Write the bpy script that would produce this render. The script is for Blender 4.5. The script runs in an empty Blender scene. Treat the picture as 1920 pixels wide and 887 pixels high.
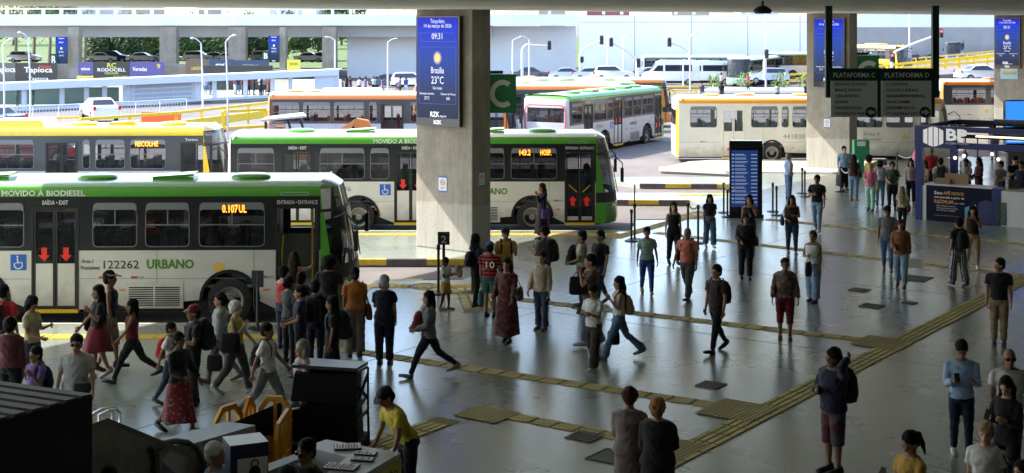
import bpy, bmesh, math, random
import numpy as np
from mathutils import Vector, Matrix, noise
random.seed(7)
sc = bpy.context.scene
COL = sc.collection
R = math.radians
# ------------------------------------------------------------------ camera, sky, sun, exposure
F, HY, CH = 2700.0, 38.0, 6.4          # focal length and horizon in photo pixels (1920 wide), eye height in metres
cam_d = bpy.data.cameras.new('camera'); cam = bpy.data.objects.new('camera', cam_d); COL.objects.link(cam)
cam.location = (0, 0, CH); cam.rotation_euler = (R(90), 0, 0)
cam_d.sensor_width = 36; cam_d.lens = F/1920*36
cam_d.shift_y = (HY-443.5)/1920
cam_d.clip_start = 0.1; cam_d.clip_end = 5000
sc.camera = cam
EL = 44.0
AZ = (-.964, .264)                      # horizontal direction to the sun
world = bpy.data.worlds.new('World'); sc.world = world; world.use_nodes = True
wt = world.node_tree; bg = wt.nodes['Background']
sky = wt.nodes.new('ShaderNodeTexSky'); sky.sky_type = 'NISHITA'; sky.sun_disc = False
sky.sun_elevation = R(EL); sky.sun_rotation = math.atan2(AZ[0], AZ[1]); sky.air_density = 1.0; sky.dust_density = 1.5; sky.ozone_density = 1.2
wt.links.new(sky.outputs[0], bg.inputs[0]); bg.inputs[1].default_value = 0.15
sun_d = bpy.data.lights.new('sun', 'SUN'); sun_d.energy = 2.6; sun_d.angle = R(0.5); sun_d.color = (1, .94, .85)
sun = bpy.data.objects.new('sun', sun_d); COL.objects.link(sun)
sun.rotation_euler = Vector((-AZ[0]*math.cos(R(EL)), -AZ[1]*math.cos(R(EL)), -math.sin(R(EL)))).to_track_quat('-Z', 'Y').to_euler()
sc.view_settings.view_transform = 'Standard'; sc.view_settings.look = 'None'; sc.view_settings.gamma = 1
sc.view_settings.exposure = 2.2
sc.cycles.max_bounces = 8; sc.cycles.diffuse_bounces = 4; sc.cycles.transparent_max_bounces = 16; sc.cycles.glossy_bounces = 3
sc.cycles.sample_clamp_indirect = 6

# ------------------------------------------------------------------ helpers
def G(px, py, z=0.0):
    d = F*(CH-z)/(py-HY); return Vector(((px-960)*d/F, d, z))
def PX(px, d): return (px-960)*d/F
def PZ(py, d): return CH-(py-HY)*d/F
def P(px, py, d): return Vector((PX(px, d), d, PZ(py, d)))
U = Vector((.577, .817, 0)); W = Vector((-.817, .577, 0))     # along the platform, across it
def ST(s, t, z=0.0): return U*s+W*t+Vector((0, 0, z))
YAW_U = math.atan2(.817, .577)

MATS = {}
def nodes_of(m): return m.node_tree.nodes, m.node_tree.links
def mat(name, col=(.5,.5,.5), rough=.6, metal=0, var=0.0, vscale=4.0, bump=0.0, bscale=60.0, emit=0.0, spec=.5, coat=0.0, alpha=1.0, dirt=0.0, dirtcol=(.12,.10,.08)):
    if name in MATS: return MATS[name]
    m = bpy.data.materials.new(name); m.use_nodes = True; N, Lk = nodes_of(m); b = N['Principled BSDF']
    b.inputs['Base Color'].default_value = (*col, 1); b.inputs['Roughness'].default_value = rough
    b.inputs['Metallic'].default_value = metal; b.inputs['Specular IOR Level'].default_value = spec
    b.inputs['Coat Weight'].default_value = coat; b.inputs['Coat Roughness'].default_value = .05; b.inputs['Alpha'].default_value = alpha
    if emit: b.inputs['Emission Color'].default_value = (*col, 1); b.inputs['Emission Strength'].default_value = emit
    tc = None
    if var or bump or dirt:
        tc = N.new('ShaderNodeTexCoord')
    if var:
        n = N.new('ShaderNodeTexNoise'); n.inputs['Scale'].default_value = vscale; n.inputs['Detail'].default_value = 6; n.inputs['Roughness'].default_value = .65
        Lk.new(tc.outputs['Object'], n.inputs['Vector'])
        mr = N.new('ShaderNodeMapRange'); mr.inputs[1].default_value = .3; mr.inputs[2].default_value = .7
        mr.inputs[3].default_value = 1-var; mr.inputs[4].default_value = 1+var; Lk.new(n.outputs['Fac'], mr.inputs[0])
        mx = N.new('ShaderNodeMix'); mx.data_type = 'RGBA'; mx.blend_type = 'MULTIPLY'; mx.inputs[0].default_value = 1
        mx.inputs[6].default_value = (*col, 1); Lk.new(mr.outputs[0], mx.inputs[7]); last = mx.outputs[2]
        if dirt:
            n2 = N.new('ShaderNodeTexNoise'); n2.inputs['Scale'].default_value = vscale*.35; n2.inputs['Detail'].default_value = 8; n2.inputs['Roughness'].default_value = .7
            Lk.new(tc.outputs['Object'], n2.inputs['Vector'])
            r2 = N.new('ShaderNodeMapRange'); r2.inputs[1].default_value = .52; r2.inputs[2].default_value = .72; r2.inputs[4].default_value = dirt; Lk.new(n2.outputs['Fac'], r2.inputs[0])
            m2 = N.new('ShaderNodeMix'); m2.data_type = 'RGBA'; Lk.new(r2.outputs[0], m2.inputs[0]); Lk.new(last, m2.inputs[6]); m2.inputs[7].default_value = (*dirtcol, 1); last = m2.outputs[2]
        Lk.new(last, b.inputs['Base Color'])
        if emit: Lk.new(last, b.inputs['Emission Color'])
    if bump:
        n = N.new('ShaderNodeTexNoise'); n.inputs['Scale'].default_value = bscale; n.inputs['Detail'].default_value = 4
        Lk.new(tc.outputs['Object'], n.inputs['Vector'])
        bp = N.new('ShaderNodeBump'); bp.inputs['Strength'].default_value = bump; bp.inputs['Distance'].default_value = .02
        Lk.new(n.outputs['Fac'], bp.inputs['Height']); Lk.new(bp.outputs[0], b.inputs['Normal'])
    MATS[name] = m; return m

class MB:
    """collects faces; build() links them as one mesh object"""
    def __init__(s): s.v = []; s.f = []; s.m = []
    def face(s, pts, mi=0):
        k = len(s.v); s.v += [tuple(p) for p in pts]; s.f.append(tuple(range(k, k+len(pts)))); s.m.append(mi)
    def grid(s, rows, mi=0, close=False, mif=None):
        k = len(s.v); n = len(rows[0])
        for r in rows: s.v += [tuple(p) for p in r]
        for i in range(len(rows)-1):
            for j in range(n if close else n-1):
                a = k+i*n+j; b = k+i*n+(j+1) % n
                s.f.append((a, b, b+n, a+n)); s.m.append(mif(i, j) if mif else mi)
        return k
    def box(s, a, b, mi=0, M=None):
        x0, y0, z0 = a; x1, y1, z1 = b
        p = [(x0,y0,z0),(x1,y0,z0),(x1,y1,z0),(x0,y1,z0),(x0,y0,z1),(x1,y0,z1),(x1,y1,z1),(x0,y1,z1)]
        if M is not None: p = [tuple(M @ Vector(q)) for q in p]
        k = len(s.v); s.v += p
        for f in ((0,3,2,1),(4,5,6,7),(0,1,5,4),(1,2,6,5),(2,3,7,6),(3,0,4,7)): s.f.append(tuple(k+i for i in f)); s.m.append(mi)
    def bar(s, a, b, w, h=None, mi=0, up=(0,0,1)):
        a = Vector(a); b = Vector(b); d = (b-a); L = d.length; d.normalize()
        u = Vector(up)
        if abs(d.dot(u)) > .98: u = Vector((0,1,0))
        x = d.cross(u).normalized(); y = x.cross(d); h = h or w
        M = Matrix((( d.x, x.x, y.x, a.x),( d.y, x.y, y.y, a.y),( d.z, x.z, y.z, a.z),(0,0,0,1)))
        s.box((0,-w/2,-h/2), (L,w/2,h/2), mi, M)
    def tube(s, pts, rad, n=8, mi=0, caps=True, ax=None):
        pts = [Vector(p) for p in pts]; rows = []; m = len(pts)
        prev = None
        for i, p in enumerate(pts):
            d = (pts[min(i+1, m-1)]-pts[max(i-1, 0)])
            if d.length < 1e-6: d = Vector((0,0,1))
            d.normalize()
            if ax is not None: u = Vector(ax); u = (u-d*u.dot(d)).normalized()
            elif prev is not None: u = (prev-d*prev.dot(d)).normalized()
            else:
                a = Vector((1,0,0)) if abs(d.x) < .8 else Vector((0,1,0)); u = (a-d*a.dot(d)).normalized()
            prev = u; w = d.cross(u)
            r = rad[i] if isinstance(rad, list) else rad
            ru, rv = r if isinstance(r, (list, tuple)) else (r, r)
            rows.append([p+u*(ru*math.cos(2*math.pi*j/n))+w*(rv*math.sin(2*math.pi*j/n)) for j in range(n)])
        k = s.grid(rows, mi, close=True)
        if caps:
            s.f.append(tuple(k+j for j in reversed(range(n)))); s.m.append(mi)
            s.f.append(tuple(k+(m-1)*n+j for j in range(n))); s.m.append(mi)
    def ball(s, c, r, n=10, mi=0, M=None, e=1.0):
        c = Vector(c); rx, ry, rz = r if isinstance(r, (list, tuple)) else (r, r, r); h = max(4, n//2+1); rows = []
        def pw(v): return math.copysign(abs(v)**e, v)
        for i in range(h+1):
            t = math.pi*i/h; t = min(max(t, .02), math.pi-.02)
            row = []
            for j in range(n):
                a = 2*math.pi*j/n
                q = Vector((rx*pw(math.sin(t))*pw(math.cos(a)), ry*pw(math.sin(t))*pw(math.sin(a)), rz*pw(math.cos(t))))
                if M is not None: q = M @ q
                row.append(c+q)
            rows.append(row)
        k = s.grid(rows, mi, close=True)
        s.f.append(tuple(k+j for j in range(n))); s.m.append(mi)
        s.f.append(tuple(k+h*n+j for j in reversed(range(n)))); s.m.append(mi)
    def prism(s, poly, z0, z1, mi=0, mt=None):
        """poly: xy list (ccw)"""
        k = len(s.v); n = len(poly)
        s.v += [(p[0], p[1], z0) for p in poly]+[(p[0], p[1], z1) for p in poly]
        s.f.append(tuple(k+i for i in reversed(range(n)))); s.m.append(mi)
        s.f.append(tuple(k+n+i for i in range(n))); s.m.append(mi if mt is None else mt)
        for i in range(n): j = (i+1) % n; s.f.append((k+i, k+j, k+n+j, k+n+i)); s.m.append(mi)
    def slab(s, poly3, off, mi=0):
        """extrude a 3-D polygon by vector off"""
        off = Vector(off); k = len(s.v); n = len(poly3); p3 = [Vector(p) for p in poly3]
        s.v += [tuple(p) for p in p3]+[tuple(p+off) for p in p3]
        s.f.append(tuple(k+i for i in reversed(range(n)))); s.m.append(mi)
        s.f.append(tuple(k+n+i for i in range(n))); s.m.append(mi)
        for i in range(n): j = (i+1) % n; s.f.append((k+i, k+j, k+n+j, k+n+i)); s.m.append(mi)
    def ringplate(s, outer, inner, off, mi=0):
        """plate between two equal-length 3-D loops, extruded by off"""
        off = Vector(off); n = len(outer)
        o0 = [Vector(p) for p in outer]; i0 = [Vector(p) for p in inner]
        o1 = [p+off for p in o0]; i1 = [p+off for p in i0]
        for j in range(n):
            k = (j+1) % n
            s.face([o0[j], o0[k], i0[k], i0[j]], mi); s.face([o1[k], o1[j], i1[j], i1[k]], mi)
            s.face([o0[k], o0[j], o1[j], o1[k]], mi); s.face([i0[j], i0[k], i1[k], i1[j]], mi)
    def mesh(s, name, mats):
        me = bpy.data.meshes.new(name); me.from_pydata(s.v, [], s.f)
        for m in mats: me.materials.append(m)
        me.polygons.foreach_set('material_index', s.m); me.update(); return me
    def build(s, name, mats, parent=None, loc=None, rot=None, smooth=False, fix=True):
        if not isinstance(mats, (list, tuple)): mats = [mats]
        me = s.mesh(name, mats)
        if fix:
            bm = bmesh.new(); bm.from_mesh(me); bmesh.ops.remove_doubles(bm, verts=bm.verts, dist=1e-5); bmesh.ops.recalc_face_normals(bm, faces=bm.faces); bm.to_mesh(me); bm.free()
        if smooth:
            me.polygons.foreach_set('use_smooth', [True]*len(me.polygons))
            if smooth != 'all': me.set_sharp_from_angle(angle=R(40))
        return link(name, me, parent, loc, rot)
def link(name, me, parent=None, loc=None, rot=None):
    o = bpy.data.objects.new(name, me); COL.objects.link(o)
    if parent is not None: o.parent = parent
    if loc is not None: o.location = loc
    if rot is not None: o.rotation_euler = rot
    return o
def tag(o, label=None, cat=None, group=None, kind=None):
    if label: o['label'] = label
    if cat: o['category'] = cat
    if group: o['group'] = group
    if kind: o['kind'] = kind
    return o
def thing(name, label, cat, loc=(0,0,0), rotz=0, group=None):
    o = bpy.data.objects.new(name, None); COL.objects.link(o); o.empty_display_size = .2
    o.location = loc; o.rotation_euler = (0, 0, rotz); return tag(o, label, cat, group)
def copy_tree(o, parent=None):
    c = o.copy(); COL.objects.link(c)
    if parent is not None: c.parent = parent
    for ch in list(o.children): copy_tree(ch, c)
    return c
def lettering(s, size, m, parent=None, loc=(0,0,0), rot=(0,0,0), width=None, align='LEFT', bold=0.0, name='lettering', ext=.002):
    cu = bpy.data.curves.new(name, 'FONT'); cu.body = s; cu.size = size; cu.align_x = align; cu.offset = bold*size; cu.extrude = ext; cu.resolution_u = 2
    t = bpy.data.objects.new('tmp', cu); COL.objects.link(t)
    dg = bpy.context.evaluated_depsgraph_get(); me = bpy.data.meshes.new_from_object(t.evaluated_get(dg)); bpy.data.objects.remove(t); bpy.data.curves.remove(cu)
    me.name = name; me.materials.clear(); me.materials.append(m)
    if width and len(me.vertices):
        xs = [v.co.x for v in me.vertices]; w = max(xs)-min(xs); k = width/max(w, 1e-4)
        for v in me.vertices: v.co.x *= k
    return link(name, me, parent, loc, rot)
def rrect(x0, z0, x1, z1, r, n=3, y=0.0):
    pts = []
    for cx, cz, a0 in ((x1-r, z0+r, -90), (x1-r, z1-r, 0), (x0+r, z1-r, 90), (x0+r, z0+r, 180)):
        for i in range(n+1):
            a = R(a0+90*i/n); pts.append((cx+r*math.cos(a), y, cz+r*math.sin(a)))
    return pts
def srect(x0, z0, x1, z1, n=3, y=0.0):
    pts = []
    for cx, cz in ((x1, z0), (x1, z1), (x0, z1), (x0, z0)): pts += [(cx, y, cz)]*(n+1)
    return pts
NEARTXT = (R(90), 0, 0)

# ------------------------------------------------------------------ common materials
M = {}
M['white'] = mat('white_paint', (.75,.75,.73), .3, var=.05, coat=.3)
M['bus_white'] = mat('bus_cream_white', (.70,.69,.63), .28, var=.06, vscale=1.5, coat=.4, dirt=.25, dirtcol=(.42,.38,.30))
M['bus_cream'] = mat('bus_cream', (.78,.76,.66), .28, var=.05, vscale=1.5, coat=.4, dirt=.2, dirtcol=(.5,.44,.34))
M['bus_grey'] = mat('bus_silver_grey', (.50,.51,.56), .3, var=.04, vscale=1.5, coat=.4, dirt=.25, dirtcol=(.36,.34,.32))
M['green'] = mat('bus_green', (.09,.36,.035), .22, var=.04, coat=.7)
M['green_dark'] = mat('bus_dark_green', (.045,.17,.03), .25, coat=.6)
M['orange'] = mat('bus_orange', (.80,.22,.03), .25, var=.05, coat=.6)
M['orange2'] = mat('bus_amber', (.85,.36,.04), .25, var=.05, coat=.6)
M['yellow'] = mat('bus_yellow', (.85,.58,.03), .25, var=.05, coat=.6)
M['blue'] = mat('bus_blue', (.03,.14,.42), .25, coat=.6)
M['charcoal'] = mat('window_band_charcoal', (.05,.055,.06), .3, coat=.5); M['darkband'] = mat('window_band_black', (.016,.018,.02), .3, coat=.3)
M['black'] = mat('gloss_black', (.012,.012,.014), .2, coat=.5)
M['rubber'] = mat('rubber_black', (.018,.018,.018), .75)
M['dark'] = mat('dark_plastic', (.02,.02,.022), .5)
M['undark'] = mat('underbody', (.012,.012,.012), .9)
M['tyre'] = mat('tyre_rubber', (.03,.028,.026), .85, var=.3, vscale=8)
M['rim'] = mat('wheel_rim', (.34,.32,.29), .45, .5, var=.2, vscale=10)
M['rimdark'] = mat('wheel_rim_dusty', (.16,.13,.10), .7, var=.3, vscale=10)
M['steel'] = mat('brushed_steel', (.55,.56,.58), .25, 1)
M['galv'] = mat('galvanised_pole', (.62,.64,.68), .45, .3)
M['seat'] = mat('seat_fabric', (.045,.055,.08), .8)
M['seatred'] = mat('seat_red', (.35,.05,.03), .7)
M['inter'] = mat('bus_interior', (.18,.17,.15), .7)
M['grey'] = mat('grey_paint', (.25,.26,.27), .5)
M['lgrey'] = mat('light_grey', (.45,.46,.48), .5)
M['roofg'] = mat('pale_green_roof', (.30,.46,.34), .2, var=.08, coat=.6)
M['red'] = mat('sign_red', (.75,.03,.02), .4, emit=.02)
M['redp'] = mat('red_paint', (.6,.04,.03), .4)
M['amber'] = mat('amber_lens', (.9,.25,.02), .3)
M['led'] = mat('amber_led', (1,.28,.02), .5, emit=.9)
M['ledoff'] = mat('display_off', (.02,.015,.012), .25)
M['signblue'] = mat('access_blue', (.02,.13,.55), .4)
M['txtwhite'] = mat('white_letter', (.8,.8,.8), .5)
M['txtblack'] = mat('black_letter', (.02,.02,.025), .5)
M['txtgreen'] = mat('green_letter', (.10,.26,.03), .5)
M['txtgrey'] = mat('grey_letter', (.28,.28,.28), .5)
M['yline'] = mat('yellow_rail', (.85,.55,.02), .4, var=.08)
M['stickery'] = mat('round_sticker', (.85,.55,.12), .5)
for k_ in ('bus_white','bus_cream','bus_grey'):
    N, Lk = nodes_of(M[k_]); b = N['Principled BSDF']; src = b.inputs['Base Color'].links[0].from_socket
    tc = N.new('ShaderNodeTexCoord'); sp = N.new('ShaderNodeSeparateXYZ'); Lk.new(tc.outputs['Object'], sp.inputs[0])
    nz = N.new('ShaderNodeTexNoise'); nz.inputs['Scale'].default_value = 3; nz.inputs['Detail'].default_value = 8; Lk.new(tc.outputs['Object'], nz.inputs['Vector'])
    ad = N.new('ShaderNodeMath'); ad.operation = 'MULTIPLY_ADD'; ad.inputs[1].default_value = .9; Lk.new(nz.outputs['Fac'], ad.inputs[0]); Lk.new(sp.outputs['Z'], ad.inputs[2])
    mr = N.new('ShaderNodeMapRange'); mr.inputs[1].default_value = .75; mr.inputs[2].default_value = 1.35; mr.inputs[3].default_value = .6; mr.inputs[4].default_value = 0; Lk.new(ad.outputs[0], mr.inputs[0])
    mx = N.new('ShaderNodeMix'); mx.data_type = 'RGBA'; Lk.new(mr.outputs[0], mx.inputs[0]); Lk.new(src, mx.inputs[6]); mx.inputs[7].default_value = (.30,.25,.19,1); Lk.new(mx.outputs[2], b.inputs['Base Color'])
def glass(name, tint, a, rough=.02):
    m = mat(name, tint, rough, alpha=a, spec=.6); return m
M['glass'] = glass('bus_glass', (.02,.025,.03), .42)
M['glassd'] = glass('dark_bus_glass', (.010,.012,.014), .82)
M['glassw'] = glass('windscreen_glass', (.02,.022,.025), .78, .03)
M['glassc'] = glass('clear_glass', (.10,.16,.15), .35)
# ------------------------------------------------------------------ ground, platform, roof
def mat_floor():
    m = bpy.data.materials.new('polished_green_concrete'); m.use_nodes = True; N, Lk = nodes_of(m); b = N['Principled BSDF']
    tc = N.new('ShaderNodeTexCoord')
    n1 = N.new('ShaderNodeTexNoise'); n1.inputs['Scale'].default_value = .35; n1.inputs['Detail'].default_value = 9; n1.inputs['Roughness'].default_value = .6
    n2 = N.new('ShaderNodeTexNoise'); n2.inputs['Scale'].default_value = 5; n2.inputs['Detail'].default_value = 10; n2.inputs['Roughness'].default_value = .7
    n3 = N.new('ShaderNodeTexNoise'); n3.inputs['Scale'].default_value = 60; n3.inputs['Detail'].default_value = 3
    for n in (n1, n2, n3): Lk.new(tc.outputs['Object'], n.inputs['Vector'])
    r1 = N.new('ShaderNodeValToRGB'); e = r1.color_ramp.elements; e[0].position = .3; e[0].color = (.22,.255,.215,1); e[1].position = .72; e[1].color = (.33,.365,.315,1)
    Lk.new(n1.outputs['Fac'], r1.inputs[0])
    mr = N.new('ShaderNodeMapRange'); mr.inputs[1].default_value = .35; mr.inputs[2].default_value = .68; mr.inputs[3].default_value = .95; mr.inputs[4].default_value = 1.05
    Lk.new(n2.outputs['Fac'], mr.inputs[0])
    mx = N.new('ShaderNodeMix'); mx.data_type = 'RGBA'; mx.blend_type = 'MULTIPLY'; mx.inputs[0].default_value = 1
    Lk.new(r1.outputs[0], mx.inputs[6]); Lk.new(mr.outputs[0], mx.inputs[7])
    # fine cracks
    wv = N.new('ShaderNodeTexVoronoi'); wv.feature = 'DISTANCE_TO_EDGE'; wv.inputs['Scale'].default_value = .22
    dn = N.new('ShaderNodeVectorMath'); dn.operation = 'MULTIPLY_ADD'; dn.inputs[1].default_value = (1.2,1.2,1.2)
    Lk.new(n2.outputs['Color'], dn.inputs[0]); Lk.new(tc.outputs['Object'], dn.inputs[2]); Lk.new(dn.outputs[0], wv.inputs['Vector'])
    cr = N.new('ShaderNodeMapRange'); cr.inputs[1].default_value = .0; cr.inputs[2].default_value = .004; cr.inputs[3].default_value = .9; cr.inputs[4].default_value = 1
    Lk.new(wv.outputs['Distance'], cr.inputs[0])
    m2 = N.new('ShaderNodeMix'); m2.data_type = 'RGBA'; m2.blend_type = 'MULTIPLY'; m2.inputs[0].default_value = 1
    Lk.new(mx.outputs[2], m2.inputs[6]); m2.inputs[7].default_value = (1,1,1,1); Lk.new(m2.outputs[2], b.inputs['Base Color'])
    rr = N.new('ShaderNodeMapRange'); rr.inputs[1].default_value = .35; rr.inputs[2].default_value = .7; rr.inputs[3].default_value = .24; rr.inputs[4].default_value = .34
    Lk.new(n1.outputs['Fac'], rr.inputs[0]); Lk.new(rr.outputs[0], b.inputs['Roughness'])
    b.inputs['Specular IOR Level'].default_value = .7; b.inputs['Coat Weight'].default_value = .9; b.inputs['Coat Roughness'].default_value = .24; b.inputs['Coat IOR'].default_value = 1.6
    bp = N.new('ShaderNodeBump'); bp.inputs['Strength'].default_value = .05; bp.inputs['Distance'].default_value = .001
    Lk.new(n3.outputs['Fac'], bp.inputs['Height'])
    bp2 = N.new('ShaderNodeBump'); bp2.inputs['Strength'].default_value = .05; bp2.inputs['Distance'].default_value = .002
    Lk.new(n2.outputs['Fac'], bp2.inputs['Height']); Lk.new(bp.outputs[0], bp2.inputs['Normal'])
    return m
M['floor'] = mat_floor()
M['asphalt'] = mat('worn_asphalt', (.15,.134,.13), .85, var=.18, vscale=.8, bump=.4, bscale=30, dirt=.75, dirtcol=(.085,.075,.07))
M['conc'] = mat('raw_concrete', (.30,.275,.225), .85, var=.22, vscale=1.6, bump=.5, bscale=14, dirt=.45, dirtcol=(.17,.15,.12))
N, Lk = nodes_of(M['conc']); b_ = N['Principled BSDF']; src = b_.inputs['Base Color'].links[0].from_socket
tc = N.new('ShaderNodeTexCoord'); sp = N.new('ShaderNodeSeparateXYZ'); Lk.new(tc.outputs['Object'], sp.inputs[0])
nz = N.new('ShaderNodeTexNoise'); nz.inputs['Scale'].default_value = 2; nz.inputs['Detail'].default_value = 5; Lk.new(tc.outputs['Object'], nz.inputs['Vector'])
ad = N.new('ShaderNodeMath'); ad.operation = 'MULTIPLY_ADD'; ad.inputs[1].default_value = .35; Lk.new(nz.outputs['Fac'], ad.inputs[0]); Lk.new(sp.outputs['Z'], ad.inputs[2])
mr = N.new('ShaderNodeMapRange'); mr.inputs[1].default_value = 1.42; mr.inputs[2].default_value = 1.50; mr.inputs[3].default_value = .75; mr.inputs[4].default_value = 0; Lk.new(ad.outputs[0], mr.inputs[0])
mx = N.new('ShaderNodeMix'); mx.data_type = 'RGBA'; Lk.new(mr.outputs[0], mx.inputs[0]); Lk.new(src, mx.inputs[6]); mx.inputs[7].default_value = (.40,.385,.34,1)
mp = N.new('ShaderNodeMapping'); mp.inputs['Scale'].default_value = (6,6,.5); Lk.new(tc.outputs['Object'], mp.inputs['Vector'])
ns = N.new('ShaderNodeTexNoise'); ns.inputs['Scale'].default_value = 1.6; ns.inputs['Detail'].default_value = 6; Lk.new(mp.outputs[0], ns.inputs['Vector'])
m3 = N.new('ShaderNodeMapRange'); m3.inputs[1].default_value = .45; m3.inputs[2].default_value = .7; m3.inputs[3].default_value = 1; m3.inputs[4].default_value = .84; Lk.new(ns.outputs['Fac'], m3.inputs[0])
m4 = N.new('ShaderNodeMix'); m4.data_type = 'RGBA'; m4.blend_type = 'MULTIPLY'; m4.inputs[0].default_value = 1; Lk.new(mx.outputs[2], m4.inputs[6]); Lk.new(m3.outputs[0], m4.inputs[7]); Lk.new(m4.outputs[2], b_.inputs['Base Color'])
M['concl'] = mat('pale_concrete_floor', (.40,.39,.32), .6, var=.12, vscale=.8, dirt=.3, dirtcol=(.26,.25,.2))
M['ceil'] = mat('ceiling_concrete', (.72,.70,.60), .85, var=.12, vscale=.5, dirt=.35, dirtcol=(.26,.24,.19))
M['wallw'] = mat('white_washed_wall', (.78,.80,.84), .8, var=.05, vscale=.25, dirt=.12, dirtcol=(.5,.5,.52))
M['tactile'] = mat('tactile_yellow', (.55,.46,.19), .6, var=.25, vscale=1.2, dirt=.4, dirtcol=(.32,.27,.13))
M['tactile_d'] = mat('tactile_groove', (.24,.19,.08), .7)
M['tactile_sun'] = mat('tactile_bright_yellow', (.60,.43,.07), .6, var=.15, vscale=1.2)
M['kerby'] = mat('kerb_yellow', (.62,.43,.05), .7, var=.25, vscale=3, dirt=.5, dirtcol=(.2,.17,.12))
M['kerbb'] = mat('kerb_black', (.10,.08,.085), .7, var=.3, vscale=4, dirt=.4, dirtcol=(.2,.18,.16))
M['kerbw'] = mat('kerb_white', (.72,.70,.64), .7, var=.1)

# far terrain: one sheet to the horizon, dipping a little beyond the bus lanes
def zg(d): return -.2 if d < 75 else (-.2-.45*(d-75)/65 if d < 140 else -.65)
mb = MB(); ys = [-60, 20, 75, 90, 110, 140, 200, 300, 600, 3000]
mb.grid([[(x, y, zg(y)) for x in (-1500, -200, -60, 0, 60, 200, 1500)] for y in ys])
tag(mb.build('road', M['asphalt']), kind='structure')

# platform outline (saw-toothed boarding edge), seen from above, counter-clockwise
def gx(px, d): return PX(px, d)
edge = [(-60, 30.3), (-4.1, 30.3), (-3.2, 35.5), (-1.2, 35.6), (-.4, 37.0), (-1.2, 38.6), (-60, 38.6), (-60, 43.7), (3.6, 43.7),
        (4.0, 46.2), (6.3, 46.4), (6.6, 49.1), (6.3, 51.2), (2.0, 51.4), (-1.0, 53.0), (2.0, 53.4), (8.6, 53.4), (9.0, 56.2), (5.0, 56.4), (3.0, 58.8), (9.6, 58.8),
        (10.5, 60.3), (12, 63.2), (16.6, 63.2), (17.5, 67.5), (24, 67.8), (25, 76), (33, 77), (34, 90), (60, 92), (120, 92)]
poly = [(120, -40), (120, 92)][:1] + list(reversed(edge)) + [(-60, -40)]
mb = MB(); mb.prism(poly, -.6, 0.0, 0)
tag(mb.build('platform_floor', M['floor'], fix=True), kind='structure')
# pale traffic island on the left of the third bay
mb = MB(); isl = [(6.2, 61.9), (8, 60.6), (20, 60.4), (24, 66.0), (12, 65.4), (8, 64.0)]
ws = [G(1237,316), G(1290,322), G(1370,326), G(1520,328)]
isl = [(ws[0].x, ws[0].y), (9.1,60.9), (10.4, 60.45), (14.0, 60.2), (17.0,66.3), (10.5,66.6), (8.0,65.2)]
mb.prism(isl, -.6, .012, 0)
tag(mb.build('traffic_island', M['concl']), kind='structure')
mb = MB()
for a, b in zip(isl[:3], isl[1:4]): mb.bar((*a, -.02), (*b, -.02), .3, .16)
tag(mb.build('island_kerb', M['kerbw']), kind='structure')
# painted kerbs, alternating yellow and black
mb = MB(); segs = []
def kerb(a, b, L=1.05, ph=0):
    a = Vector((*a, 0)); b = Vector((*b, 0)); n = max(1, round((b-a).length/L))
    for i in range(n):
        p = a.lerp(b, i/n); q = a.lerp(b, (i+1)/n); d = (q-p).normalized(); nrm = Vector((d.y, -d.x, 0))
        mb.bar(p+Vector((0,0,-.075)), q+Vector((0,0,-.075)), .16, .16, (i+ph) % 2)
for k, (a, b, ph) in enumerate([((-3.2,35.5), (-1.2,35.6), 0), ((-1.2,38.6), (-12,38.6), 0), ((4.0,46.2), (6.3,46.4), 1), ((6.3,51.2), (2.0,51.4), 1), ((9.0,56.2), (5.0,56.4), 0), ((10.5,60.3), (12,63.2), 0), ((17.5,67.5),(24,67.8),1)]):
    kerb(a, b, 1.05, ph)
tag(mb.build('painted_kerb', [M['kerby'], M['kerbb']]), kind='structure')
mb = MB()
for (a, b) in (((-60,30.35),(-4.1,30.35)), ((-60,43.75),(3.6,43.75)), ((-4.05,30.3),(-3.25,35.5))): mb.bar((*a, -.06), (*b, -.06), .14, .14)
tag(mb.build('platform_edging', M['concl']), kind='structure')

# worn paint and tactile paving: bars raised over a sheet
mt = MB()
def strip(p0, p1, w, mi=0, z=.004, ribs=4, tile=1.0, rib=.012, gaps=.03):
    p0 = Vector(p0); p1 = Vector(p1); d = (p1-p0); L = d.length; d.normalize(); n = Vector((-d.y, d.x, 0))
    def q(s, t, zz): return p0+d*s+n*t+Vector((0,0,zz))
    mt.face([q(0,-w/2,z), q(L,-w/2,z), q(L,w/2,z), q(0,w/2,z)], 1 if mi == 0 else 2)
    k = int(L/tile)
    for i in range(k):
        s0 = i*tile+gaps; s1 = (i+1)*tile-gaps
        for r in range(ribs):
            c = -w/2+w*(r+.5)/ribs; h = w/ribs*.34
            a = [q(s0,c-h,z), q(s1,c-h,z), q(s1,c+h,z), q(s0,c+h,z)]; b = [v+Vector((0,0,rib)) for v in a]
            mt.face(b, 0 if mi == 0 else 2)
            for x in range(4): y = (x+1) % 4; mt.face([a[x], a[y], b[y], b[x]], 0 if mi == 0 else 2)
def dots(c, su, sv, n, m, z=.0165):
    c = Vector(c)
    mt.face([c+U*su+W*sv+Vector((0,0,z)) for su, sv in ((-su,-sv),(su,-sv),(su,sv),(-su,sv))], 1)
    for i in range(n):
        for j in range(m):
            p = c+U*((i+.5)/n*2-1)*su+W*((j+.5)/m*2-1)*sv; a = su/n*.62; b = sv/m*.62
            base = [p+U*x*a+W*y*b+Vector((0,0,z)) for x, y in ((-1,-1),(1,-1),(1,1),(-1,1))]
            top = [p+U*x*a*.7+W*y*b*.7+Vector((0,0,z+.005)) for x, y in ((-1,-1),(1,-1),(1,1),(-1,1))]
            mt.face(top, 0)
            for x in range(4): y = (x+1) % 4; mt.face([base[x], base[y], top[y], top[x]], 0)
T0 = 10.2
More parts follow.
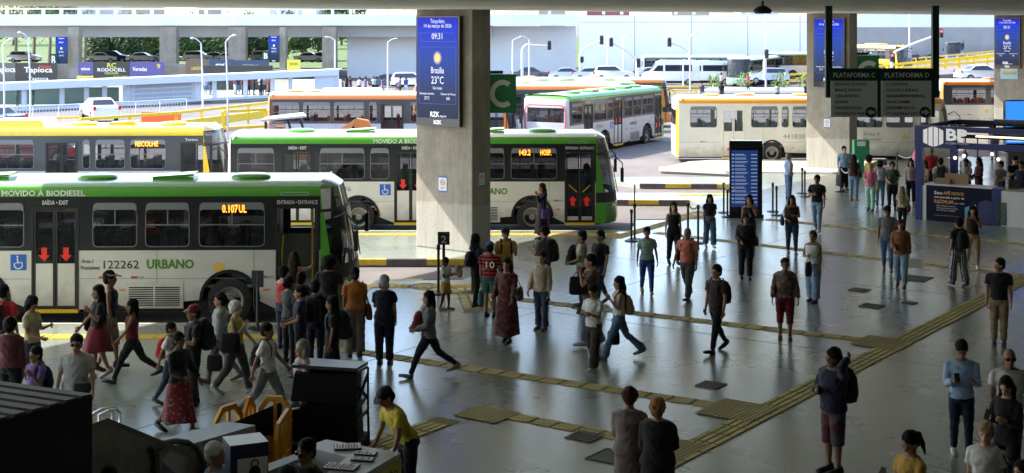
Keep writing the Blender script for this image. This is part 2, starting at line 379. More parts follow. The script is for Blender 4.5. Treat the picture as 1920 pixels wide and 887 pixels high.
for a, b in ((12.0, 46),): strip(ST(a, T0), ST(b, T0), .5, tile=.5)
strip(ST(9, 14.15), ST(18.3, 14.15), .5, tile=.5)
strip(ST(19, 13.4), ST(19, 10.9), .36, tile=.42)                    # line C
strip(ST(20.9, 19.8), ST(21.5, 10.9), .36, tile=.42)                # line B
strip(ST(26.8, 22.6), ST(27.6, 10.6), .36, tile=.42)                # line A
strip(ST(37.9, 21.5), ST(36.3, 5), .36, tile=.42)                   # line D
strip(ST(42.5, 20.0), ST(41.3, 0), .36, tile=.42)
dots(ST(18.85, 13.8), .38, .42, 10, 10); dots(ST(18.85, 10.6), .55, .55, 14, 14); dots(ST(21.4, 10.6), .55, .5, 14, 12); dots(ST(27.55, 10.5), .5, .45, 12, 12)
# boarding strips beside the kerbs
for a, b in (((-16,29.1),(-4.5,29.1)), ((-3.6,34.6),(-.5,34.6)), ((-14,43.0),(3.6,43.0)), ((3.0,42.3),(6.2,47.6)), ((8.5,53.0),(6.0,52.6))):
    strip((*a,0), (*b,0), .42, mi=1, tile=.42)
strip((-.9,34.4,0), (-.6,31.5,0), .9, mi=0, tile=.42)
tag(mt.build('tactile_paving', [M['tactile'], M['tactile_d'], M['tactile_sun']], fix=False), kind='structure')
# floor expansion joints
mj = MB()
for s in (12, 26, 33, 48): mj.bar(ST(s+.3, -8, .002), ST(s+.3, 22.4, .002), .009, .002)
for t in (4.4, 17.8): mj.bar(ST(8, t, .002), ST(60, t, .002), .009, .002)
tag(mj.build('floor_joints', mat('joint_fill', (.075,.085,.075), .8)), kind='structure')
# grates and manhole covers
M['grate'] = mat('cast_iron', (.11,.10,.09), .55, .4, var=.3, vscale=20)
gr0 = None
for i, (px, py, w, lab) in enumerate([(1097,819,.46,'rusty square drain grate nearest the lower centre, left of the two women in coats'), (1333,722,.42,'square drain grate behind the pair of women, alone on open floor'),
        (1611,544,.42,'square drain grate in front of the man walking past with striped trousers, left one'), (1635,574,.46,'square drain grate just below another grate on the right of the hall'), (1705,568,.3,'small square floor cover beside the drain grate on the right')]):
    root = thing('drain_grate', lab, 'drain grate', G(px,py,.004), YAW_U, 'drain grates in the hall floor')
    mb = MB(); mb.ringplate([(-w/2,-w/2,0),(w/2,-w/2,0),(w/2,w/2,0),(-w/2,w/2,0)], [(-w/2+.03,-w/2+.03,0),(w/2-.03,-w/2+.03,0),(w/2-.03,w/2-.03,0),(-w/2+.03,w/2-.03,0)], (0,0,.014)); mb.build('frame', M['grate'], root)
    mb = MB(); mb.box((-w/2+.03,-w/2+.03,0),(w/2-.03,w/2-.03,.004),1)
    for k in range(9): x = -w/2+.05+(w-.1)*k/8; mb.box((x-.012,-w/2+.03,.004),(x+.012,w/2-.03,.012),0)
    mb.build('grille', [M['grate'], M['undark']], root)
for px, py, w, lab in [(1150,857,.55,'flat concrete inspection cover half behind the woman in a grey cardigan'), (1713,522,.7,'large dark floor plate behind the woman with a white bag')]:
    mb = MB(); mb.box((-w/2,-w/2,0),(w/2,w/2,.006),0)
    mb.ringplate([(-w/2-.03,-w/2-.03,0),(w/2+.03,-w/2-.03,0),(w/2+.03,w/2+.03,0),(-w/2-.03,w/2+.03,0)], [(-w/2,-w/2,0),(w/2,-w/2,0),(w/2,w/2,0),(-w/2,w/2,0)], (0,0,.012), 1)
    o = mb.build('floor_cover', [mat('cover_'+str(px), (.12,.125,.115) if px < 1500 else (.07,.065,.06), .6, var=.2), M['grate']], None, G(px,py,.003), (0,0,YAW_U)); tag(o, lab, 'floor cover')
o = MB(); o.tube([(0,0,0),(0,0,.012)], .38, 24); o.ringplate([(.34*math.cos(a*.2618),.34*math.sin(a*.2618),.012) for a in range(24)], [(.3*math.cos(a*.2618),.3*math.sin(a*.2618),.012) for a in range(24)], (0,0,.006))
tag(o.build('manhole_cover', M['grate'], None, G(798,537,.003)), 'round manhole cover on the yellow strip left of the number two post', 'manhole')

# roof slabs of the station overhead
def stbox(mb, s0, s1, t0, t1, z0, z1, mi=0):
    mb.prism([tuple(ST(s0,t0)[:2]), tuple(ST(s1,t0)[:2]), tuple(ST(s1,t1)[:2]), tuple(ST(s0,t1)[:2])], z0, z1, mi)
mb = MB(); stbox(mb, -30, 230, -26, 26, 6.70, 7.0)
tag(mb.build('ceiling', M['ceil']), kind='structure')
mb = MB(); stbox(mb, -30, 230, -30, 30.5, 7.003, 7.6)
tag(mb.build('upper_deck', M['ceil']), kind='structure')
mb = MB(); stbox(mb, -30, 90, -24, -23.5, 0, 6.69); stbox(mb, -16.5, -16, -23.4, 23, 0, 6.69)  # out of view; side wall added to cut frontal light on the people
tag(mb.build('added_dim_walls', mat('light_cutting_wall', (.15,.15,.14), .8, var=.2, vscale=.6)), 'unseen dim back wall and a side wall added to darken the hall', 'wall', kind='structure')

# square concrete pillars, 2.0 m across the platform, .86 m along it
def pillar(lab, s, t0=23.72, hgt=6.697, base=0.0):
    root = thing('concrete_pillar', lab, 'pillar', ST(s, t0, base), YAW_U, 'concrete pillars carrying the roof')
    mb = MB(); mb.box((0, 0, 0), (.86, 1.985, hgt-base))
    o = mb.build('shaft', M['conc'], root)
    bv = o.modifiers.new('bevel', 'BEVEL'); bv.width = .03; bv.segments = 2; bv.limit_method = 'ANGLE'
    return root
s1 = Vector((-1.09,39.6,0)).dot(U); t1 = Vector((-1.09,39.6,0)).dot(W)
PIL = [pillar('large concrete pillar in the middle with weather screen and green C sign', s1, t1),
       pillar('concrete pillar right of centre, behind the hanging direction sign', s1+26.94, t1),
       pillar('concrete pillar at the far right edge with a weather screen', s1+2*26.94, t1)]
M['scr'] = None
def mat_screen():
    m = bpy.data.materials.new('weather_screen'); m.use_nodes = True; N, Lk = nodes_of(m); b = N['Principled BSDF']
    tc = N.new('ShaderNodeTexCoord'); sp = N.new('ShaderNodeSeparateXYZ'); Lk.new(tc.outputs['Generated'], sp.inputs[0])
    rp = N.new('ShaderNodeValToRGB'); e = rp.color_ramp.elements
    e[0].position = 0; e[0].color = (.012,.016,.035,1); e[1].position = 1; e[1].color = (.0,.012,.42,1)
    x = e.new(.28); x.color = (.018,.035,.11,1); x = e.new(.6); x.color = (.012,.05,.30,1); x = e.new(.88); x.color = (.004,.03,.50,1)
    Lk.new(sp.outputs['Z'], rp.inputs[0]); Lk.new(rp.outputs[0], b.inputs['Emission Color']); b.inputs['Emission Strength'].default_value = .30; b.inputs['Specular IOR Level'].default_value = .15
    b.inputs['Base Color'].default_value = (.01,.012,.03,1); b.inputs['Roughness'].default_value = .25
    return m
M['scr'] = mat_screen()
M['scrtxt'] = mat('screen_white_text', (.85,.88,1), .5, emit=.14)
M['scrsun'] = mat('screen_sun', (1,.6,.2), .5, emit=.16)
M['scrsunh'] = mat('screen_sun_halo', (.28,.25,.55), .5, emit=.08)
M['scrbox'] = mat('screen_panel_line', (.05,.09,.4), .5, emit=.12)
def weather_screen(lab, t0, t1, z0, z1, s, base_s, t_base, full=True):
    """on the pillar's front face; local x runs to the viewer's right, z up"""
    w = t1-t0; h = z1-z0
    root = thing('weather_screen', lab, 'screen', ST(base_s-.16, t_base+t1, z0), YAW_U-R(90), 'blue weather screens on the pillars')
    mb = MB(); mb.box((0,0,0),(w,.155,h)); mb.build('casing', M['black'], root)
    mb = MB(); mb.box((.05,-.004,.35*h/4.8),(w-.05,-.001,h-.04)); mb.build('display', M['scr'], root)
    k = w/1.55; c = w/2; y = -.007
    def tx(s_, size, fz, wd=None, m=M['scrtxt'], x=None, bold=0): lettering(s_, size*k, m, root, (c if x is None else x, y, h*fz), NEARTXT, wd*k if wd else None, 'CENTER', bold, ext=.001)
    tx('Terça-feira', .17, .935, .5); tx('14 de março de 2026', .15, .895, .98)
    tx('09:31', .24, .79, .38); tx('Brasília', .26, .48, .46); tx('23°C', .30, .385, .44); tx('Céu Limpo', .11, .335, .34)
    tx('Sensação térmica', .085, .285, .52, x=c-.38*k); tx('Chance de Chuva', .085, .285, .52, x=c+.38*k); tx('22°C', .12, .24, .18, x=c-.38*k); tx('0%', .12, .24, .12, x=c+.38*k)
    tx('RZK', .2, .085, .33, bold=.03, x=c-.1*k); tx('digital', .08, .085, .22, x=c+.2*k); tx('RZK', .14, .02, .28, bold=.04)
    mb = MB()
    for (a, b, p, q) in ((.15,.76,.86,.89),): pass
    z0_, z1_ = h*.765, h*.85
    mb.ringplate(rrect(.14*k,z0_,w-.14*k,z1_,.06*k), rrect(.155*k,z0_+.015,w-.155*k,z1_-.015,.05*k), (0,.001,0))
    mb.ringplate(rrect(.12*k,h*.2,w-.12*k,h*.72,.06*k), rrect(.13*k,h*.2+.01,w-.13*k,h*.72-.01,.055*k), (0,.001,0))
    mb.build('panel_outline', M['scrbox'], root, (0,-.006,0))
    mb = MB(); n = 20
    mb.face([(c+.15*k*math.cos(6.283*i/n), -.0055, h*.62+.19*k*math.sin(6.283*i/n)) for i in range(n)], 0)
    mb.face([(c+.1*k*math.cos(6.283*i/n), -.0075, h*.62+.13*k*math.sin(6.283*i/n)) for i in range(n)], 1)
    mb.build('sun_symbol', [M['scrsunh'], M['scrsun']], root, fix=False)
    return root
def face_q(px, C):        # where the pixel column px meets the pillar front plane, measured along W from corner C
    r = (px-960)/F; return (r*C.y-C.x)/(W.x-r*W.y)
for i, (a, b, ya, yb, lab) in enumerate([(787,868,30,236,'largest weather screen, showing 23 degrees on the middle pillar'), (1528,1586,34,163,'weather screen partly behind the hanging direction sign posts'), (1866,1914,34,128,'weather screen on the pillar at the far right edge')]):
    bs = s1+i*26.94; C = ST(bs, t1); qa = face_q(a, C); qb = face_q(b, C); dm = (C+W*(qa+qb)/2).y
    weather_screen(lab, qb, qa, PZ(yb, dm), min(6.62, PZ(ya, dm)), 0, bs, t1)
# green letter C signs standing out from the pillars
M['signg'] = mat('sign_green', (.035,.24,.11), .4, var=.1); M['signgd'] = mat('sign_green_dark', (.008,.05,.025), .5)
M['signw'] = mat('sign_letter_grey', (.80,.84,.80), .5)
def letter_sign(lab, d, x0, x1, y0, y1, ch, dep=.35):
    root = thing('platform_sign', lab, 'sign', (PX(x0,d), d, PZ(y1,d)), 0, 'green platform letter signs')
    w = PX(x1,d)-PX(x0,d); h = PZ(y0,d)-PZ(y1,d)
    mb = MB(); mb.box((0,0,0),(w,dep,h*.92)); mb.build('box', M['signg'], root)
    mb = MB(); mb.box((-.2*w,.08,h*.93),(w*.55,.2,h)); mb.box((-.16*w,.1,0),(-.02*w,.2,h*.93)); mb.build('bracket', M['signgd'], root)
    mb = MB(); cx, cz, ro, ri = w*.54, h*.46, h*.33, h*.21; ang = [R(52+256*i/22) for i in range(23)]
    for a, b in zip(ang[:-1], ang[1:]): mb.slab([(cx+r_*.92*math.cos(t), -.02, cz+r_*math.sin(t)) for r_, t in ((ro,a),(ro,b),(ri,b),(ri,a))], (0,.018,0))
    mb.build('letter', M['signw'], root)
letter_sign('green sign with a large letter C on the middle pillar', 40.6, 913, 968, 133, 212, 'C')
letter_sign('green letter C sign behind the hanging direction sign', 63.5, 1607, 1648, 98, 172, 'C')
# small no-smoking notices on the pillars
M['paper'] = mat('paper_white', (.7,.7,.7), .6)
def notice(lab, loc, rz, w=.28, h=.45):
    root = thing('no_smoking_notice', lab, 'notice', loc, rz, 'no-smoking notices on the pillars')
    mb = MB(); mb.box((0,0,0),(w,.008,h),0); mb.box((0,-.002,0),(w,-.0005,h*.1),1); mb.box((0,-.002,h*.9),(w,-.0005,h),1); mb.build('sheet', [M['paper'], M['signblue']], root)
    mb = MB(); n = 20; c = (w/2, h*.6); ro, ri = w*.3, w*.24
    mb.ringplate([(c[0]+ro*math.cos(6.283*i/n),-.004,c[1]+ro*math.sin(6.283*i/n)) for i in range(n)], [(c[0]+ri*math.cos(6.283*i/n),-.004,c[1]+ri*math.sin(6.283*i/n)) for i in range(n)], (0,.002,0))
    mb.bar((c[0]-ri*.7,-.003,c[1]+ri*.7),(c[0]+ri*.7,-.003,c[1]-ri*.7),.015,.002); mb.build('prohibition_mark', M['redp'], root)
    mb = MB(); mb.box((w*.36,-.0035,h*.585),(w*.64,-.003,h*.615)); mb.box((w*.2,-.0035,h*.28),(w*.8,-.003,h*.3)); mb.box((w*.25,-.0035,h*.22),(w*.75,-.003,h*.24)); mb.build('print', M['txtblack'], root)
C = ST(s1, t1); q = face_q(823, C); notice('no-smoking notice on the wide face of the middle pillar', C+W*q-U*.012+Vector((0,0,PZ(362,40))), YAW_U-R(90))
notice('no-smoking notice on the narrow side of the middle pillar', ST(s1+.3, t1-.012, PZ(350,40)), YAW_U, .26, .44)
C = ST(s1+26.94, t1); q = face_q(1545, C); notice('no-smoking notice on the pillar right of centre', C+W*q-U*.012+Vector((0,0,PZ(241,62))), YAW_U-R(90))
C = ST(s1+2*26.94, t1); q = face_q(1876, C)
mb = MB(); mb.box((0,0,0),(1.0,.02,1.0),0); mb.box((.05,-.004,.5),(.95,-.001,.6),1); mb.box((.1,-.004,.25),(.9,-.001,.4),2)
tag(mb.build('notice_board', [mat('pale_blue_board',(.35,.6,.75),.5), M['txtwhite'], M['kerby']], None, C+W*q-U*.03+Vector((0,0,PZ(146,86))), (0,0,YAW_U-R(90))), 'pale blue notice under the far right weather screen', 'notice')

# hanging direction sign
d = 30.0
root = thing('hanging_direction_sign', 'dark hanging sign listing platform C and platform D destinations', 'sign', (PX(1650,d), d, 6.7))
ox = PX(1650, d)
M['sgnpan'] = mat('sign_panel_grey', (.50,.53,.52), .6); M['sgntxt'] = mat('sign_text_dark', (.03,.035,.035), .6); M['sgnhead'] = mat('sign_head_green', (.008,.03,.022), .4); M['sgnht'] = mat('sign_head_text', (.6,.64,.61), .5)
for px in (1553.5, 1753.5):
    mb = MB(); mb.box((PX(px-6,d)-ox,-.06,PZ(183,d)-6.7),(PX(px+6,d)-ox,.06,0)); mb.build('post', M['sgnhead'], root)
def sign_half(x0, x1, head, rows, arrow):
    a, b = PX(x0,d)-ox, PX(x1,d)-ox; zt, zm, zb = PZ(128,d)-6.7, PZ(151,d)-6.7, PZ(219,d)-6.7
    mb = MB(); mb.box((a,-.09,zb),(b,.02,zm)); mb.build('list_panel', M['sgnpan'], root)
    mb = MB(); mb.box((a-.02,-.1,zm),(b+.02,.03,zt)); mb.build('heading_panel', M['sgnhead'], root)
    mb = MB(); mb.box((b+.002,-.085,zb),(b+.075,.02,zt)); mb.build('divider', M['sgnhead'], root)
    lettering(head, .14, M['sgnht'], root, ((a+b)/2,-.104,zm+.07), NEARTXT, (b-a)*.9, 'CENTER', .012)
    for i, r_ in enumerate(rows):
        ww = min(len(r_)*.056, (b-a)*.8)
        lettering(r_, .085, M['sgntxt'], root, (a+.08,-.094,zm-.10-.123*i), NEARTXT, ww, 'LEFT', .012)
    c = (b-.13, zb+.1); n = 24
    mb = MB(); mb.face([(c[0]+.115*math.cos(6.283*i/n),-.0925,c[1]+.115*math.sin(6.283*i/n)) for i in range(n)], 0)
    k = arrow
    mb.face([(c[0]+x*k,-.0945,c[1]+y) for x, y in ((.09,0),(.0,.07),(.0,.028),(-.08,.028),(-.08,-.028),(.0,-.028),(.0,-.07))], 1)
    mb.build('arrow_symbol', [M['sgnhead'], mat('sign_arrow', (.5,.54,.52), .5)], root, fix=False)
sign_half(1556, 1643, 'PLATAFORMA C', ['ÁGUAS CLARAS','BRAZLÂNDIA','CEILÂNDIA','GUARÁ','TAGUATINGA','VICENTE PIRES'], -1)
sign_half(1652, 1744, 'PLATAFORMA D', ['LUZIÂNIA','ÁGUAS LINDAS','VALPARAÍSO/OCIDENTAL','NOVO GAMA','JARDIM INGÁ',"ST° ANTÔNIO DESCOB."], 1)
# small camera dome under the ceiling
mb = MB(); mb.tube([(0,0,0),(0,0,-.09)], .02, 8); mb.tube([(0,0,-.08),(0,0,-.13),(0,0,-.17)], [.05,.13,.15], 12); mb.tube([(0,0,-.17),(0,0,-.2)],[.13,.12],12)
tag(mb.build('ceiling_camera', M['dark'], None, (PX(1430,22),22,6.7), smooth=True), 'small black dome fitting hanging from the ceiling edge', 'camera')
# ------------------------------------------------------------------ buses
ZB, ZT, ZW0, ZW1, ZS = 1.60, 2.77, 1.64, 2.69, .32
ZD = 2.50
ROOFP = [(0,2.77),(0.0,2.88),(.05,2.98),(.16,3.04),(.42,3.07),(.8,3.085),(1.25,3.09)]
def arrow_poly(cx, z, s, down):
    k = -1 if down else 1
    return [(cx+x*s, z+k*y*s) for x, y in ((0,.5),(.42,.05),(.2,.05),(.2,-.5),(-.2,-.5),(-.2,.05),(-.42,.05))]
def bus(lab, loc, rz, c):
    W_ = 2.5; L = c.get('L', 12.2)
    root = thing('city_bus', lab, 'bus', loc, rz, 'city buses in and beyond the bays')
    lo, band, rs, rt, cor = (M[c[k]] for k in ('low','band','roofside','rooftop','corner'))
    X = lambda dist: L-dist
    doors = c['doors']; wins = c['wins']; wheels = c['wheels']
    # lower panels with wheel arches
    mb = MB()
    def lower(x0, x1, y, th, ws):
        pts = [(x0, ZB), (x0, ZS)]
        for wx in sorted(ws):
            if x0 < wx-.62 and wx+.62 < x1:
                for i in range(13):
                    a = math.pi-(math.pi*i/12); pts.append((wx+.6*math.cos(a), max(ZS, .52+.6*math.sin(a))))
        pts += [(x1, ZS), (x1, ZB)]
        mb.slab([(p[0], y, p[1]) for p in pts], (0, th, 0), 0)
    xe = L-.75; cuts = sorted([(X(b), X(a)) for a, b in doors])
    x = .12
    for a, b in cuts:
        if a > x: lower(x, a, 0, .04, [X(w) for w in wheels])
        x = b
    if x < xe: lower(x, xe, 0, .04, [X(w) for w in wheels])
    lower(.12, xe, W_-.04, .04, [X(w) for w in wheels])
    # window band
    ops = sorted([(X(b), X(a), 'w') for a, b in wins]+[(X(b), X(a), 'd') for a, b in doors])
    x = .12
    for a, b, k in ops:
        if a-x > .001: mb.box((x,0,ZB),(a,.04,ZT),1)
        if k == 'w': mb.box((a,0,ZB),(b,.04,ZW0),1); mb.box((a,0,ZW1),(b,.04,ZT),1)
        else: mb.box((a,0,ZD),(b,.04,ZT),1)
        x = b
    if x < xe: mb.box((x,0,ZB),(xe,.04,ZT),1)
    farops = [(X(b), X(a)) for a, b in wins] + [(X(b), X(a)) for a, b in doors]; x = .12
    for a, b in sorted(farops):
        if a-x > .001: mb.box((x,W_-.04,ZB),(a,W_,ZT),1)
        mb.box((a,W_-.04,ZB),(b,W_,ZW0+.1),1); mb.box((a,W_-.04,ZW1),(b,W_,ZT),1); x = b
    if x < xe: mb.box((x,W_-.04,ZB),(xe,W_,ZT),1)
    # rear face (slightly rounded corners)
    prof = [(.12,0),(.03,.08),(0,.25),(-.03,1.25),(0,2.25),(.03,2.42),(.12,2.5)]
    zs = [ZS,.9,1.5,1.75,2.45,2.77,2.88,3.0,3.05]
    ins = [0,0,0,0,.02,.03,.06,.14,.25]
    mb.grid([[(p[0]+ins[i], p[1], z) for p in prof] for i, z in enumerate(zs)], mif=lambda i, j: (2 if j in (0,1,4,5) and i >= 0 and c.get('rear') == 'corner' and i < 7 else (5 if i == 3 and 1 < j < 4 else (3 if i > 5 else 0))))
    # roof
    prof_r = ROOFP+[(W_-y, z) for y, z in reversed(ROOFP[:-1])]
    n = len(prof_r); xs = [.12, .3, L*.3, L*.6, L-1.0, L-.75]
    rows = []
    for x in xs: rows.append([(x, y, z) for y, z in prof_r])
    rim = c.get('nroof', 1)
    mb.grid(rows, mif=lambda i, j: 2 if (j < 2 or j >= n-3) else 3)
    rows = [[(x_, p[1], p[2]-dz) for p in rows[0]] for x_, dz in ((.12,0),(.06,.03),(.02,.1))]
    # front end
    fz = [.30,.48,.95,1.22,1.26,2.42,2.48,2.92,3.02,3.08]
    sb = [.04,0,.03,.06,.07,.26,.28,.40,.55,.8]
    nv = 12; fr = []
    for z, s_ in zip(fz, sb):
        row = [(L-.75, 0, z)]
        for k in range(nv+1):
            v = k/nv; u = abs(2*v-1); row.append((L-s_-.42*u**3.2, W_*v if 0 < k < nv else (0 if k == 0 else W_), z))
        row.append((L-.75, W_, z)); fr.append([(max(p[0], L-.75), p[1], p[2]) for p in row])
    def fm(i, j):
        side = j < 2 or j > nv-1
        if i <= 1: return 4
        if i == 2: return 6
        if i in (3,5): return 6
        if i == 4: return 4 if j == 0 or j == nv+1 else 7
        if i == 6: return 4 if j == 0 or j == nv+1 else 7
        return 2 if i == 7 else 3
    mb.grid(fr, mif=fm)
    # front roof cap joins the roof edge
    mb.box((.15,.1,.26),(L-.6,W_-.1,.55),8); mb.box((.15,.05,.78),(L-.85,W_-.05,.84),9)
    body = mb.build('body', [lo, band, rs, rt, cor, M['glassd'], M['dark'], M['glassw'], M['undark'], M['inter']], root, smooth=True)
    bvl = []
    # front details
    mb = MB()
    for yy in (.34, W_-.34): mb.ball((L-.22 if False else L-.14-.42*abs(2*yy/W_-1)**3.2, yy, .82), (.07,.2,.1), 12, M=Matrix.Rotation(R(18 if yy < 1 else -18), 3, 'Z'))
    for yy, nm in ((.34,1),(W_-.34,2)):
        h = MB(); h.ball((L-.10-.42*abs(2*yy/W_-1)**3.2, yy, .80), (.1,.2,.1), 12, M=Matrix.Rotation(R(25 if yy < 1 else -25), 3, 'Z')); h.build('headlight', mat('headlight_lens', (.7,.72,.75), .1, coat=1), root, smooth=True)
    for yy, sg in ((0,-1),(W_,1)):
        mir = MB(); mir.tube([(L-.45,yy+sg*.0,2.3),(L-.2,yy+sg*.18,2.42),(L+.05,yy+sg*.22,2.2),(L+.06,yy+sg*.22,2.05)], .02, 6); mir.box((L+.0,yy+sg*.22-.09,1.62),(L+.09,yy+sg*.22+.09,2.05)); mir.build('mirror', M['dark'], root)
    mb = MB()
    for yy in (.7, 1.7): mb.bar((L-.03,yy,1.22),(L-.16,yy+.35,2.0),.02)
    mb.build('wiper', M['dark'], root)
    # windows
    def window(a, b, y, th, m_, m_pane, div=True):
        w = MB(); w.ringplate(srect(a,ZW0,b,ZW1,y=y-.003), rrect(a+.035,ZW0+.035,b-.035,ZD-.015,.10,y=y-.003), (0,th,0), 0)
        w.ringplate(rrect(a+.035,ZW0+.035,b-.035,ZD-.015,.10,y=y-.012), rrect(a+.052,ZW0+.052,b-.052,ZW1-.052,.09,y=y-.012), (0,.014,0), 1)
        if div:
            w.box((a+.05,y+.001,ZW0+.50),(b-.05,y+.018,ZW0+.525),1)
            if b-a > .85:
                w.box(((a+b)/2-.012,y+.001,ZW0+.525),((a+b)/2+.012,y+.018,ZW1-.05),1)
        o = w.build('window', [m_, M['rubberline']], root)
        g = MB(); g.face([(p[0],y+.02,p[2]) for p in rrect(a+.04,ZW0+.04,b-.04,ZW1-.04,.1)]); g.build('pane', m_pane, o, fix=False)
        return o
    gl = M[c.get('glass','glass')]
    for a, b in wins:
        window(X(b), X(a), 0, .012, band, gl)
        g = MB(); g.face([(X(b),W_-.02,ZW0+.1),(X(a),W_-.02,ZW0+.1),(X(a),W_-.02,ZW1),(X(b),W_-.02,ZW1)]); g.bar((X(b),W_-.02,ZW0+.5),(X(a),W_-.02,ZW0+.5),.02,.03,1); g.bar(((X(b)+X(a))/2,W_-.02,ZW0+.5),((X(b)+X(a))/2,W_-.02,ZW1),.02,.03,1); g.build('far_side_window', [gl, M['dark']], root, fix=False)
    # doors: two leaves each
    for di, (a, b) in enumerate(doors):
        x0, x1 = X(b), X(a); open_ = c.get('open') == di
        mid = (x0+x1)/2; up = c.get('arrows', {}).get(di)
        h = MB()
        h.box((x0,-.012,ZD),(x1,.05,ZD+.04)); h.box((x0,-.012,.34),(x0+.04,.05,ZD)); h.box((x1-.04,-.012,.34),(x1,.05,ZD)); h.build('door_frame', M['dark'] if c.get('ddark', True) else band, root)
        st = MB(); st.box((x0,-.06,.26),(x1,.05,.33)); st.build('door_step', M['yline'], root)
        if open_:
            for xx in (x0+.06, x1-.10): g = MB(); g.box((xx,.0,.36),(xx+.035,.5,ZD-.01)); g.build('door', M['dark'], root)
            g = MB(); g.box((x0+.05,.45,.36),(x1-.05,1.2,.5)); g.box((x0+.05,.8,.5),(x1-.05,1.2,.7)); g.build('boarding_steps', M['dark'], root)
            g = MB(); g.tube([(x0+.15,.1,.9),(x0+.12,.05,1.4),(x0+.15,.1,1.9)],.02,6); g.tube([(x1-.2,.5,.8),(x1-.2,.5,2.4)],.02,6); g.build('grab_rail', M['yline'], root)
            continue
        for xa, xb in ((x0+.045, mid-.006), (mid+.006, x1-.045)):
            fr_ = .045; zl = c.get('doorsplit', 1.32)
            w = MB(); w.ringplate(srect(xa,.36,xb,ZD-.01,y=.004), srect(xa+fr_,.36+fr_,xb-fr_,ZD-.01-fr_,y=.004), (0,.035,0), 0)
            full = c.get('fullglass') and di == 0
            if not full: w.box((xa+fr_,.008,.36+fr_),(xb-fr_,.03,zl),1)
            else: w.box((xa+fr_,.008,.36+fr_),(xb-fr_,.03,.52),1); w.box((xa+fr_,.006,1.18),(xb-fr_,.03,1.21),0)
            o = w.build('door', [M['dark'] if c.get('ddark', True) else lo, lo], root)
            g = MB(); zz = .52 if full else zl; g.face([(xa+fr_,.02,zz),(xb-fr_,.02,zz),(xb-fr_,.02,ZD-.01-fr_),(xa+fr_,.02,ZD-.01-fr_)]); g.build('pane', gl, o, fix=False)
            if up is not None:
                g = MB(); cx = (xa+xb)/2; zc = {'down':1.52,'up':1.0,'low':.66}[up]; s_ = .30 if up != 'low' else .16
                g.face([(p[0],-.002,p[1]) for p in arrow_poly(cx, zc, s_, up != 'up')]); g.build('arrow_mark', M['red'], o, fix=False)
            if full and up == 'up':
                g = MB(); g.bar((cx-.12,-.004,1.5 if xa == x0+.045 else 1.28),(cx+.12,-.004,1.28 if xa == x0+.045 else 1.5),.02,.02); g.build('grab_rail', M['yline'], o)
        if c.get('exits', True) and di > 0: lettering('SAÍDA • EXIT', .13, M['txtwhite'], root, (mid,-.006,2.60), NEARTXT, .56, 'CENTER', .01)
    if c.get('entr'): lettering('ENTRADA • ENTRANCE', .12, M['txtwhite'], root, ((X(doors[0][0])+X(doors[0][1]))/2,-.006,2.60), NEARTXT, .88, 'CENTER', .01)
    # wheels
    for wx in wheels:
        for yc, sg in ((.17,-1),(W_-.17,1)):
            t = MB(); rows = []
            prof_w = [(-.15,.30),(-.15,.42),(-.13,.485),(-.06,.50),(.06,.50),(.13,.485),(.15,.42),(.15,.3)]
            for k in range(24):
                a = 2*math.pi*k/24; rows.append([(r_*math.cos(a), off, r_*math.sin(a)) for off, r_ in prof_w])
            rows.append(rows[0]); t.grid(rows); o = t.build('tyre', M['tyre'], root, (X(wx), yc, .50), smooth=True)
            r_ = MB(); y0 = -.13*(-sg) if False else sg*.13
            prof2 = [(0,.05),(0,.09),(-sg*.07*1,.11),(-sg*.08,.22),(sg*.0,.25),(sg*.01,.30)]
            rows = []
            for k in range(21):
                a = 2*math.pi*k/20; rows.append([(q*math.cos(a), sg*.12+off, q*math.sin(a)) for off, q in prof2])
            r_.grid(rows); r_.face([(.05*math.cos(6.283*k/10), sg*.12, .05*math.sin(6.283*k/10)) for k in range(10)])
            for k in range(10): a = 6.283*k/10; r_.ball((.165*math.cos(a), sg*.055, .165*math.sin(a)), .014, 6, 1)
            r_.build('rim', [M[c.get('rim','rim')], M['dark']], o, smooth=True)
        ar = MB(); rows = [[(X(wx)+.62*math.cos(math.pi*k/14), y, .52+.62*math.sin(math.pi*k/14)) for k in range(15)] for y in (-.012, .5)]
        ar.ringplate([(X(wx)+.66*math.cos(math.pi*k/14),-.014,.52+.66*math.sin(math.pi*k/14)) for k in range(15)], [(X(wx)+.59*math.cos(math.pi*k/14),-.014,.52+.59*math.sin(math.pi*k/14)) for k in range(15)], (0,.03,0))
        ar.grid(rows, 0); ar.build('wheel_arch', M['undark'] if c.get('darkarch', True) else lo, root)
    # seats
    sx = 1.3; sm = M[c.get('seatmat','seat')]; proto = None
    while sx < L-2.6:
        for yy in (.12, 1.5):
            if yy < 1 and any(X(b)-.4 < sx < X(a)+.2 for a, b in doors): continue
            if proto is None:
                s_ = MB(); s_.box((0,0,.84),(.42,.86,1.25)); s_.box((-.06,0,1.25),(.06,.41,1.92)); s_.box((-.06,.45,1.25),(.06,.86,1.92)); s_.tube([(-.02,.05,1.9),(-.02,.05,2.0),(-.02,.36,2.0),(-.02,.36,1.9)],.015,5,1)
                proto = s_.build('seat', [sm, M['yline']], root, (sx, yy, 0))
            else:
                o = proto.copy(); COL.objects.link(o); o.location = (sx, yy, 0)
        sx += .82
    for xx in (X(3.1), X(5.0), X(7.6), X(9.2)):
        g = MB(); g.tube([(xx,1.0,.84),(xx,1.0,2.95)], .02, 6); g.build('grab_pole', M['yline'], root)
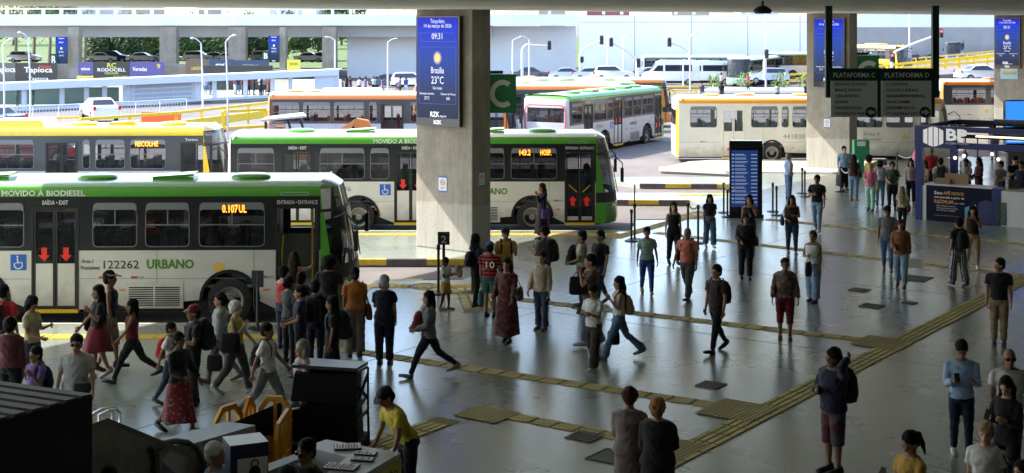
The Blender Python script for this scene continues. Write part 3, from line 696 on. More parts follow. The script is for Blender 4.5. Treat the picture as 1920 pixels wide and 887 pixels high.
    # roof fittings
    for (dst, yy, kind) in c.get('hatches', []):
        h = MB(); hx = X(dst)
        if kind == 'h': h.ball((hx,yy,3.10),(.45,.36,.09),16,e=.7); nm = 'roof_hatch'; ms = rs
        elif kind == 'o': h.box((hx-.45,yy-.3,3.07),(hx+.45,yy+.3,3.13)); h.slab([(hx-.45,yy-.3,3.1),(hx+.45,yy-.3,3.16),(hx+.45,yy+.3,3.16),(hx-.45,yy+.3,3.1)],(0,0,.05)); nm = 'roof_hatch'; ms = rs
        else:
            w = 1.9 if kind == 'ac' else 3.0
            h.slab([(hx-w/2,yy-.8,3.03),(hx-w/2+.12,yy-.72,3.26),(hx+w/2-.12,yy-.72,3.26),(hx+w/2,yy-.8,3.03)],(0,1.6,0)); nm = 'air_conditioner'; ms = rs if kind == 'ac' else M['white']
        h.build(nm, ms, root, smooth=True)
    # marks
    if 'grille' in c:
        a, b = c['grille']; g = MB(); x0, x1 = X(b), X(a); g.box((x0,-.008,.36),(x1,-.001,.86),0)
        for k in range(9):
            z = .40+.048*k
            for xa, xb in ((x0+.05,(x0+x1)/2-.02),((x0+x1)/2+.02,x1-.05)): g.box((xa,-.012,z),(xb,-.008,z+.024),1)
        g.ringplate(srect(x0-.03,.34,x1+.03,.90,0,y=-.01)[:4], srect(x0,.36,x1,.88,0,y=-.01)[:4], (0,.008,0), 2)
        g.build('engine_grille', [lo, M['undark'], lo], root)
    if 'trim' not in c or c['trim']:
        g = MB(); x = .12
        for a, b in cuts+[(xe, xe)]:
            if a-x > .3: g.box((x+.02,-.0045,.985),(a-.02,-.001,.995))
            x = b
        for k in (2.2, 4.3, 8.9): 
            if not any(X(b)-.05 < X(k) < X(a)+.05 for a, b in doors): g.box((X(k),-.0045,.34),(X(k)+.008,-.001,ZB))
        g.build('panel_joint', M['grey'], root)
        for k in (2.05, 4.85, 5.55, 8.7, 10.65, 11.8):
            if any(X(b)-.2 < X(k) < X(a)+.2 for a, b in doors): continue
            g = MB(); g.box((X(k),-.008,1.0),(X(k)+.14,-.001,1.04),0); g.box((X(k)+.14,-.008,1.0),(X(k)+.28,-.001,1.04),1); g.build('reflector', [M['redp'], M['lgrey']], root)
        for k in (2.0, 5.1, 7.6):
            g = MB(); g.box((X(k),-.01,.72),(X(k)+.14,-.001,.76)); g.build('side_lamp', M['amber'], root)
    for (s_, size, dist, z, wd, mk, *bo) in c.get('txt', []):
        lettering(s_, size, M[mk], root, (X(dist),-.006,z), NEARTXT, wd, 'LEFT', bo[0] if bo else 0)
    if 'access' in c:
        x0 = X(c['access']); g = MB(); g.box((x0,-.008,1.18),(x0+.34,-.001,1.52),0)
        n = 14; cx, cz = x0+.17, 1.30
        g.ringplate([(cx+.10*math.cos(R(-200+240*k/n)),-.012,cz+.10*math.sin(R(-200+240*k/n))) for k in range(n+1)], [(cx+.075*math.cos(R(-200+240*k/n)),-.012,cz+.075*math.sin(R(-200+240*k/n))) for k in range(n+1)], (0,.003,0), 1)
        g.bar((cx-.02,-.01,1.44),(cx-.01,-.01,1.33),.03,.003,1); g.bar((cx-.01,-.01,1.335),(cx+.07,-.01,1.335),.025,.003,1); g.bar((cx+.07,-.01,1.335),(cx+.11,-.01,1.25),.025,.003,1); g.ball((cx-.02,-.01,1.475),(.022,.003,.022),8,1)
        g.build('access_symbol', [M['signblue'], M['txtwhite']], root)
    if 'dest' in c:
        a, b, s_ = c['dest']; x0, x1 = X(b), X(a)
        g = MB(); g.box((x0,.03,2.34),(x1,.045,2.64)); g.build('display', M['ledoff'], root)
        for (st_, fx, w_) in s_: lettering(st_, .24, M['led'], root, (x0+fx,-.016,2.42), NEARTXT, w_, 'LEFT', .015, name='display_text')
    if c.get('sticker'):
        g = MB(); x0 = X(c['sticker']); g.face([(x0+.12*math.cos(6.283*k/18),-.004,1.22+.12*math.sin(6.283*k/18)) for k in range(18)]); g.build('round_sticker', M['stickery'], root, fix=False)
    if c.get('badge'):
        g = MB(); x0 = X(c['badge']); g.ringplate(rrect(x0,2.79,x0+.62,2.86,.03,y=-.006), rrect(x0+.012,2.802,x0+.608,2.848,.024,y=-.006), (0,.006,0)); g.build('badge_outline', M['lgrey'], root)
    return root
M['rubberline'] = mat('window_rubber_grey', (.20,.21,.22), .5)
gr = dict(low='bus_white', band='darkband', roofside='green', rooftop='white', corner='green', doors=[(.78,1.72),(5.98,7.0),(9.5,10.5)],
    wins=[(1.92,3.42),(3.55,4.58),(4.68,5.72),(7.12,7.78),(7.88,9.34),(10.68,11.9)], wheels=[2.72,8.1], L=12.2, entr=True, arrows={0:'up',1:'down'}, fullglass=True, hatches=[(2.4,.9,'h'),(4.05,.8,'o'),(5.8,.85,'h'),(8.1,.8,'o'),(10.0,.85,'h')],
    grille=(3.75,4.95), access=7.45, sticker=2.5, badge=1.62, glass='glassd',
    txt=[('URBANO',.27,4.52,1.21,1.02,'txtgreen',.03),('MOVIDO A BIODIESEL',.17,7.65,2.79,1.8,'txtwhite',.02),('EURO6',.22,9.1,1.3,.75,'txtgrey',.01)])
g1 = dict(gr); g1['open'] = 0; g1['rooftop'] = 'roofg'; g1['txt'] = gr['txt']+[('122262',.25,5.5,1.21,.76,'txtblack',.0),('Área 1',.12,5.92,1.33,.25,'txtblack'),('Piracicabana',.12,5.94,1.19,.40,'txtblack')]
g1['dest'] = (1.95,3.4,[('0.107',.52,.34),('UL',.88,.16)])
g1['sticker'] = 2.95
bus('green and white city bus 122262 nearest the camera, boarding at its front door', (-3.42-12.2, 31.12, -.2), R(1.2), g1)
g2 = dict(gr); g2['dest'] = (1.95,3.4,[('143.2',.25,.34),('HOSP.',.92,.34)]); g2['txt'] = gr['txt']
bus('green and white city bus with route 143.2 passing behind the middle pillar', (3.35-12.2, 44.62, -.2), 0, g2)
ye = dict(low='bus_grey', band='charcoal', roofside='yellow', rooftop='yellow', corner='yellow', doors=[(.45,1.5),(4.9,5.95),(9.6,10.6)],
    wins=[(1.95,3.2),(3.3,4.35),(4.45,4.78),(6.3,7.6),(7.75,9.2),(10.8,11.9)], wheels=[2.6,8.1], exits=False, hatches=[(7.0,1.0,'ac'),(4.9,.9,'h'),(3.6,1.0,'o'),(1.9,.9,'h')], glass='glass',
    dest=(1.95,3.2,[('RECOLHE',.2,.75)]), txt=[('Torino',.12,1.35,2.60,.42,'txtwhite')], seatmat='seat', fullglass=True)
bus('yellow roofed bus parked behind the nearest green bus', (-9.5-12.2, 47.6, -.2), R(1.0), ye)
og = dict(low='bus_grey', band='charcoal', roofside='orange', rooftop='white', corner='orange', doors=[(.6,1.6),(5.6,6.7),(9.7,9.71)][:2],
    wins=[(1.8,3.1),(3.2,4.3),(4.4,5.3),(6.85,7.3),(7.45,9.0),(9.1,10.5),(10.6,12.0)], wheels=[2.6,8.3], exits=False, rear='corner', hatches=[(8.2,1.0,'acw'),(3.5,1.0,'h'),(11.0,1.0,'h'),(9.9,.9,'h')], glass='glass',
    txt=[('445894',.34,9.4,1.12,1.0,'txtblack')], sticker=9.5, seatmat='seatred')
bus('orange roofed bus 445894 behind the orange excavator arm', (-11.85, 69.6, -.2), R(.6), og)
o2 = dict(og); o2['txt'] = [('445240',.34,6.5,1.12,1.0,'txtblack')]; o2['wheels'] = [5.2,10.4]; o2['hatches'] = [(6,1,'h')]; o2['access'] = 5.9+.0
bus('orange roofed bus 445240 half hidden right of the middle pillar', (PX(1186,80)-12.2, 80, -.24), R(.5), o2)
g3 = dict(gr); g3['hatches'] = [(2,.9,'h'),(4.5,.8,'o'),(6,.8,'h')]
bus('green roofed bus squeezed between two orange buses in the distance', (PX(1207,85.5)-12.2, 85.5, -.3), R(.5), g3)
o3 = dict(og); o3['hatches'] = [(5,1,'h'),(9,1,'h')]; o3['doors'] = [(.5,1.7)]; o3['wins'] = [(1.8,3.1),(3.2,4.3),(4.4,5.3),(5.5,6.9),(7.0,8.4)]; o3['fullglass'] = True; o3['glass'] = 'glassc'
bus('orange roofed bus farthest back with its front door showing beside the white van', (PX(1264,90)-12.2, 90, -.3), R(.5), o3)
# the white and green bus seen from behind at an angle
g5 = dict(gr); g5['txt'] = [('EURO6',.22,9.1,1.3,.75,'txtgrey',.01),('URBANO',.2,5.0,1.21,.9,'txtgreen',.03)]; g5['glass'] = 'glass'
g5['roofside'] = 'green'; g5['low'] = 'bus_grey'; g5['rooftop'] = 'green'
a5 = math.atan2(13.5, 4.6); p5 = Vector((PX(1066,69), 69, -.28)); e5 = Vector((PX(1229,78.3), 78.3, -.28))
b5 = bus('white backed bus 122793 pulling away at an angle', p5, math.atan2(e5.y-p5.y, e5.x-p5.x), g5)
mb = MB(); mb.ringplate(rrect(.12,.45,2.38,2.6,.3,y=0), rrect(.17,.5,2.33,2.55,.26,y=0), (0,.01,0)); mb.build('rear_stripe', M['redp'], b5, (-.05,2.5,0), (0,0,R(-90)))
mb = MB(); mb.box((.0,0,1.05),(.6,.02,1.3)); mb.build('display', M['ledoff'], b5, (-.06,1.1,0), (0,0,R(-90)))
lettering('143.2', .2, M['led'], b5, (-.066,1.0,1.1), (R(90),0,R(-90)), .42)
lettering('122793', .2, M['txtgrey'], b5, (-.05,2.1,1.12), (R(90),0,R(-90)), .6)
mb = MB(); mb.box((0,0,.0),(.34,.01,.3)); mb.build('access_symbol', M['signblue'], b5, (-.05,2.0,.55), (0,0,R(-90)))
# cream bus at the middle right
cr = dict(L=12.9, low='bus_cream', band='bus_cream', roofside='orange2', rooftop='white', corner='bus_cream', rear='corner', doors=[(.15+.6,1.75),(6.6-.1,7.6),(9.7,10.9)][0:1]+[(9.75,10.8)],
    wins=[(2.0,3.3),(3.4,4.7),(4.8,6.1),(6.25,7.6),(7.7,8.1),(8.2,9.5),(11.0,12.3)], wheels=[2.35,8.55], exits=False, ddark=False, darkarch=False, arrows={1:'low'}, hatches=[(11.2,1,'h'),(9.6,1.1,'o'),(7.0,1,'h')], glass='glassc',
    txt=[('441830',.30,8.0,1.16,1.0,'txtgrey'),('Área 4',.25,4.3,1.3,.72,'txtgrey'),('Marechal',.22,4.3,1.06,.75,'txtgrey')], sticker=2.35+.05, doorsplit=1.5)
cr['wheels'] = [2.3, 8.5]
bus('cream bus 441830 with amber roof edge passing behind the right pillar', (PX(1268,66.2), 66.2, -.2), R(-.3), cr)
o6 = dict(og); o6['low'] = 'bus_cream'; o6['doors'] = [(.6,1.6)]; o6['wins'] = [(1.8,3.1),(3.2,4.3),(4.4,5.8),(6.0,7.4),(7.6,9.3),(9.5,11.6)]; o6['txt'] = [('Área 4',.28,8.2,1.3,.9,'txtgrey'),('Marechal',.28,8.4,1.0,1.2,'txtgrey')]; o6['hatches'] = [(9.0,1,'h'),(5,1,'h')]
bus('orange roofed bus at the far right edge behind the blue kiosk', (PX(1765,86), 86, -.25), 0, o6)
# far buses by the retaining wall
g7 = dict(gr); g7['hatches'] = [(3,.9,'h'),(7,.9,'h')]; g7['txt'] = []; g7['low'] = 'bus_grey'; g7['roofside'] = 'roofg'; g7['corner'] = 'roofg'
bus('distant pale green bus in front of the blue wall behind the white van', (PX(1212,158), 162, -.65), 0, g7)
bus('distant green bus facing the camera in front of the blue wall', (PX(1418,158)+1.6, 164, -.65), R(-118), g7)
bus('distant green bus behind the silver car, turning from the right', (PX(1452,160)+11.5, 166, -.3), R(-172), g7)
y8 = dict(ye); y8['txt'] = []; y8.pop('dest'); y8['hatches'] = [(4,1,'ac')]; y8['low'] = 'yellow'
bus('distant yellow and orange bus left of the red traffic light', (PX(1690,150)-12.2*.62, 150+12.2*.785, PZ(141,150)), R(-51.7), y8)
b8 = dict(gr); b8['low'] = 'bus_grey'; b8['corner'] = 'blue'; b8['roofside'] = 'charcoal'; b8['rooftop'] = 'charcoal'; b8['txt'] = []; b8['hatches'] = []
bus('distant blue fronted bus coming down the far ramp', (PX(1768,235)+4.6, 247, PZ(114,235)), R(-110), b8)
# ------------------------------------------------------------------ far deck, walls, platform B
D0 = 170.0
def xr(px): return PX(px, D0)
M['deckface'] = mat('deck_fascia_white', (.72,.75,.80), .8, var=.05, vscale=.2, dirt=.15, dirtcol=(.45,.45,.46))
M['girder'] = mat('deck_girder', (.40,.40,.41), .85, var=.08, vscale=.3, dirt=.2, dirtcol=(.25,.25,.25))
mb = MB(); mb.box((xr(-400),D0,PZ(48,D0)),(xr(1086),D0+36,PZ(27,D0)),0)
o = mb.build('far_deck', M['deckface']); tag(o, kind='structure')
mb = MB(); mb.box((xr(-400),D0+2.2,PZ(70,D0)),(xr(922),D0+5.9,PZ(48,D0)-.01))
tag(mb.build('far_deck_girder', M['girder']), kind='structure')
mb = MB(); mb.box((xr(1086),D0,-1.2),(xr(1535),D0+1.0,PZ(29,D0)),0)
tag(mb.build('blue_white_wall', M['wallw']), 'tall pale bluish retaining wall behind the far traffic', 'wall')
mb = MB(); mb.box((xr(640),D0+6,-1.2),(xr(1084),D0+6.5,PZ(48,D0)-.1))
tag(mb.build('white_back_wall', M['wallw']), 'white wall under the far deck behind the parked cars', 'wall')
mb = MB()
for px in (1190, 1296, 1402, 1500): mb.box((xr(px)-.05,D0-.02,-1.2),(xr(px)+.05,D0-.002,PZ(30,D0)))
mb.box((xr(1087),D0-.03,PZ(42,D0)),(xr(1534),D0-.002,PZ(41,D0))); tag(mb.build('wall_joints', M['girder']), kind='structure')
mb = MB()
for px in range(-60, 1540, 34): mb.box((xr(px),D0+.3,PZ(27,D0)),(xr(px+5),D0+.7,PZ(17,D0)))
mb.box((xr(-60),D0+.35,PZ(18,D0)),(xr(1535),D0+.65,PZ(15,D0)))
tag(mb.build('deck_balustrade', M['white']), 'white balustrade along the top of the far deck', 'balustrade')
# right-hand far wall and ramps
mb = MB(); mb.box((PX(1590,250),250,-3),(PX(1990,250),251,PZ(51,250)))
tag(mb.build('grey_ramp_wall', mat('grey_wall', (.30,.30,.30), .85, var=.12, vscale=.3, dirt=.3, dirtcol=(.2,.2,.2))), 'grey concrete retaining wall beyond the ramp at the right', 'wall')
mb = MB(); mb.box((PX(1560,270),270,-3),(PX(2100,270),274,PZ(20,270)))
tag(mb.build('white_deck_above_ramp', M['deckface']), 'white upper deck parapet above the grey ramp wall', 'wall')
def ramp(d0, d1, xa, ya, xb, yb, dm):
    return [Vector((PX(xa,dm),d0,PZ(ya,dm))), Vector((PX(xb,dm),d0,PZ(yb,dm))), Vector((PX(xb,dm),d1,PZ(yb,dm)+.1)), Vector((PX(xa,dm),d1,PZ(ya,dm)+.1))]
mb = MB(); mb.slab(ramp(228,249.5,1560,138,2000,100,228),(0,0,-2.5)); mb.slab(ramp(150,168,1560,152,2000,126,150),(0,0,-2.5))
tag(mb.build('ramp_road', M['asphalt']), kind='structure')
def guard_rail(lab, pts, h=.9, step=1.4, grp='yellow guard rails along the far roads', solid=False, thick=.12):
    root = thing('guard_rail', lab, 'guard rail', pts[0], 0, grp); o0 = Vector(pts[0])
    mb = MB()
    for a, b in zip(pts[:-1], pts[1:]):
        a = Vector(a)-o0; b = Vector(b)-o0; up = Vector((0,0,h))
        mb.bar(a+up, b+up, thick, thick); mb.bar(a+up*.35, b+up*.35, thick, thick*(3 if solid else 1))
    mb.build('rail', M['yline'], root)
    q = MB(); q.bar((0,0,-.1), (0,0,h), thick*.9, thick*.9, up=(0,1,0)); pr = None
    for a, b in zip(pts[:-1], pts[1:]):
        a = Vector(a)-o0; b = Vector(b)-o0; n = max(1, min(40, int((b-a).length/step)))
        for i in range(n+1):
            p = a.lerp(b, i/n)
            if pr is None: pr = q.build('post', M['yline'], root, p)
            else: o = pr.copy(); COL.objects.link(o); o.location = p
guard_rail('yellow guard rail along the far ramp below the blue bus', [P(1640,131,226), P(1930,104,226)], 1.2, 1.6, solid=True, thick=.17)
guard_rail('lower yellow guard rail above the white cars at the right', [P(1640,141,148), P(1930,113,148)], .9, 1.4, thick=.22)
guard_rail('short yellow guard rail left of the standing couple beyond the cream bus', [P(1235,182,118), P(1305,180,118)], .5, 2)
guard_rail('second yellow guard rail beyond the orange bus nose', [P(1240,174,126), P(1315,172,126)], .5, 2)
guard_rail('yellow guard rail behind the yellow bus running to the orange bus', [P(150,262,78), P(330,247,84), P(506,224,94)], 1.1, 2.6, solid=True, thick=.16)
guard_rail('thin yellow handrail between the yellow bus and the excavator', [P(418,258,66), P(498,253,68)], 1.2, 3)
guard_rail('yellow guard rail low at the left behind the dark car', [P(40,243,80), P(150,240,82)], .6, 2)
guard_rail('short yellow guard rail by the silver car on the right', [P(1478,156,155), P(1520,153,155)], .9, 1.5, thick=.2)

# platform B: floor, pillars, banners, glass pavilion
mb = MB(); mb.prism([(PX(-300,108),108),(PX(400,121),121),(PX(640,131),131),(PX(640,165),165),(PX(-300,165),165)], -1.2, -.36)
tag(mb.build('far_platform', M['concl']), kind='structure')
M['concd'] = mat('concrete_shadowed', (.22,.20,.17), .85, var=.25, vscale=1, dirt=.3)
def far_pillar(lab, x0, x1, d, ym, m, x2=None):
    root = thing('concrete_pillar', lab, 'pillar', (PX(x0,d), d, -.36), 0, 'pillars under the far deck')
    mb = MB(); mb.box((0,0,0),(PX(x1,d)-PX(x0,d),1.6,PZ(66,d)+.36+.9)); o = mb.build('shaft', m, root); return root
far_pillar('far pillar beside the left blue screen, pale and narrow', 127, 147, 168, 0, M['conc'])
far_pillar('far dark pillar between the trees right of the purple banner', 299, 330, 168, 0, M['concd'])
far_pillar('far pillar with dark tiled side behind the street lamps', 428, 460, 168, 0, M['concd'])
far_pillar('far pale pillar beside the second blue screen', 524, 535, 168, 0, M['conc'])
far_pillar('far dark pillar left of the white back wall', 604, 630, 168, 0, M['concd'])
def far_screen(lab, x0, x1, y0, y1, d):
    w = PX(x1,d)-PX(x0,d); h = PZ(y0,d)-PZ(y1,d)
    root = thing('weather_screen', lab, 'screen', (PX(x0,d), d, PZ(y1,d)), 0, 'blue weather screens on the far platform')
    mb = MB(); mb.box((0,0,0),(w,.2,h)); mb.build('casing', M['black'], root)
    mb = MB(); mb.box((.06,-.01,h*.06),(w-.06,-.002,h-.04)); mb.build('display', M['scr'], root)
    for s_, z, wd in (('Terça-feira',.93,.5),('09:31',.8,.35),('Brasília',.5,.4),('23°C',.38,.4),('RZK',.03,.3)): lettering(s_, .22, M['scrtxt'], root, (w/2,-.014,h*z), NEARTXT, wd*w, 'CENTER')
    mb = MB(); mb.ball((w/2,-.012,h*.63),(w*.09,.003,w*.1),10); mb.build('sun_symbol', M['scrsun'], root)
far_screen('far weather screen on the pillar at the upper left', 104, 126, 69, 128, 167)
far_screen('far weather screen between the trees left of the lawn', 503, 524, 67, 117, 167)
def far_sign(lab, x0, x1, y0, y1, d):
    w = PX(x1,d)-PX(x0,d); h = PZ(y0,d)-PZ(y1,d)
    root = thing('platform_sign', lab, 'sign', (PX(x0,d), d, PZ(y1,d)), 0, 'green letter B signs on the far platform')
    mb = MB(); mb.box((0,0,0),(w,.3,h)); mb.build('box', M['signgd'], root); lettering('B', h, M['signw'], root, (w/2,-.01,h*.14), NEARTXT, w*.6, 'CENTER', .02)
far_sign('far letter B sign left of the first far screen', 94, 106, 101, 123, 166.5)
far_sign('far letter B sign left of the second far screen', 492, 504, 97, 112, 166.5)
M['b_dark'] = mat('banner_black', (.035,.032,.03), .5); M['b_purple'] = mat('banner_purple', (.09,.07,.24), .5); M['b_brown'] = mat('banner_brown', (.13,.085,.06), .5, var=.15); M['b_navy'] = mat('banner_navy', (.03,.05,.11), .5)
M['b_grey'] = mat('banner_brown_grey', (.12,.11,.10), .6, var=.2); M['b_yel'] = mat('banner_yellow', (.62,.55,.06), .5)
def banner(lab, x0, x1, y0, y1, m, txts, d=158):
    w = PX(x1,d)-PX(x0,d); h = PZ(y0,d)-PZ(y1,d)
    root = thing('shop_banner', lab, 'banner', (PX(x0,d), d, PZ(y1,d)), 0, 'shop banners on the far platform')
    mb = MB(); mb.box((0,0,0),(w,.25,h)); mb.build('panel', m, root)
    for s_, fx, fz, wd, hh, mm in txts: lettering(s_, h*hh, mm, root, (w*fx,-.01,h*fz), NEARTXT, w*wd, 'CENTER', .015)
T = M['txtwhite']; TY = M['b_yel']; TR = M['red']; TG = M['txtgrey']
banner('shop banner cut off at the far left edge, grey brown', -20, 29, 118, 156, M['b_grey'], [('Tapioca',.6,.55,.8,.4,T)])
banner('black tapioca shop banner near the upper left', 30, 106, 118, 152, M['b_dark'], [('Tapioca',.55,.48,.7,.42,T),('Nosso',.72,.74,.3,.2,TR),('Tapioca',.55,.06,.5,.25,T)])
banner('small purple phone shop banner', 146, 175, 117, 140, M['b_purple'], [('vivo',.5,.35,.6,.4,T)])
banner('narrow yellow framed banner under the small purple one', 144, 175, 142, 150, M['b_yel'], [('CELULAR',.5,.2,.8,.6,TG)])
banner('black mobile phone shop banner in the middle of the row', 176, 242, 116, 149, M['b_dark'], [('RC',.5,.68,.25,.36,TY),('RODOCELL',.5,.46,.8,.26,T),('CELULAR',.5,.30,.4,.18,TY),('3327-0897',.75,.08,.4,.18,TY)])
banner('wide purple banner reading Veredas', 243, 307, 116, 147, M['b_purple'], [('Veredas',.3,.45,.42,.34,T),('9',.85,.6,.1,.4,TY)])
banner('brown lunch shop banner with an oval mark', 348, 392, 111, 144, M['b_brown'], [('LANCHES',.5,.4,.5,.25,TY)])
banner('navy banner with white round letters', 392, 437, 111, 142, M['b_navy'], [('ex',.45,.45,.4,.6,T)])
banner('dark navy banner right of the round letters', 438, 504, 113, 140, M['b_navy'], [('TERMINAL',.5,.55,.5,.25,TG)])
banner('bright yellow banner on the lawn side', 538, 563, 112, 132, M['b_yel'], [('25103',.5,.5,.6,.3,M['txtblack'])])
mb = MB()
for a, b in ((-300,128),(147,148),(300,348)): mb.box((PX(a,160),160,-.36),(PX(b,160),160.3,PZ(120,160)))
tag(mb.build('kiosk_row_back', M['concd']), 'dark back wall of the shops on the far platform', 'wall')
# glass pavilion
M['pavw'] = mat('pavilion_white', (.62,.67,.76), .5); M['pavgl'] = glass('pavilion_glass', (.10,.18,.16), .45)
pv = thing('boarding_pavilion', 'long white framed glass boarding pavilion on the far platform', 'pavilion', (0,0,0))
xsP = [-40, 0, 45, 116, 162, 196, 235, 248, 363, 378, 402, 460, 511, 545, 590, 632]
def pvd(px): return 107+(px/632)*24
def pvt(px, f):   # f 0 bottom .. 1 top
    yb = 208-px*.055; yt = 160.5-px*.043; return P(px, yb+(yt-yb)*f, pvd(px))
mb = MB(); mb.bar(pvt(-40,.94)+Vector((0,0,0)), pvt(632,.94), .5, .55); mb.bar(pvt(-40,.0), pvt(632,.0), .5, .18)
for px in (45,116,162,196,235,248,363,402,460,511,545,632): mb.bar(pvt(px,0), pvt(px,1), .32, .32, up=(0,1,0))
mb.build('frame', M['pavw'], pv)
mb = MB()
for a, b in ((235,248),(590,632),(363,378)): mb.face([pvt(a,0),pvt(b,0),pvt(b,1),pvt(a,1)])
mb.slab([pvt(-40,1)+Vector((0,-.3,.03)),pvt(632,1)+Vector((0,-.3,.03)),pvt(632,1)+Vector((0,4,.03)),pvt(-40,1)+Vector((0,4,.03))],(0,0,.1))
mb.build('panel', M['pavw'], pv, fix=False)
mb = MB(); mb.face([pvt(248,.05),pvt(363,.05),pvt(363,.9),pvt(248,.9)],0)
for f in (.2,.4,.6,.8): mb.bar(pvt(250,f)+Vector((0,-.05,0)),pvt(361,f)+Vector((0,-.05,0)),.06,.1,1)
for px in (285,325): mb.bar(pvt(px,.05)+Vector((0,-.05,0)),pvt(px,.9)+Vector((0,-.05,0)),.06,.1,1)
mb.build('louvre_panel', [mat('louvre_grey_blue', (.42,.46,.54), .5), M['pavw']], pv, fix=False)
for a, b in zip((-40,45,116,162,196),(45,116,162,196,235)):
    mb = MB(); mb.face([pvt(a,.02),pvt(b,.02),pvt(b,.9),pvt(a,.9)]); mb.build('glass_pane', M['pavgl'], pv, fix=False)
for a, b in ((511,545),(402,425)):
    mb = MB(); mb.face([pvt(a,.02),pvt(b,.02),pvt(b,.9),pvt(a,.9)]); mb.build('glass_pane', M['pavgl'], pv, fix=False)
mb = MB(); mb.box((PX(-40,116),116,-.36),(PX(235,118),116.1,1.0)); mb.build('inner_partition', mat('green_grey_partition',(.10,.15,.12),.7,var=.3,vscale=.6), pv)
mb = MB(); mb.box((PX(378,140),140,-.36),(PX(511,140),140.2,2.0)); mb.build('inner_shade_wall', M['b_dark'], pv)
# grey steel crowd barriers in front of the pavilion
def steel_barrier(lab, pa, pb, h=1.05):
    root = thing('crowd_barrier', lab, 'barrier', pa, 0, 'grey steel crowd barriers by the pavilion'); a = Vector((0,0,0)); b = Vector(pb)-Vector(pa); up = Vector((0,0,h))
    mb = MB(); mb.tube([a, a+up, b+up, b], .045, 6); mb.bar(a+up*.15, b+up*.15, .05)
    mb.build('frame', M['galv'], root)
    mb = MB(); n = int((b-a).length/.22)
    for i in range(1, n): p = a.lerp(b, i/n); mb.bar(p+up*.15, p+up, .03, up=(0,1,0))
    mb.build('bar_row', M['galv'], root)
bx = [(0,232),(62,229),(110,227),(160,224),(208,221),(255,219),(300,216),(350,213)]
for i, (a, b) in enumerate(zip(bx[:-1], bx[1:])):
    steel_barrier(['grey crowd barrier at the far left edge','grey crowd barrier behind the roof of the dark car','grey crowd barrier just left of the white car','grey crowd barrier behind the white car','grey crowd barrier just right of the white car','grey crowd barrier above the orange sign','last grey crowd barrier before the tall lamp posts'][i], P(*a, 92+i*1.5), P(*b, 93.5+i*1.5))

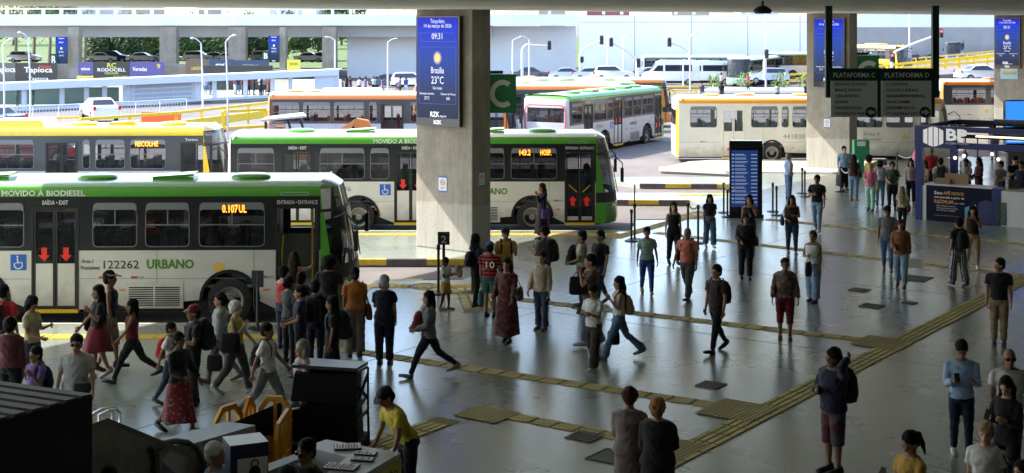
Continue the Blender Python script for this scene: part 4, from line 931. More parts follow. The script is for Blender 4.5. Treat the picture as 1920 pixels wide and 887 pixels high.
# vehicles
M['carwhite'] = mat('car_white', (.72,.72,.72), .2, coat=1); M['carblack'] = mat('car_black', (.015,.016,.02), .2, coat=1); M['carsilver'] = mat('car_silver', (.45,.47,.52), .25, .5, coat=1); M['carnavy'] = mat('car_navy', (.02,.03,.08), .2, coat=1)
M['carglass'] = mat('car_window', (.02,.025,.035), .05, spec=.8); M['tail'] = mat('tail_lamp', (.5,.02,.02), .2)
def car(lab, loc, rz, m, kind='sedan', s=1.0):
    root = thing('van' if kind == 'van' else 'parked_car', lab, 'van' if kind == 'van' else 'car', loc, rz, 'cars and vans on the far roads')
    if kind == 'sedan': L, H, prof = 4.4, 1.45, [(0,.35),(.02,.75),(.15,.92),(.75,.98),(1.35,1.38),(1.9,1.45),(2.5,1.42),(3.25,.98),(4.1,.86),(4.38,.7),(4.4,.35)]; gl = [(.88,1.0),(1.38,1.34),(2.45,1.36),(3.1,1.0)]
    elif kind == 'suv': L, H, prof = 4.4, 1.65, [(0,.4),(.02,.9),(.12,1.1),(.35,1.55),(.7,1.65),(2.4,1.65),(3.2,1.1),(4.15,.98),(4.38,.75),(4.4,.4)]; gl = [(.35,1.12),(.5,1.52),(2.35,1.55),(3.0,1.12)]
    else: L, H, prof = 5.9, 2.6, [(0,.45),(0,1.2),(.06,2.35),(.3,2.55),(3.9,2.6),(4.4,2.4),(5.0,1.45),(5.75,1.15),(5.9,.9),(5.9,.45)]; gl = [(.8,1.45),(.8,2.1),(3.6,2.1),(3.6,1.45)]
    W2 = .88 if kind != 'van' else 1.0
    mb = MB(); rows = []
    for y, k in ((-W2,.93),(-W2*.97,1),(W2*.97,1),(W2,.93)):
        rows.append([(L/2+(x-L/2)*(1 if abs(y) < W2 else .985), y, z if abs(y) < W2 or z < 1 else .98+(z-.98)*.93) for x, z in prof])
    # tumblehome for greenhouse
    def th(x, y, z): return (x, y*(1-.32*max(0, (z-.95))/.6) if kind != 'van' else y*(1-.05*max(0, z-1.2)), z)
    rows = [[th(*p) for p in r] for r in rows]
    mb.grid(rows); mb.face(rows[0]); mb.face(list(reversed(rows[-1]))); mb.box((.1,-W2+.08,.22),(L-.1,W2-.08,.5),1)
    mb.build('body', [m, M['undark']], root, smooth=True)
    for sy in (-1,1):
        g = MB(); g.face([th(x, sy*(W2+.004), z) for x, z in gl]); g.build('side_window', M['carglass'], root, fix=False)
    g = MB(); i0 = 3 if kind == 'sedan' else (2 if kind == 'suv' else 1)
    def acr(a, b, off):
        pa, pb = prof[a], prof[b]; d = Vector((pb[0]-pa[0],0,pb[1]-pa[1])); n = Vector((-d.z,0,d.x)).normalized()*off
        pts = [th(pa[0]+d.x*f, y, pa[1]+d.z*f) for f, y in ((.12,-W2*.85),(.12,W2*.85),(.9,W2*.85),(.9,-W2*.85))]
        return [Vector(p)+n for p in pts]
    g.face(acr(i0, i0+1, .012)); g.build('rear_window', M['carglass'], root, fix=False)
    g = MB(); j0 = {'sedan':6,'suv':5,'van':5}[kind]; g.face(acr(j0, j0+1, .012)); g.build('windscreen', M['carglass'], root, fix=False)
    if kind == 'van':
        for sy in (-1,1): g = MB(); g.face([th(x, sy*(W2+.004), z) for x, z in ((3.8,1.45),(3.8,2.05),(4.35,2.05),(4.9,1.45))]); g.build('side_window', M['carglass'], root, fix=False)
    for sy in (-1,1):
        g = MB(); g.box((-.02,sy*W2*.9-.12,.75),(.1,sy*W2*.9+.04,1.0)); g.build('tail_lamp', M['tail'], root)
        g = MB(); g.ball((L-.1,sy*W2*.75,.75),(.12,.2,.1),8); g.build('headlight', mat('headlight_lens', (.7,.72,.75), .1, coat=1), root)
        for wx in ((.85, L-.85) if kind != 'van' else (1.2, L-.95)):
            w = MB(); w.tube([(wx,sy*(W2-.2),.32),(wx,sy*(W2+.01),.32)], .32, 16); o = w.build('wheel', M['tyre'], root)
            w = MB(); w.tube([(wx,sy*(W2-.0),.32),(wx,sy*(W2+.02),.32)], .2, 12); w.build('rim', M['rim'], o)
    return root
car('white saloon car seen from behind left of the orange sign', P(200,228,93)+Vector((0,0,0)), R(118), M['carwhite'])
car('dark blue car at the far left edge behind the yellow bus', P(30,246,86), R(150), M['carnavy'])
car('black car parked by the white wall under the far deck', P(690,164,152), R(4), M['carblack'])
car('white hatchback beside the black car under the far deck', P(735,165,148), R(-8), M['carwhite'], 'suv')
car('black car half hidden by the middle pillar in the distance', P(768,163,151), R(10), M['carblack'])
car('dark car cut by the middle pillar beyond the orange buses', P(958,150,160), 0, M['carblack'])
car('silver car left of the two distant cars above the bus roofs', P(1028,151,158), 0, M['carsilver'])
car('dark saloon above the bus roofs left of the white hatchback', P(1072,151,157), 0, M['carsilver'])
car('distant white hatchback above the bus roofs', P(1112,151,156), 0, M['carwhite'], 'suv')
car('grey car beside the signal post in front of the blue wall', P(1188,150,158), R(0), M['carsilver'])
car('white panel van in front of the pale green bus', P(1310,159,150), R(180), M['carwhite'], 'van')
car('white minibus with a long dark window by the planter', P(1378,158,156), R(180), M['carwhite'], 'van')
car('silver hatchback right of the leafy planter', P(1478,156,152), R(180), M['carsilver'], 'suv')
car('white car in front of the lower yellow rail at the far right', P(1795,152,128), R(6), M['carwhite'])
car('white car farther right beside the far right pillar', P(1858,150,130), R(6), M['carwhite'])
car('dark car on the far ramp left of the blue bus', P(1722,117,238), R(4), M['carblack'])
car('small dark car behind the yellow bus on the far ramp', P(1692,118,240), R(4), M['carnavy'])
car('maroon car roof just behind the yellow bus at the left edge', P(0,262,64)+Vector((-1,0,-1.1)), R(10), mat('car_maroon', (.25,.02,.04), .2, coat=1))
# orange excavator / backhoe
ex = thing('backhoe', 'orange backhoe with a grey canopy between the buses', 'backhoe', (PX(530,60),60,-.2)); d = 60
def E(px, py, dd=60): p = P(px,py,dd); return p-Vector((PX(530,60),60,-.2))
M['exo'] = mat('machine_orange', (.72,.24,.05), .5, var=.15, vscale=2)
mb = MB(); mb.slab([E(490,228,59),E(575,220,59),E(568,214,61),E(500,222,61)],(0,0,.08)); mb.build('canopy', M['lgrey'], ex)
for a, b in (((498,228),(500,285)),((540,225),(556,285)),((562,222),(585,285))): mb = MB(); mb.bar(E(*a), E(*b), .09); mb.build('canopy_post', M['dark'], ex)
mb = MB(); mb.box(tuple(E(500,262,60.4)),tuple(E(535,228,61.2)),0); mb.build('cab', M['glassc'], ex)
mb = MB(); mb.box(tuple(E(516,262,60.9)),tuple(E(534,236,61.3)),0); mb.box(tuple(E(495,300,60.0)),tuple(E(640,266,61.5)),0); mb.build('chassis', M['exo'], ex)
mb = MB(); mb.bar(E(615,262),E(665,238),.22,.3); mb.bar(E(660,240),E(690,262),.22,.35); mb.slab([E(640,240,59.9),E(668,222,59.9),E(690,226,59.9),E(705,256,59.9),E(692,262,59.9),E(672,240,59.9),E(640,256,59.9)],(0,.35,0)); mb.build('boom', M['exo'], ex)
mb = MB(); mb.bar(E(655,246,59.8),E(664,225,59.8),.06); mb.build('hydraulic_rod', M['steel'], ex)
for px in (520, 600): mb = MB(); mb.tube([E(px,300,59.5),E(px,300,60.2)], .55, 18); mb.build('wheel', M['tyre'], ex)
# street lamps
def lamp(lab, px, yt, yb, d, arm, lean=0, grp='thin street lamps over the bus lanes'):
    root = thing('street_lamp', lab, 'street lamp', (PX(px,d), d, PZ(yb,d)), 0, grp); h = (yb-yt)*d/F; ax = arm*d/F; k = .0006*d
    mb = MB(); mb.tube([(0,0,0),(0,0,h*.5),(lean*d/F,0,h)], [k*1.15, k, k*.8], 7)
    mb.build('pole', M['galv'], root)
    mb = MB(); x0 = lean*d/F; mb.tube([(x0,0,h),(x0+ax*.6,0,h+.25),(x0+ax,0,h+.3)], k*.6, 6); mb.build('arm', M['galv'], root)
    mb = MB(); mb.ball((x0+ax*1.15,0,h+.3),(abs(ax)*.35,.12,.07),8); mb.build('lamp_head', M['lgrey'], root)
for a in [('street lamp at the far left edge',8,84,240,80,14,-3),('second street lamp from the left edge',57,72,240,78,-14,-4),('street lamp with its arm to the left above the yellow rail',380,81,215,88,-14,-3),('tallest street lamp just right of the yellow rail lamp',427,79,262,66,14,-4),
          ('street lamp by the end of the pavilion',628,75,152,140,-13,0),('street lamp in front of the white back wall',727,79,178,126,13,0),('thin lamp just right of the middle pillar',961,76,146,150,13,0),('thin lamp left of the long signal arm',992,74,146,150,-13,0),
          ('thin lamp in front of the blue wall left part',1139,72,148,160,13,0),('thin lamp beside the curved signal post',1169,72,148,160,8,0),('thin lamp with a signal arm right of the wall centre',1294,68,182,118,12,0),('thin lamp cut by the right pillar',1436,20,165,150,-2,0),('white lamp pole beyond the ramp',1705,20,128,168,1,0),('short pole beside the red traffic light',1690,90,128,160,3,0),('white roadside post by the white vans',1281,118,160,148,2,0)]: lamp(*a)
def signal(lab, px, yb, yt, xe, ye, d, red=False, extra=None, grp='traffic lights over the far road'):
    root = thing('traffic_light', lab, 'traffic light', (PX(px,d), d, PZ(yb,d)), 0, grp); o0 = Vector(root.location)
    def Q(x, y): return P(x,y,d)-o0
    mb = MB(); s_ = 1 if xe > px else -1; mb.tube([Q(px,yb),Q(px,yt+12),Q(px+s_*2,yt+5),Q(px+s_*8,yt),Q((px+xe)/2,(yt+ye)/2),Q(xe,ye)], [.001*d,.001*d,.0009*d,.0008*d,.0007*d,.0005*d], 7); mb.build('pole', M['galv' if not red else 'white'], root)
    def head(x, y, hh=15):
        w = MB(); c = Q(x, y); k = d/F; w.box((c.x-3.4*k,-.25,c.z-hh/2*k),(c.x+3.4*k,.15,c.z+hh/2*k)); w.tube([(c.x,-.1,c.z+hh/2*k),(c.x,-.1,c.z+(hh/2+2)*k)],3*k,10); o = w.build('signal_head', M['dark'], root)
        for i in range(3):
            l = MB(); l.ball((c.x,-.27,c.z+(1-i)*4.4*k),(2.1*k,.06,2.1*k),10); l.build('lens', mat('red_light_on',(1,.03,.05),.4,emit=2.5) if (red and i == 0) else M['ledoff'], o)
    head(xe, ye)
    for e in (extra or []): head(*e)
signal('traffic light on a short arm left of the blue wall', 979, 148, 84, 1030, 86, 152)
signal('traffic light on the long thin arm with white banner bar', 1088, 148, 92, 1128, 76, 158)
signal('twin traffic light on a curved white post in front of the blue wall', 1194, 148, 104, 1146, 80, 150, extra=[(1197,119),(1091,112,8)])
signal('traffic light hanging from the lamp right of the wall centre', 1293, 120, 92, 1255, 80, 118.3)
signal('red traffic light on the white arm beside the hanging sign', 1672, 127, 96, 1764, 63, 140, True, extra=[(1672,108)])
signal('small traffic light on the tall lamp near the right pillar', 1433, 150, 104, 1437, 102, 149)
# leafy planter
M['leafl'] = mat('planter_leaf', (.13,.22,.03), .6, var=.3, vscale=3)
mb = MB(); mb.prism([(PX(1310,138),138),(PX(1600,138),138),(PX(1600,146),146),(PX(1330,146),146)], -1, -.42, 0); tag(mb.build('median_strip', M['concl']), kind='structure')
mb = MB(); mb.bar((PX(1310,138),137.9,-.44),(PX(1600,138),137.9,-.44),.3,.3); tag(mb.build('median_kerb', M['kerbw']), kind='structure')
rp = random.Random(3)
for px, h, lab in ((1334,1.25,'leafy plant at the left end of the median'),(1347,1.3,'leafy plant left of the standing walker on the median'),(1389,1.5,'bushy plant behind the white minibus tail'),(1402,1.4,'bushy plant just left of the walker in red'),(1455,1.2,'leafy plant in front of the silver hatchback'),(1467,1.5,'tallest leafy plant right of the silver hatchback'),(1503,1.3,'leafy plant beside the right pillar'),(1515,1.2,'leafy plant partly hidden by the right pillar')):
    d = 142; root = thing('median_plant', lab, 'plant', (PX(px,d),d,-.42), 0, 'leafy plants on the median'); mb = MB()
    for k in range(60):
        a = rp.uniform(0,6.28); r_ = rp.uniform(.05,.4); z = rp.uniform(.1,h); L_ = rp.uniform(.35,.6); b = Vector((math.cos(a)*r_,math.sin(a)*r_,z)); t = b+Vector((math.cos(a)*L_*.6,math.sin(a)*L_*.6,L_*rp.uniform(.2,.9))); n = Vector((-math.sin(a),math.cos(a),0))*.07
        m_ = b.lerp(t,.5); mb.face([b, m_+n, t, m_-n])
    mb.build('foliage', M['leafl'], root, fix=False)
    mb = MB(); mb.tube([(0,0,0),(.03,0,h*.8)],.04,5); mb.build('stem', M['conc'], root)
# lawn and far ground
mb = MB(); mb.face([(-400,209,-.5),(40,209,-.5),(60,420,1.6),(-500,420,1.6)]); o = mb.build('lawn', mat('lawn_grass', (.075,.12,.025), .9, var=.3, vscale=.2), fix=False); tag(o, kind='structure')
M['bark'] = mat('bark', (.13,.10,.07), .9, var=.3); 
def mat_leaf(name, a, b):
    m = bpy.data.materials.new(name); m.use_nodes = True; N, Lk = nodes_of(m); bs = N['Principled BSDF']; g = N.new('ShaderNodeNewGeometry'); rp_ = N.new('ShaderNodeValToRGB'); rp_.color_ramp.elements[0].color = (*a,1); rp_.color_ramp.elements[1].color = (*b,1)
    Lk.new(g.outputs['Random Per Island'], rp_.inputs[0]); Lk.new(rp_.outputs[0], bs.inputs['Base Color']); bs.inputs['Roughness'].default_value = .65; return m
LEAF = [mat_leaf('leaves_mid', (.03,.06,.012), (.09,.15,.03)), mat_leaf('leaves_light', (.07,.11,.02), (.16,.22,.05)), mat_leaf('leaves_dark', (.015,.035,.01), (.05,.09,.02))]
def tree(lab, px, d, h, cw, seed, lf, trunk_h=.35, zb=-.5, n=3200):
    rr = random.Random(seed); root = thing('shade_tree', lab, 'tree', (PX(px,d), d, zb), 0, 'trees beyond the far platform')
    mb = MB(); mb.tube([(0,0,0),(rr.uniform(-.3,.3),0,h*.25),(rr.uniform(-.6,.6),0,h*.55)], [.4,.3,.16], 8); cl = []
    for k in range(7):
        a = rr.uniform(0,6.28); z0 = h*rr.uniform(.2,.4); e = Vector((math.cos(a)*cw*.35, math.sin(a)*cw*.35, h*rr.uniform(.5,.85)))
        mb.tube([(0,0,z0), tuple(Vector((0,0,z0)).lerp(e,.5)+Vector((0,0,.3))), tuple(e)], [.17,.11,.05], 6)
    mb.build('trunk', M['bark'], root)
    for k in range(22): a = rr.uniform(0,6.28); q = rr.random()**.6; cl.append((Vector((math.cos(a)*cw*.42*q, math.sin(a)*cw*.42*q, h*(trunk_h+.08+(.86-trunk_h)*rr.random()))), rr.uniform(.10,.2)*cw))
    mb = MB()
    for k in range(n):
        c, r_ = cl[rr.randrange(len(cl))]; v = Vector((rr.gauss(0,1),rr.gauss(0,1),rr.gauss(0,.7))); v = v.normalized()*r_*rr.uniform(.6,1.08); p = c+v
        s_ = rr.uniform(.18,.42); nrm = (v.normalized()+Vector((rr.gauss(0,.6),rr.gauss(0,.6),rr.gauss(0,.6)))).normalized(); t = nrm.orthogonal().normalized(); b = nrm.cross(t); t = t*s_; b = b*s_*.6
        mb.face([p-t, p+b*.8-t*.1, p+t, p-b*.8-t*.1])
    o = mb.build('crown', lf, root, fix=False); return root
for i, a in enumerate([('dense dark round tree behind the phone shop banner', 205, 235, 6.6, 12, 2, 2),('bright green tree in the gap right of the dark round tree', 262, 245, 6.8, 11, 5, 1),('broad tree just left of the far dark pillar', 290, 262, 7.2, 12, 8, 0),
    ('spreading tree right of the far dark pillar', 355, 240, 6.8, 13, 11, 0),('tree behind the twin street lamps', 415, 250, 7.2, 15, 14, 1),('dark tree left of the second far screen', 482, 240, 6.8, 9, 17, 2),('open flat tree on the lawn', 566, 235, 7.5, 10, 20, 0),('pale tree behind the lawn near the white wall', 625, 300, 8, 10, 23, 1),
    ('tree right of the bright green tree, farther back', 235, 280, 7.5, 13, 31, 1),('tall tree between the twin lamps and the second screen', 455, 275, 7.8, 13, 33, 0),('tree seen above the far deck at the upper left', 25, 330, 11.5, 22, 26, 1),('low tree seen above the far deck left of the middle', 108, 360, 11.5, 18, 29, 0),('tree crown above the far deck near the middle pillar', 640, 330, 11, 12, 30, 2)]):
    tree(a[0], a[1], a[2], a[3], a[4], a[5], LEAF[a[6]], trunk_h=(.02 if i < 6 or i in (8,9) else .3), n=4200)
for i, (px, m_, lab) in enumerate([(20,'carwhite','white'),(95,'carsilver','silver'),(165,'carwhite','white'),(185,'carnavy','navy'),(238,'carwhite','white'),(283,'carsilver','silver'),(345,'carwhite','white'),(375,'carblack','black'),(405,'carwhite','white'),(470,'carsilver','silver'),(553,'carwhite','white'),(575,'carnavy','navy')]):
    wh = ['at the far left','beside the palms','just right of the first far pillar','under the dark round tree','under the bright green tree','left of the far dark pillar','right of the far dark pillar','under the spreading tree','behind the twin lamps','left of the second far screen','on the lawn behind the yellow banner','right of the yellow banner'][i]
    car('%s car parked in the distance %s' % (lab, wh), P(px,117,205), R(rp.uniform(-12,12)), M[m_], 'sedan' if i % 3 else 'suv')
def palm(lab, px, d, h, seed):
    rr = random.Random(seed); root = thing('palm_tree', lab, 'palm', (PX(px,d),d,-.5), 0, 'palms beyond the far platform'); mb = MB(); mb.tube([(0,0,0),(.2,0,h*.5),(.1,0,h)],[.3,.22,.18],8); mb.build('trunk', mat('palm_bark',(.25,.2,.15),.9,var=.3), root); mb = MB()
    for k in range(16):
        a = 6.283*k/16+rr.uniform(-.2,.2); L_ = rr.uniform(2.6,3.6); lift = rr.uniform(-.2,.9); pts = [Vector((math.cos(a)*L_*f, math.sin(a)*L_*f, h+lift*math.sin(f*3)*1.2-2.6*f*f)) for f in (0,.25,.5,.75,1)]
        for p, q in zip(pts[:-1], pts[1:]):
            for j in range(4):
                r0 = p.lerp(q, j/4); n = Vector((-math.sin(a),math.cos(a),0))
                for sg in (-1,1): mb.face([r0, r0+n*sg*.5+Vector((0,0,-.45)), r0+(q-p)*.16])
    mb.build('fronds', LEAF[0], root, fix=False)
for a in (('palm at the far upper left', 28, 215, 7.3, 1), ('palm with drooping fronds left of the first far screen', 62, 210, 7.0, 2), ('palm left of the letter B sign', 92, 220, 7.4, 3), ('slim palm right of the first far pillar', 158, 215, 6.9, 4)): palm(*a)
# far city blocks above the deck
M['bwin'] = mat('far_window', (.10,.13,.17), .2)
def block(lab, x0, x1, yt, d, m, cols, rows_):
    w = PX(x1,d)-PX(x0,d); zt = PZ(yt,d); root = thing('apartment_block', lab, 'building', (PX(x0,d),d,-.5), 0, 'far buildings over the deck')
    fm = m.copy(); N, Lk = nodes_of(fm); bb = N['Principled BSDF']; tc = N.new('ShaderNodeTexCoord'); mp = N.new('ShaderNodeMapping'); mp.inputs['Rotation'].default_value = (R(90),0,0); Lk.new(tc.outputs['Object'], mp.inputs['Vector'])
    br = N.new('ShaderNodeTexBrick'); br.offset = 0; br.inputs['Scale'].default_value = 1; br.inputs['Brick Width'].default_value = w/cols; br.inputs['Row Height'].default_value = 2.6; br.inputs['Mortar Size'].default_value = .75; br.inputs['Mortar Smooth'].default_value = 0
    br.inputs['Color1'].default_value = (.10,.13,.17,1); br.inputs['Color2'].default_value = (.16,.18,.2,1); br.inputs['Mortar'].default_value = bb.inputs['Base Color'].default_value; Lk.new(mp.outputs[0], br.inputs['Vector']); Lk.new(br.outputs['Color'], bb.inputs['Base Color'])
    mb = MB(); mb.box((0,0,0),(w,20,zt+.5)); mb.build('wall', fm, root)
    mb = MB(); mb.box((-.4,-.4,zt+.5),(w+.4,20.4,zt+1.2)); mb.build('roof', m, root)
bw = mat('far_white_block', (.62,.62,.62), .8); bt = mat('far_tan_block', (.42,.35,.28), .8)
for a in [('far white block above the deck at the upper left',115,150,-8,700,bw,8,5),('far pale block with many small windows',155,215,-5,720,bw,12,6),('far tan block above the deck',228,290,2,690,bt,12,5),('far dark block right of the tan one',372,398,6,640,bt,5,5),('far blue grey block over the deck',505,560,5,700,bw,10,5),('far white block near the middle pillar',590,620,4,710,bw,6,5),('far low block right of the middle pillar',1010,1060,14,600,bt,9,3),('far brick block over the wall',1100,1180,16,620,mat('far_red_block',(.35,.12,.10),.8),14,3),('far green grey block over the wall',1260,1330,17,650,bt,12,3),('far pale block at the end of the wall',1390,1460,18,640,bw,12,3)]: block(*a)
# orange construction sign and mini fence
mb = MB(); mb.box((0,0,.0),(2.4,.06,.9),0)
o = mb.build('road_work_sign', mat('sign_orange', (.8,.13,.03), .5), None, P(265,232,87)+Vector((0,0,-.2))); tag(o, 'orange road work board beside the yellow rail', 'sign')

# ------------------------------------------------------------------ hall furniture: queue posts, stop sign, totem, kiosk
M['postm'] = mat('post_black', (.02,.02,.022), .4)
def queue_post(lab, px, py, h=1.0, belt=None):
    root = thing('queue_post', lab, 'queue post', G(px,py), 0, 'black queue posts on the platform')
    mb = MB(); mb.tube([(0,0,0),(0,0,.025),(0,0,.04)],[.2,.2,.06],18); mb.build('base', M['postm'], root)
    mb = MB(); mb.tube([(0,0,.03),(0,0,h-.1)],.032,10); mb.tube([(0,0,h-.12),(0,0,h)],.045,10); mb.build('pole', M['postm'], root)
    if belt:
        v = G(*belt)-G(px,py); mb = MB(); n = 8
        for i in range(n):
            a = v*(i/n)+Vector((0,0,h-.06-.10*math.sin(math.pi*i/n))); b = v*((i+1)/n)+Vector((0,0,h-.06-.10*math.sin(math.pi*(i+1)/n))); mb.bar(a, b, .006, .05)
        mb.build('belt', M['grey'], root)
for a in [('left queue post of the pair in front of the black bus nose',1184,452,.92,None),('queue post carrying a tall thin rod by the bus nose',1190,449,1.05,None),('left queue post of the belted pair beside the woman in a black tank top',1290,452,1.12,(1309,456)),('right queue post of the belted pair beside the woman in a black tank top',1309,456,1.1,None),
          ('queue post left of the blue timetable totem',1357,399,1.0,(1378,412)),('queue post half behind the timetable totem',1364,407,.9,None),('left queue post of the pair right of the totem',1449,397,.97,None),('right queue post of the pair right of the totem',1456,404,.97,None),
          ('left queue post just right of the elderly man',1504,363,.95,None),('front queue post right of the elderly man',1509,369,.95,None),('queue post in front of the man in a light blue shirt',1576,360,.95,(1592,368)),('queue post behind the crowd left of the kiosk',1682,330,.95,(1712,334)),
          ('queue post seen through the kiosk frame',1810,290,.95,None),('second queue post seen through the kiosk frame',1833,294,.95,None),('queue post by the number two stop sign',822,551,1.15,None),('queue post behind the football shirt',886,548,1.0,None)]: queue_post(*a)
mb = MB(); mb.tube([(0,0,0),(0,0,.6)],.02,6); tag(mb.build('thin_rod', M['postm'], None, G(1190,449)+Vector((0,0,1.0))), 'thin upright rod standing on the tall queue post', 'rod')
def stop_sign(lab, px, py, h, s_, w=.34, hh=.42):
    root = thing('stop_sign', lab, 'stop sign', G(px,py), 0, 'bay number signs'); mb = MB(); mb.tube([(0,0,0),(0,0,.03)],.2,16); mb.tube([(0,0,.03),(0,0,h)],.035,8); mb.build('pole', M['postm'], root)
    mb = MB(); mb.box((-w/2,-.03,h-hh),(w/2,.03,h)); mb.build('plate', mat('bay_plate',(.035,.045,.045),.5), root)
    if s_: lettering(s_, hh*.8, M['txtwhite'], root, (0,-.034,h-hh*.85), NEARTXT, w*.45, 'CENTER', .01)
    
stop_sign('small black bay sign with the number 2 beside the middle pillar', 832, 548, 1.42, '2', .28, .30)
stop_sign('grey green sign on a post at the boarding queue', 483, 618, 1.22, '', .24, .34)
mb = MB(); mb.box((-.18,-.034,0),(.18,-.03,.2)); 
# tall timetable totem
root = thing('timetable_totem', 'tall black totem with a blue timetable screen', 'totem', G(1398,408), R(-3)); tw, thh = 1.05, 2.5
mb = MB(); mb.box((-tw/2,-.1,.0),(tw/2,.1,thh)); mb.box((-tw/2-.04,-.15,0),(tw/2+.04,.15,.12)); mb.build('cabinet', M['black'], root)
mb = MB(); mb.box((-tw/2+.05,-.108,.36),(tw/2-.14,-.102,thh-.31)); mb.build('display', mat('timetable_blue', (.02,.06,.24), .2, emit=.1, spec=.8), root)
mb = MB()
for i in range(14):
    z = thh-.45-i*.118; mb.box((-tw/2+.07,-.112,z-.03),(-tw/2+.14,-.11,z+.02),1 if i % 3 else 0)
    mb.box((-tw/2+.17,-.112,z+.0),(-tw/2+.17+.3+.12*((i*7) % 3)/2,-.11,z+.02),0); mb.box((-tw/2+.17,-.112,z-.035),(-tw/2+.17+.36,-.11,z-.02),0)
    mb.box((tw/2-.36,-.112,z-.015),(tw/2-.17,-.11,z+.012),0)
mb.build('timetable_rows', [mat('row_white',(.5,.6,.9),.5,emit=.08), mat('row_pale',(.3,.45,.8),.5,emit=.08)], root)
# green litter bin behind the crowd
root = thing('litter_bin', 'green ticket machine with a white label by the right pillar', 'ticket machine', G(1614,322)); mb = MB(); mb.box((-.32,-.2,.55),(.32,.2,1.35)); mb.box((-.12,-.1,0),(.12,.1,.55)); mb.build('body', M['signg'], root, fix=True); mb = MB(); mb.box((-.2,-.205,1.1),(.15,-.2,1.3)); mb.build('label', M['paper'], root)
# promotional kiosk
M['kblue'] = mat('kiosk_blue', (.012,.022,.17), .4); M['knavy'] = mat('kiosk_navy', (.006,.009,.03), .6, spec=.2)
K0 = G(1716,411); kq = lambda px: -( (px-960)/F*K0.y-K0.x )/(W.x-(px-960)/F*W.y)     # distance to the viewer's right along the counter
kz = YAW_U-R(90); V = -W
ks = thing('sales_kiosk', 'dark blue sales kiosk with an apartment advert and lit frame', 'kiosk', K0, kz)
Lk_ = 12.0; xad = kq(1860); xb = kq(1877)
def kzt(px, py): dd = (K0+V*kq(px)).y; return PZ(py, dd)
mb = MB(); mb.box((0,0,0),(.22,.22,3.02)); mb.box((Lk_,0,0),(Lk_+.22,.22,3.02)); mb.box((0,3.4,0),(.22,3.62,3.0)); mb.build('post', M['kblue'], ks)
mb = MB(); mb.box((.22,.02,0),(.36,.2,1.1)); mb.build('white_edge', M['paper'], ks)
mb = MB(); mb.box((.36,.0,0),(xad,.55,1.13),0); mb.box((xad,-.01,0),(xb,.56,1.15),1); mb.box((xb,.0,0),(Lk_,.55,1.1),2); mb.box((.3,-.03,1.131),(xad,.6,1.17),2); mb.box((xb+.1,-.03,1.101),(Lk_,.6,1.15),3); mb.build('counter', [M['knavy'], M['kblue'], M['paper'], mat('tan_countertop',(.3,.24,.17),.5)], ks)
for (zz, hh, y, m_) in ((2.86,.16,0,'kblue'),(2.33,.19,0,'kblue'),(2.86,.16,3.4,'knavy'),(2.4,.12,3.4,'knavy')):
    mb = MB(); mb.box((.22,y+.02,zz),(Lk_,y+.2,zz+hh)); mb.build('beam', M[m_], ks)
for (zz, y, m_) in ((2.72,.12,'lamp'),(2.62,2.0,'dk'),(2.52,2.6,'dk'),(3.04,2.0,'dk')):
    mb = MB(); mb.box((1.9,y,zz),(Lk_,y+.1,zz+(.05 if m_ == 'lamp' else .14))); mb.build('light_tube' if m_ == 'lamp' else 'cross_beam', mat('warm_tube',(1,.82,.5),.5,emit=.5) if m_ == 'lamp' else M['black'], ks)
for a_, b_ in ((.1,.1),(2,4),(Lk_,Lk_)): mb = MB(); mb.bar((a_,.22,2.94),(b_,3.4,2.94),.12); mb.build('side_beam', M['knavy'], ks)
xs_ = kq(1795); mb = MB(); mb.box((.0,-.05,2.33),(xs_,.0,3.02)); sgn = mb.build('sign_board', M['kblue'], ks)
mb = MB(); hx, hz = .62, 2.69
for i, (a, b, t0, t1) in enumerate(((-.34,-.2,.2,.26),(-.17,-.03,.28,.32),(.0,.14,.32,.28),(.17,.31,.27,.2))):
    mb.face([(hx+a,-.056,hz-t0),(hx+b,-.056,hz-t1),(hx+b,-.056,hz+t1),(hx+a,-.056,hz+t0)])
mb.build('hexagon_mark', mat('lit_letter', (.85,.85,.85), .5, emit=.08), ks, fix=False)
M['txtlit'] = mat('lit_letter', (.85,.85,.85), .5, emit=.08)
lettering('BP', .50, M['txtlit'], ks, (1.0,-.056,2.6), NEARTXT, .68, 'LEFT', .04); lettering('INCORPORADORA', .09, M['txtwhite'], ks, (1.0,-.056,2.47), NEARTXT, .74, 'LEFT', .01)
M['txtor'] = mat('advert_orange', (.75,.33,.12), .5)
lettering('Seu', .14, M['txtwhite'], ks, (.62,-.012,.86), NEARTXT, .26, 'LEFT', .03); lettering('APÊ NOVO', .14, M['txtor'], ks, (.92,-.012,.86), NEARTXT, .66, 'LEFT', .03)
lettering('com parcelas a partir de', .10, M['txtwhite'], ks, (.62,-.012,.74), NEARTXT, .96, 'LEFT', .02); lettering('R$290,00', .15, M['txtor'], ks, (.62,-.012,.58), NEARTXT, .62, 'LEFT', .03); lettering('por mês', .09, M['txtwhite'], ks, (1.28,-.012,.58), NEARTXT, .3)
for i, s_ in enumerate(('Até 100% do imóvel','Documentação grátis','Área de lazer completa')): lettering(s_, .06, M['txtwhite'], ks, (.7,-.012,.48-.07*i), NEARTXT, .6+.08*(i % 2))
lettering('Imagens meramente ilustrativas', .04, M['txtor'], ks, (.62,-.012,.18), NEARTXT, .8)
mb = MB(); mb.slab([(1.6,-.006,.02),(1.95,-.006,.08),(1.95,-.006,.62),(1.6,-.006,.5)],(0,-.004,0),0); mb.slab([(2.02,-.006,.03),(2.48,-.006,.03),(2.48,-.006,.72),(2.25,-.006,.78),(2.02,-.006,.68)],(0,-.004,0),1); mb.slab([(2.56,-.006,.03),(2.9,-.006,.03),(2.9,-.006,.74),(2.56,-.006,.74)],(0,-.004,0),2)
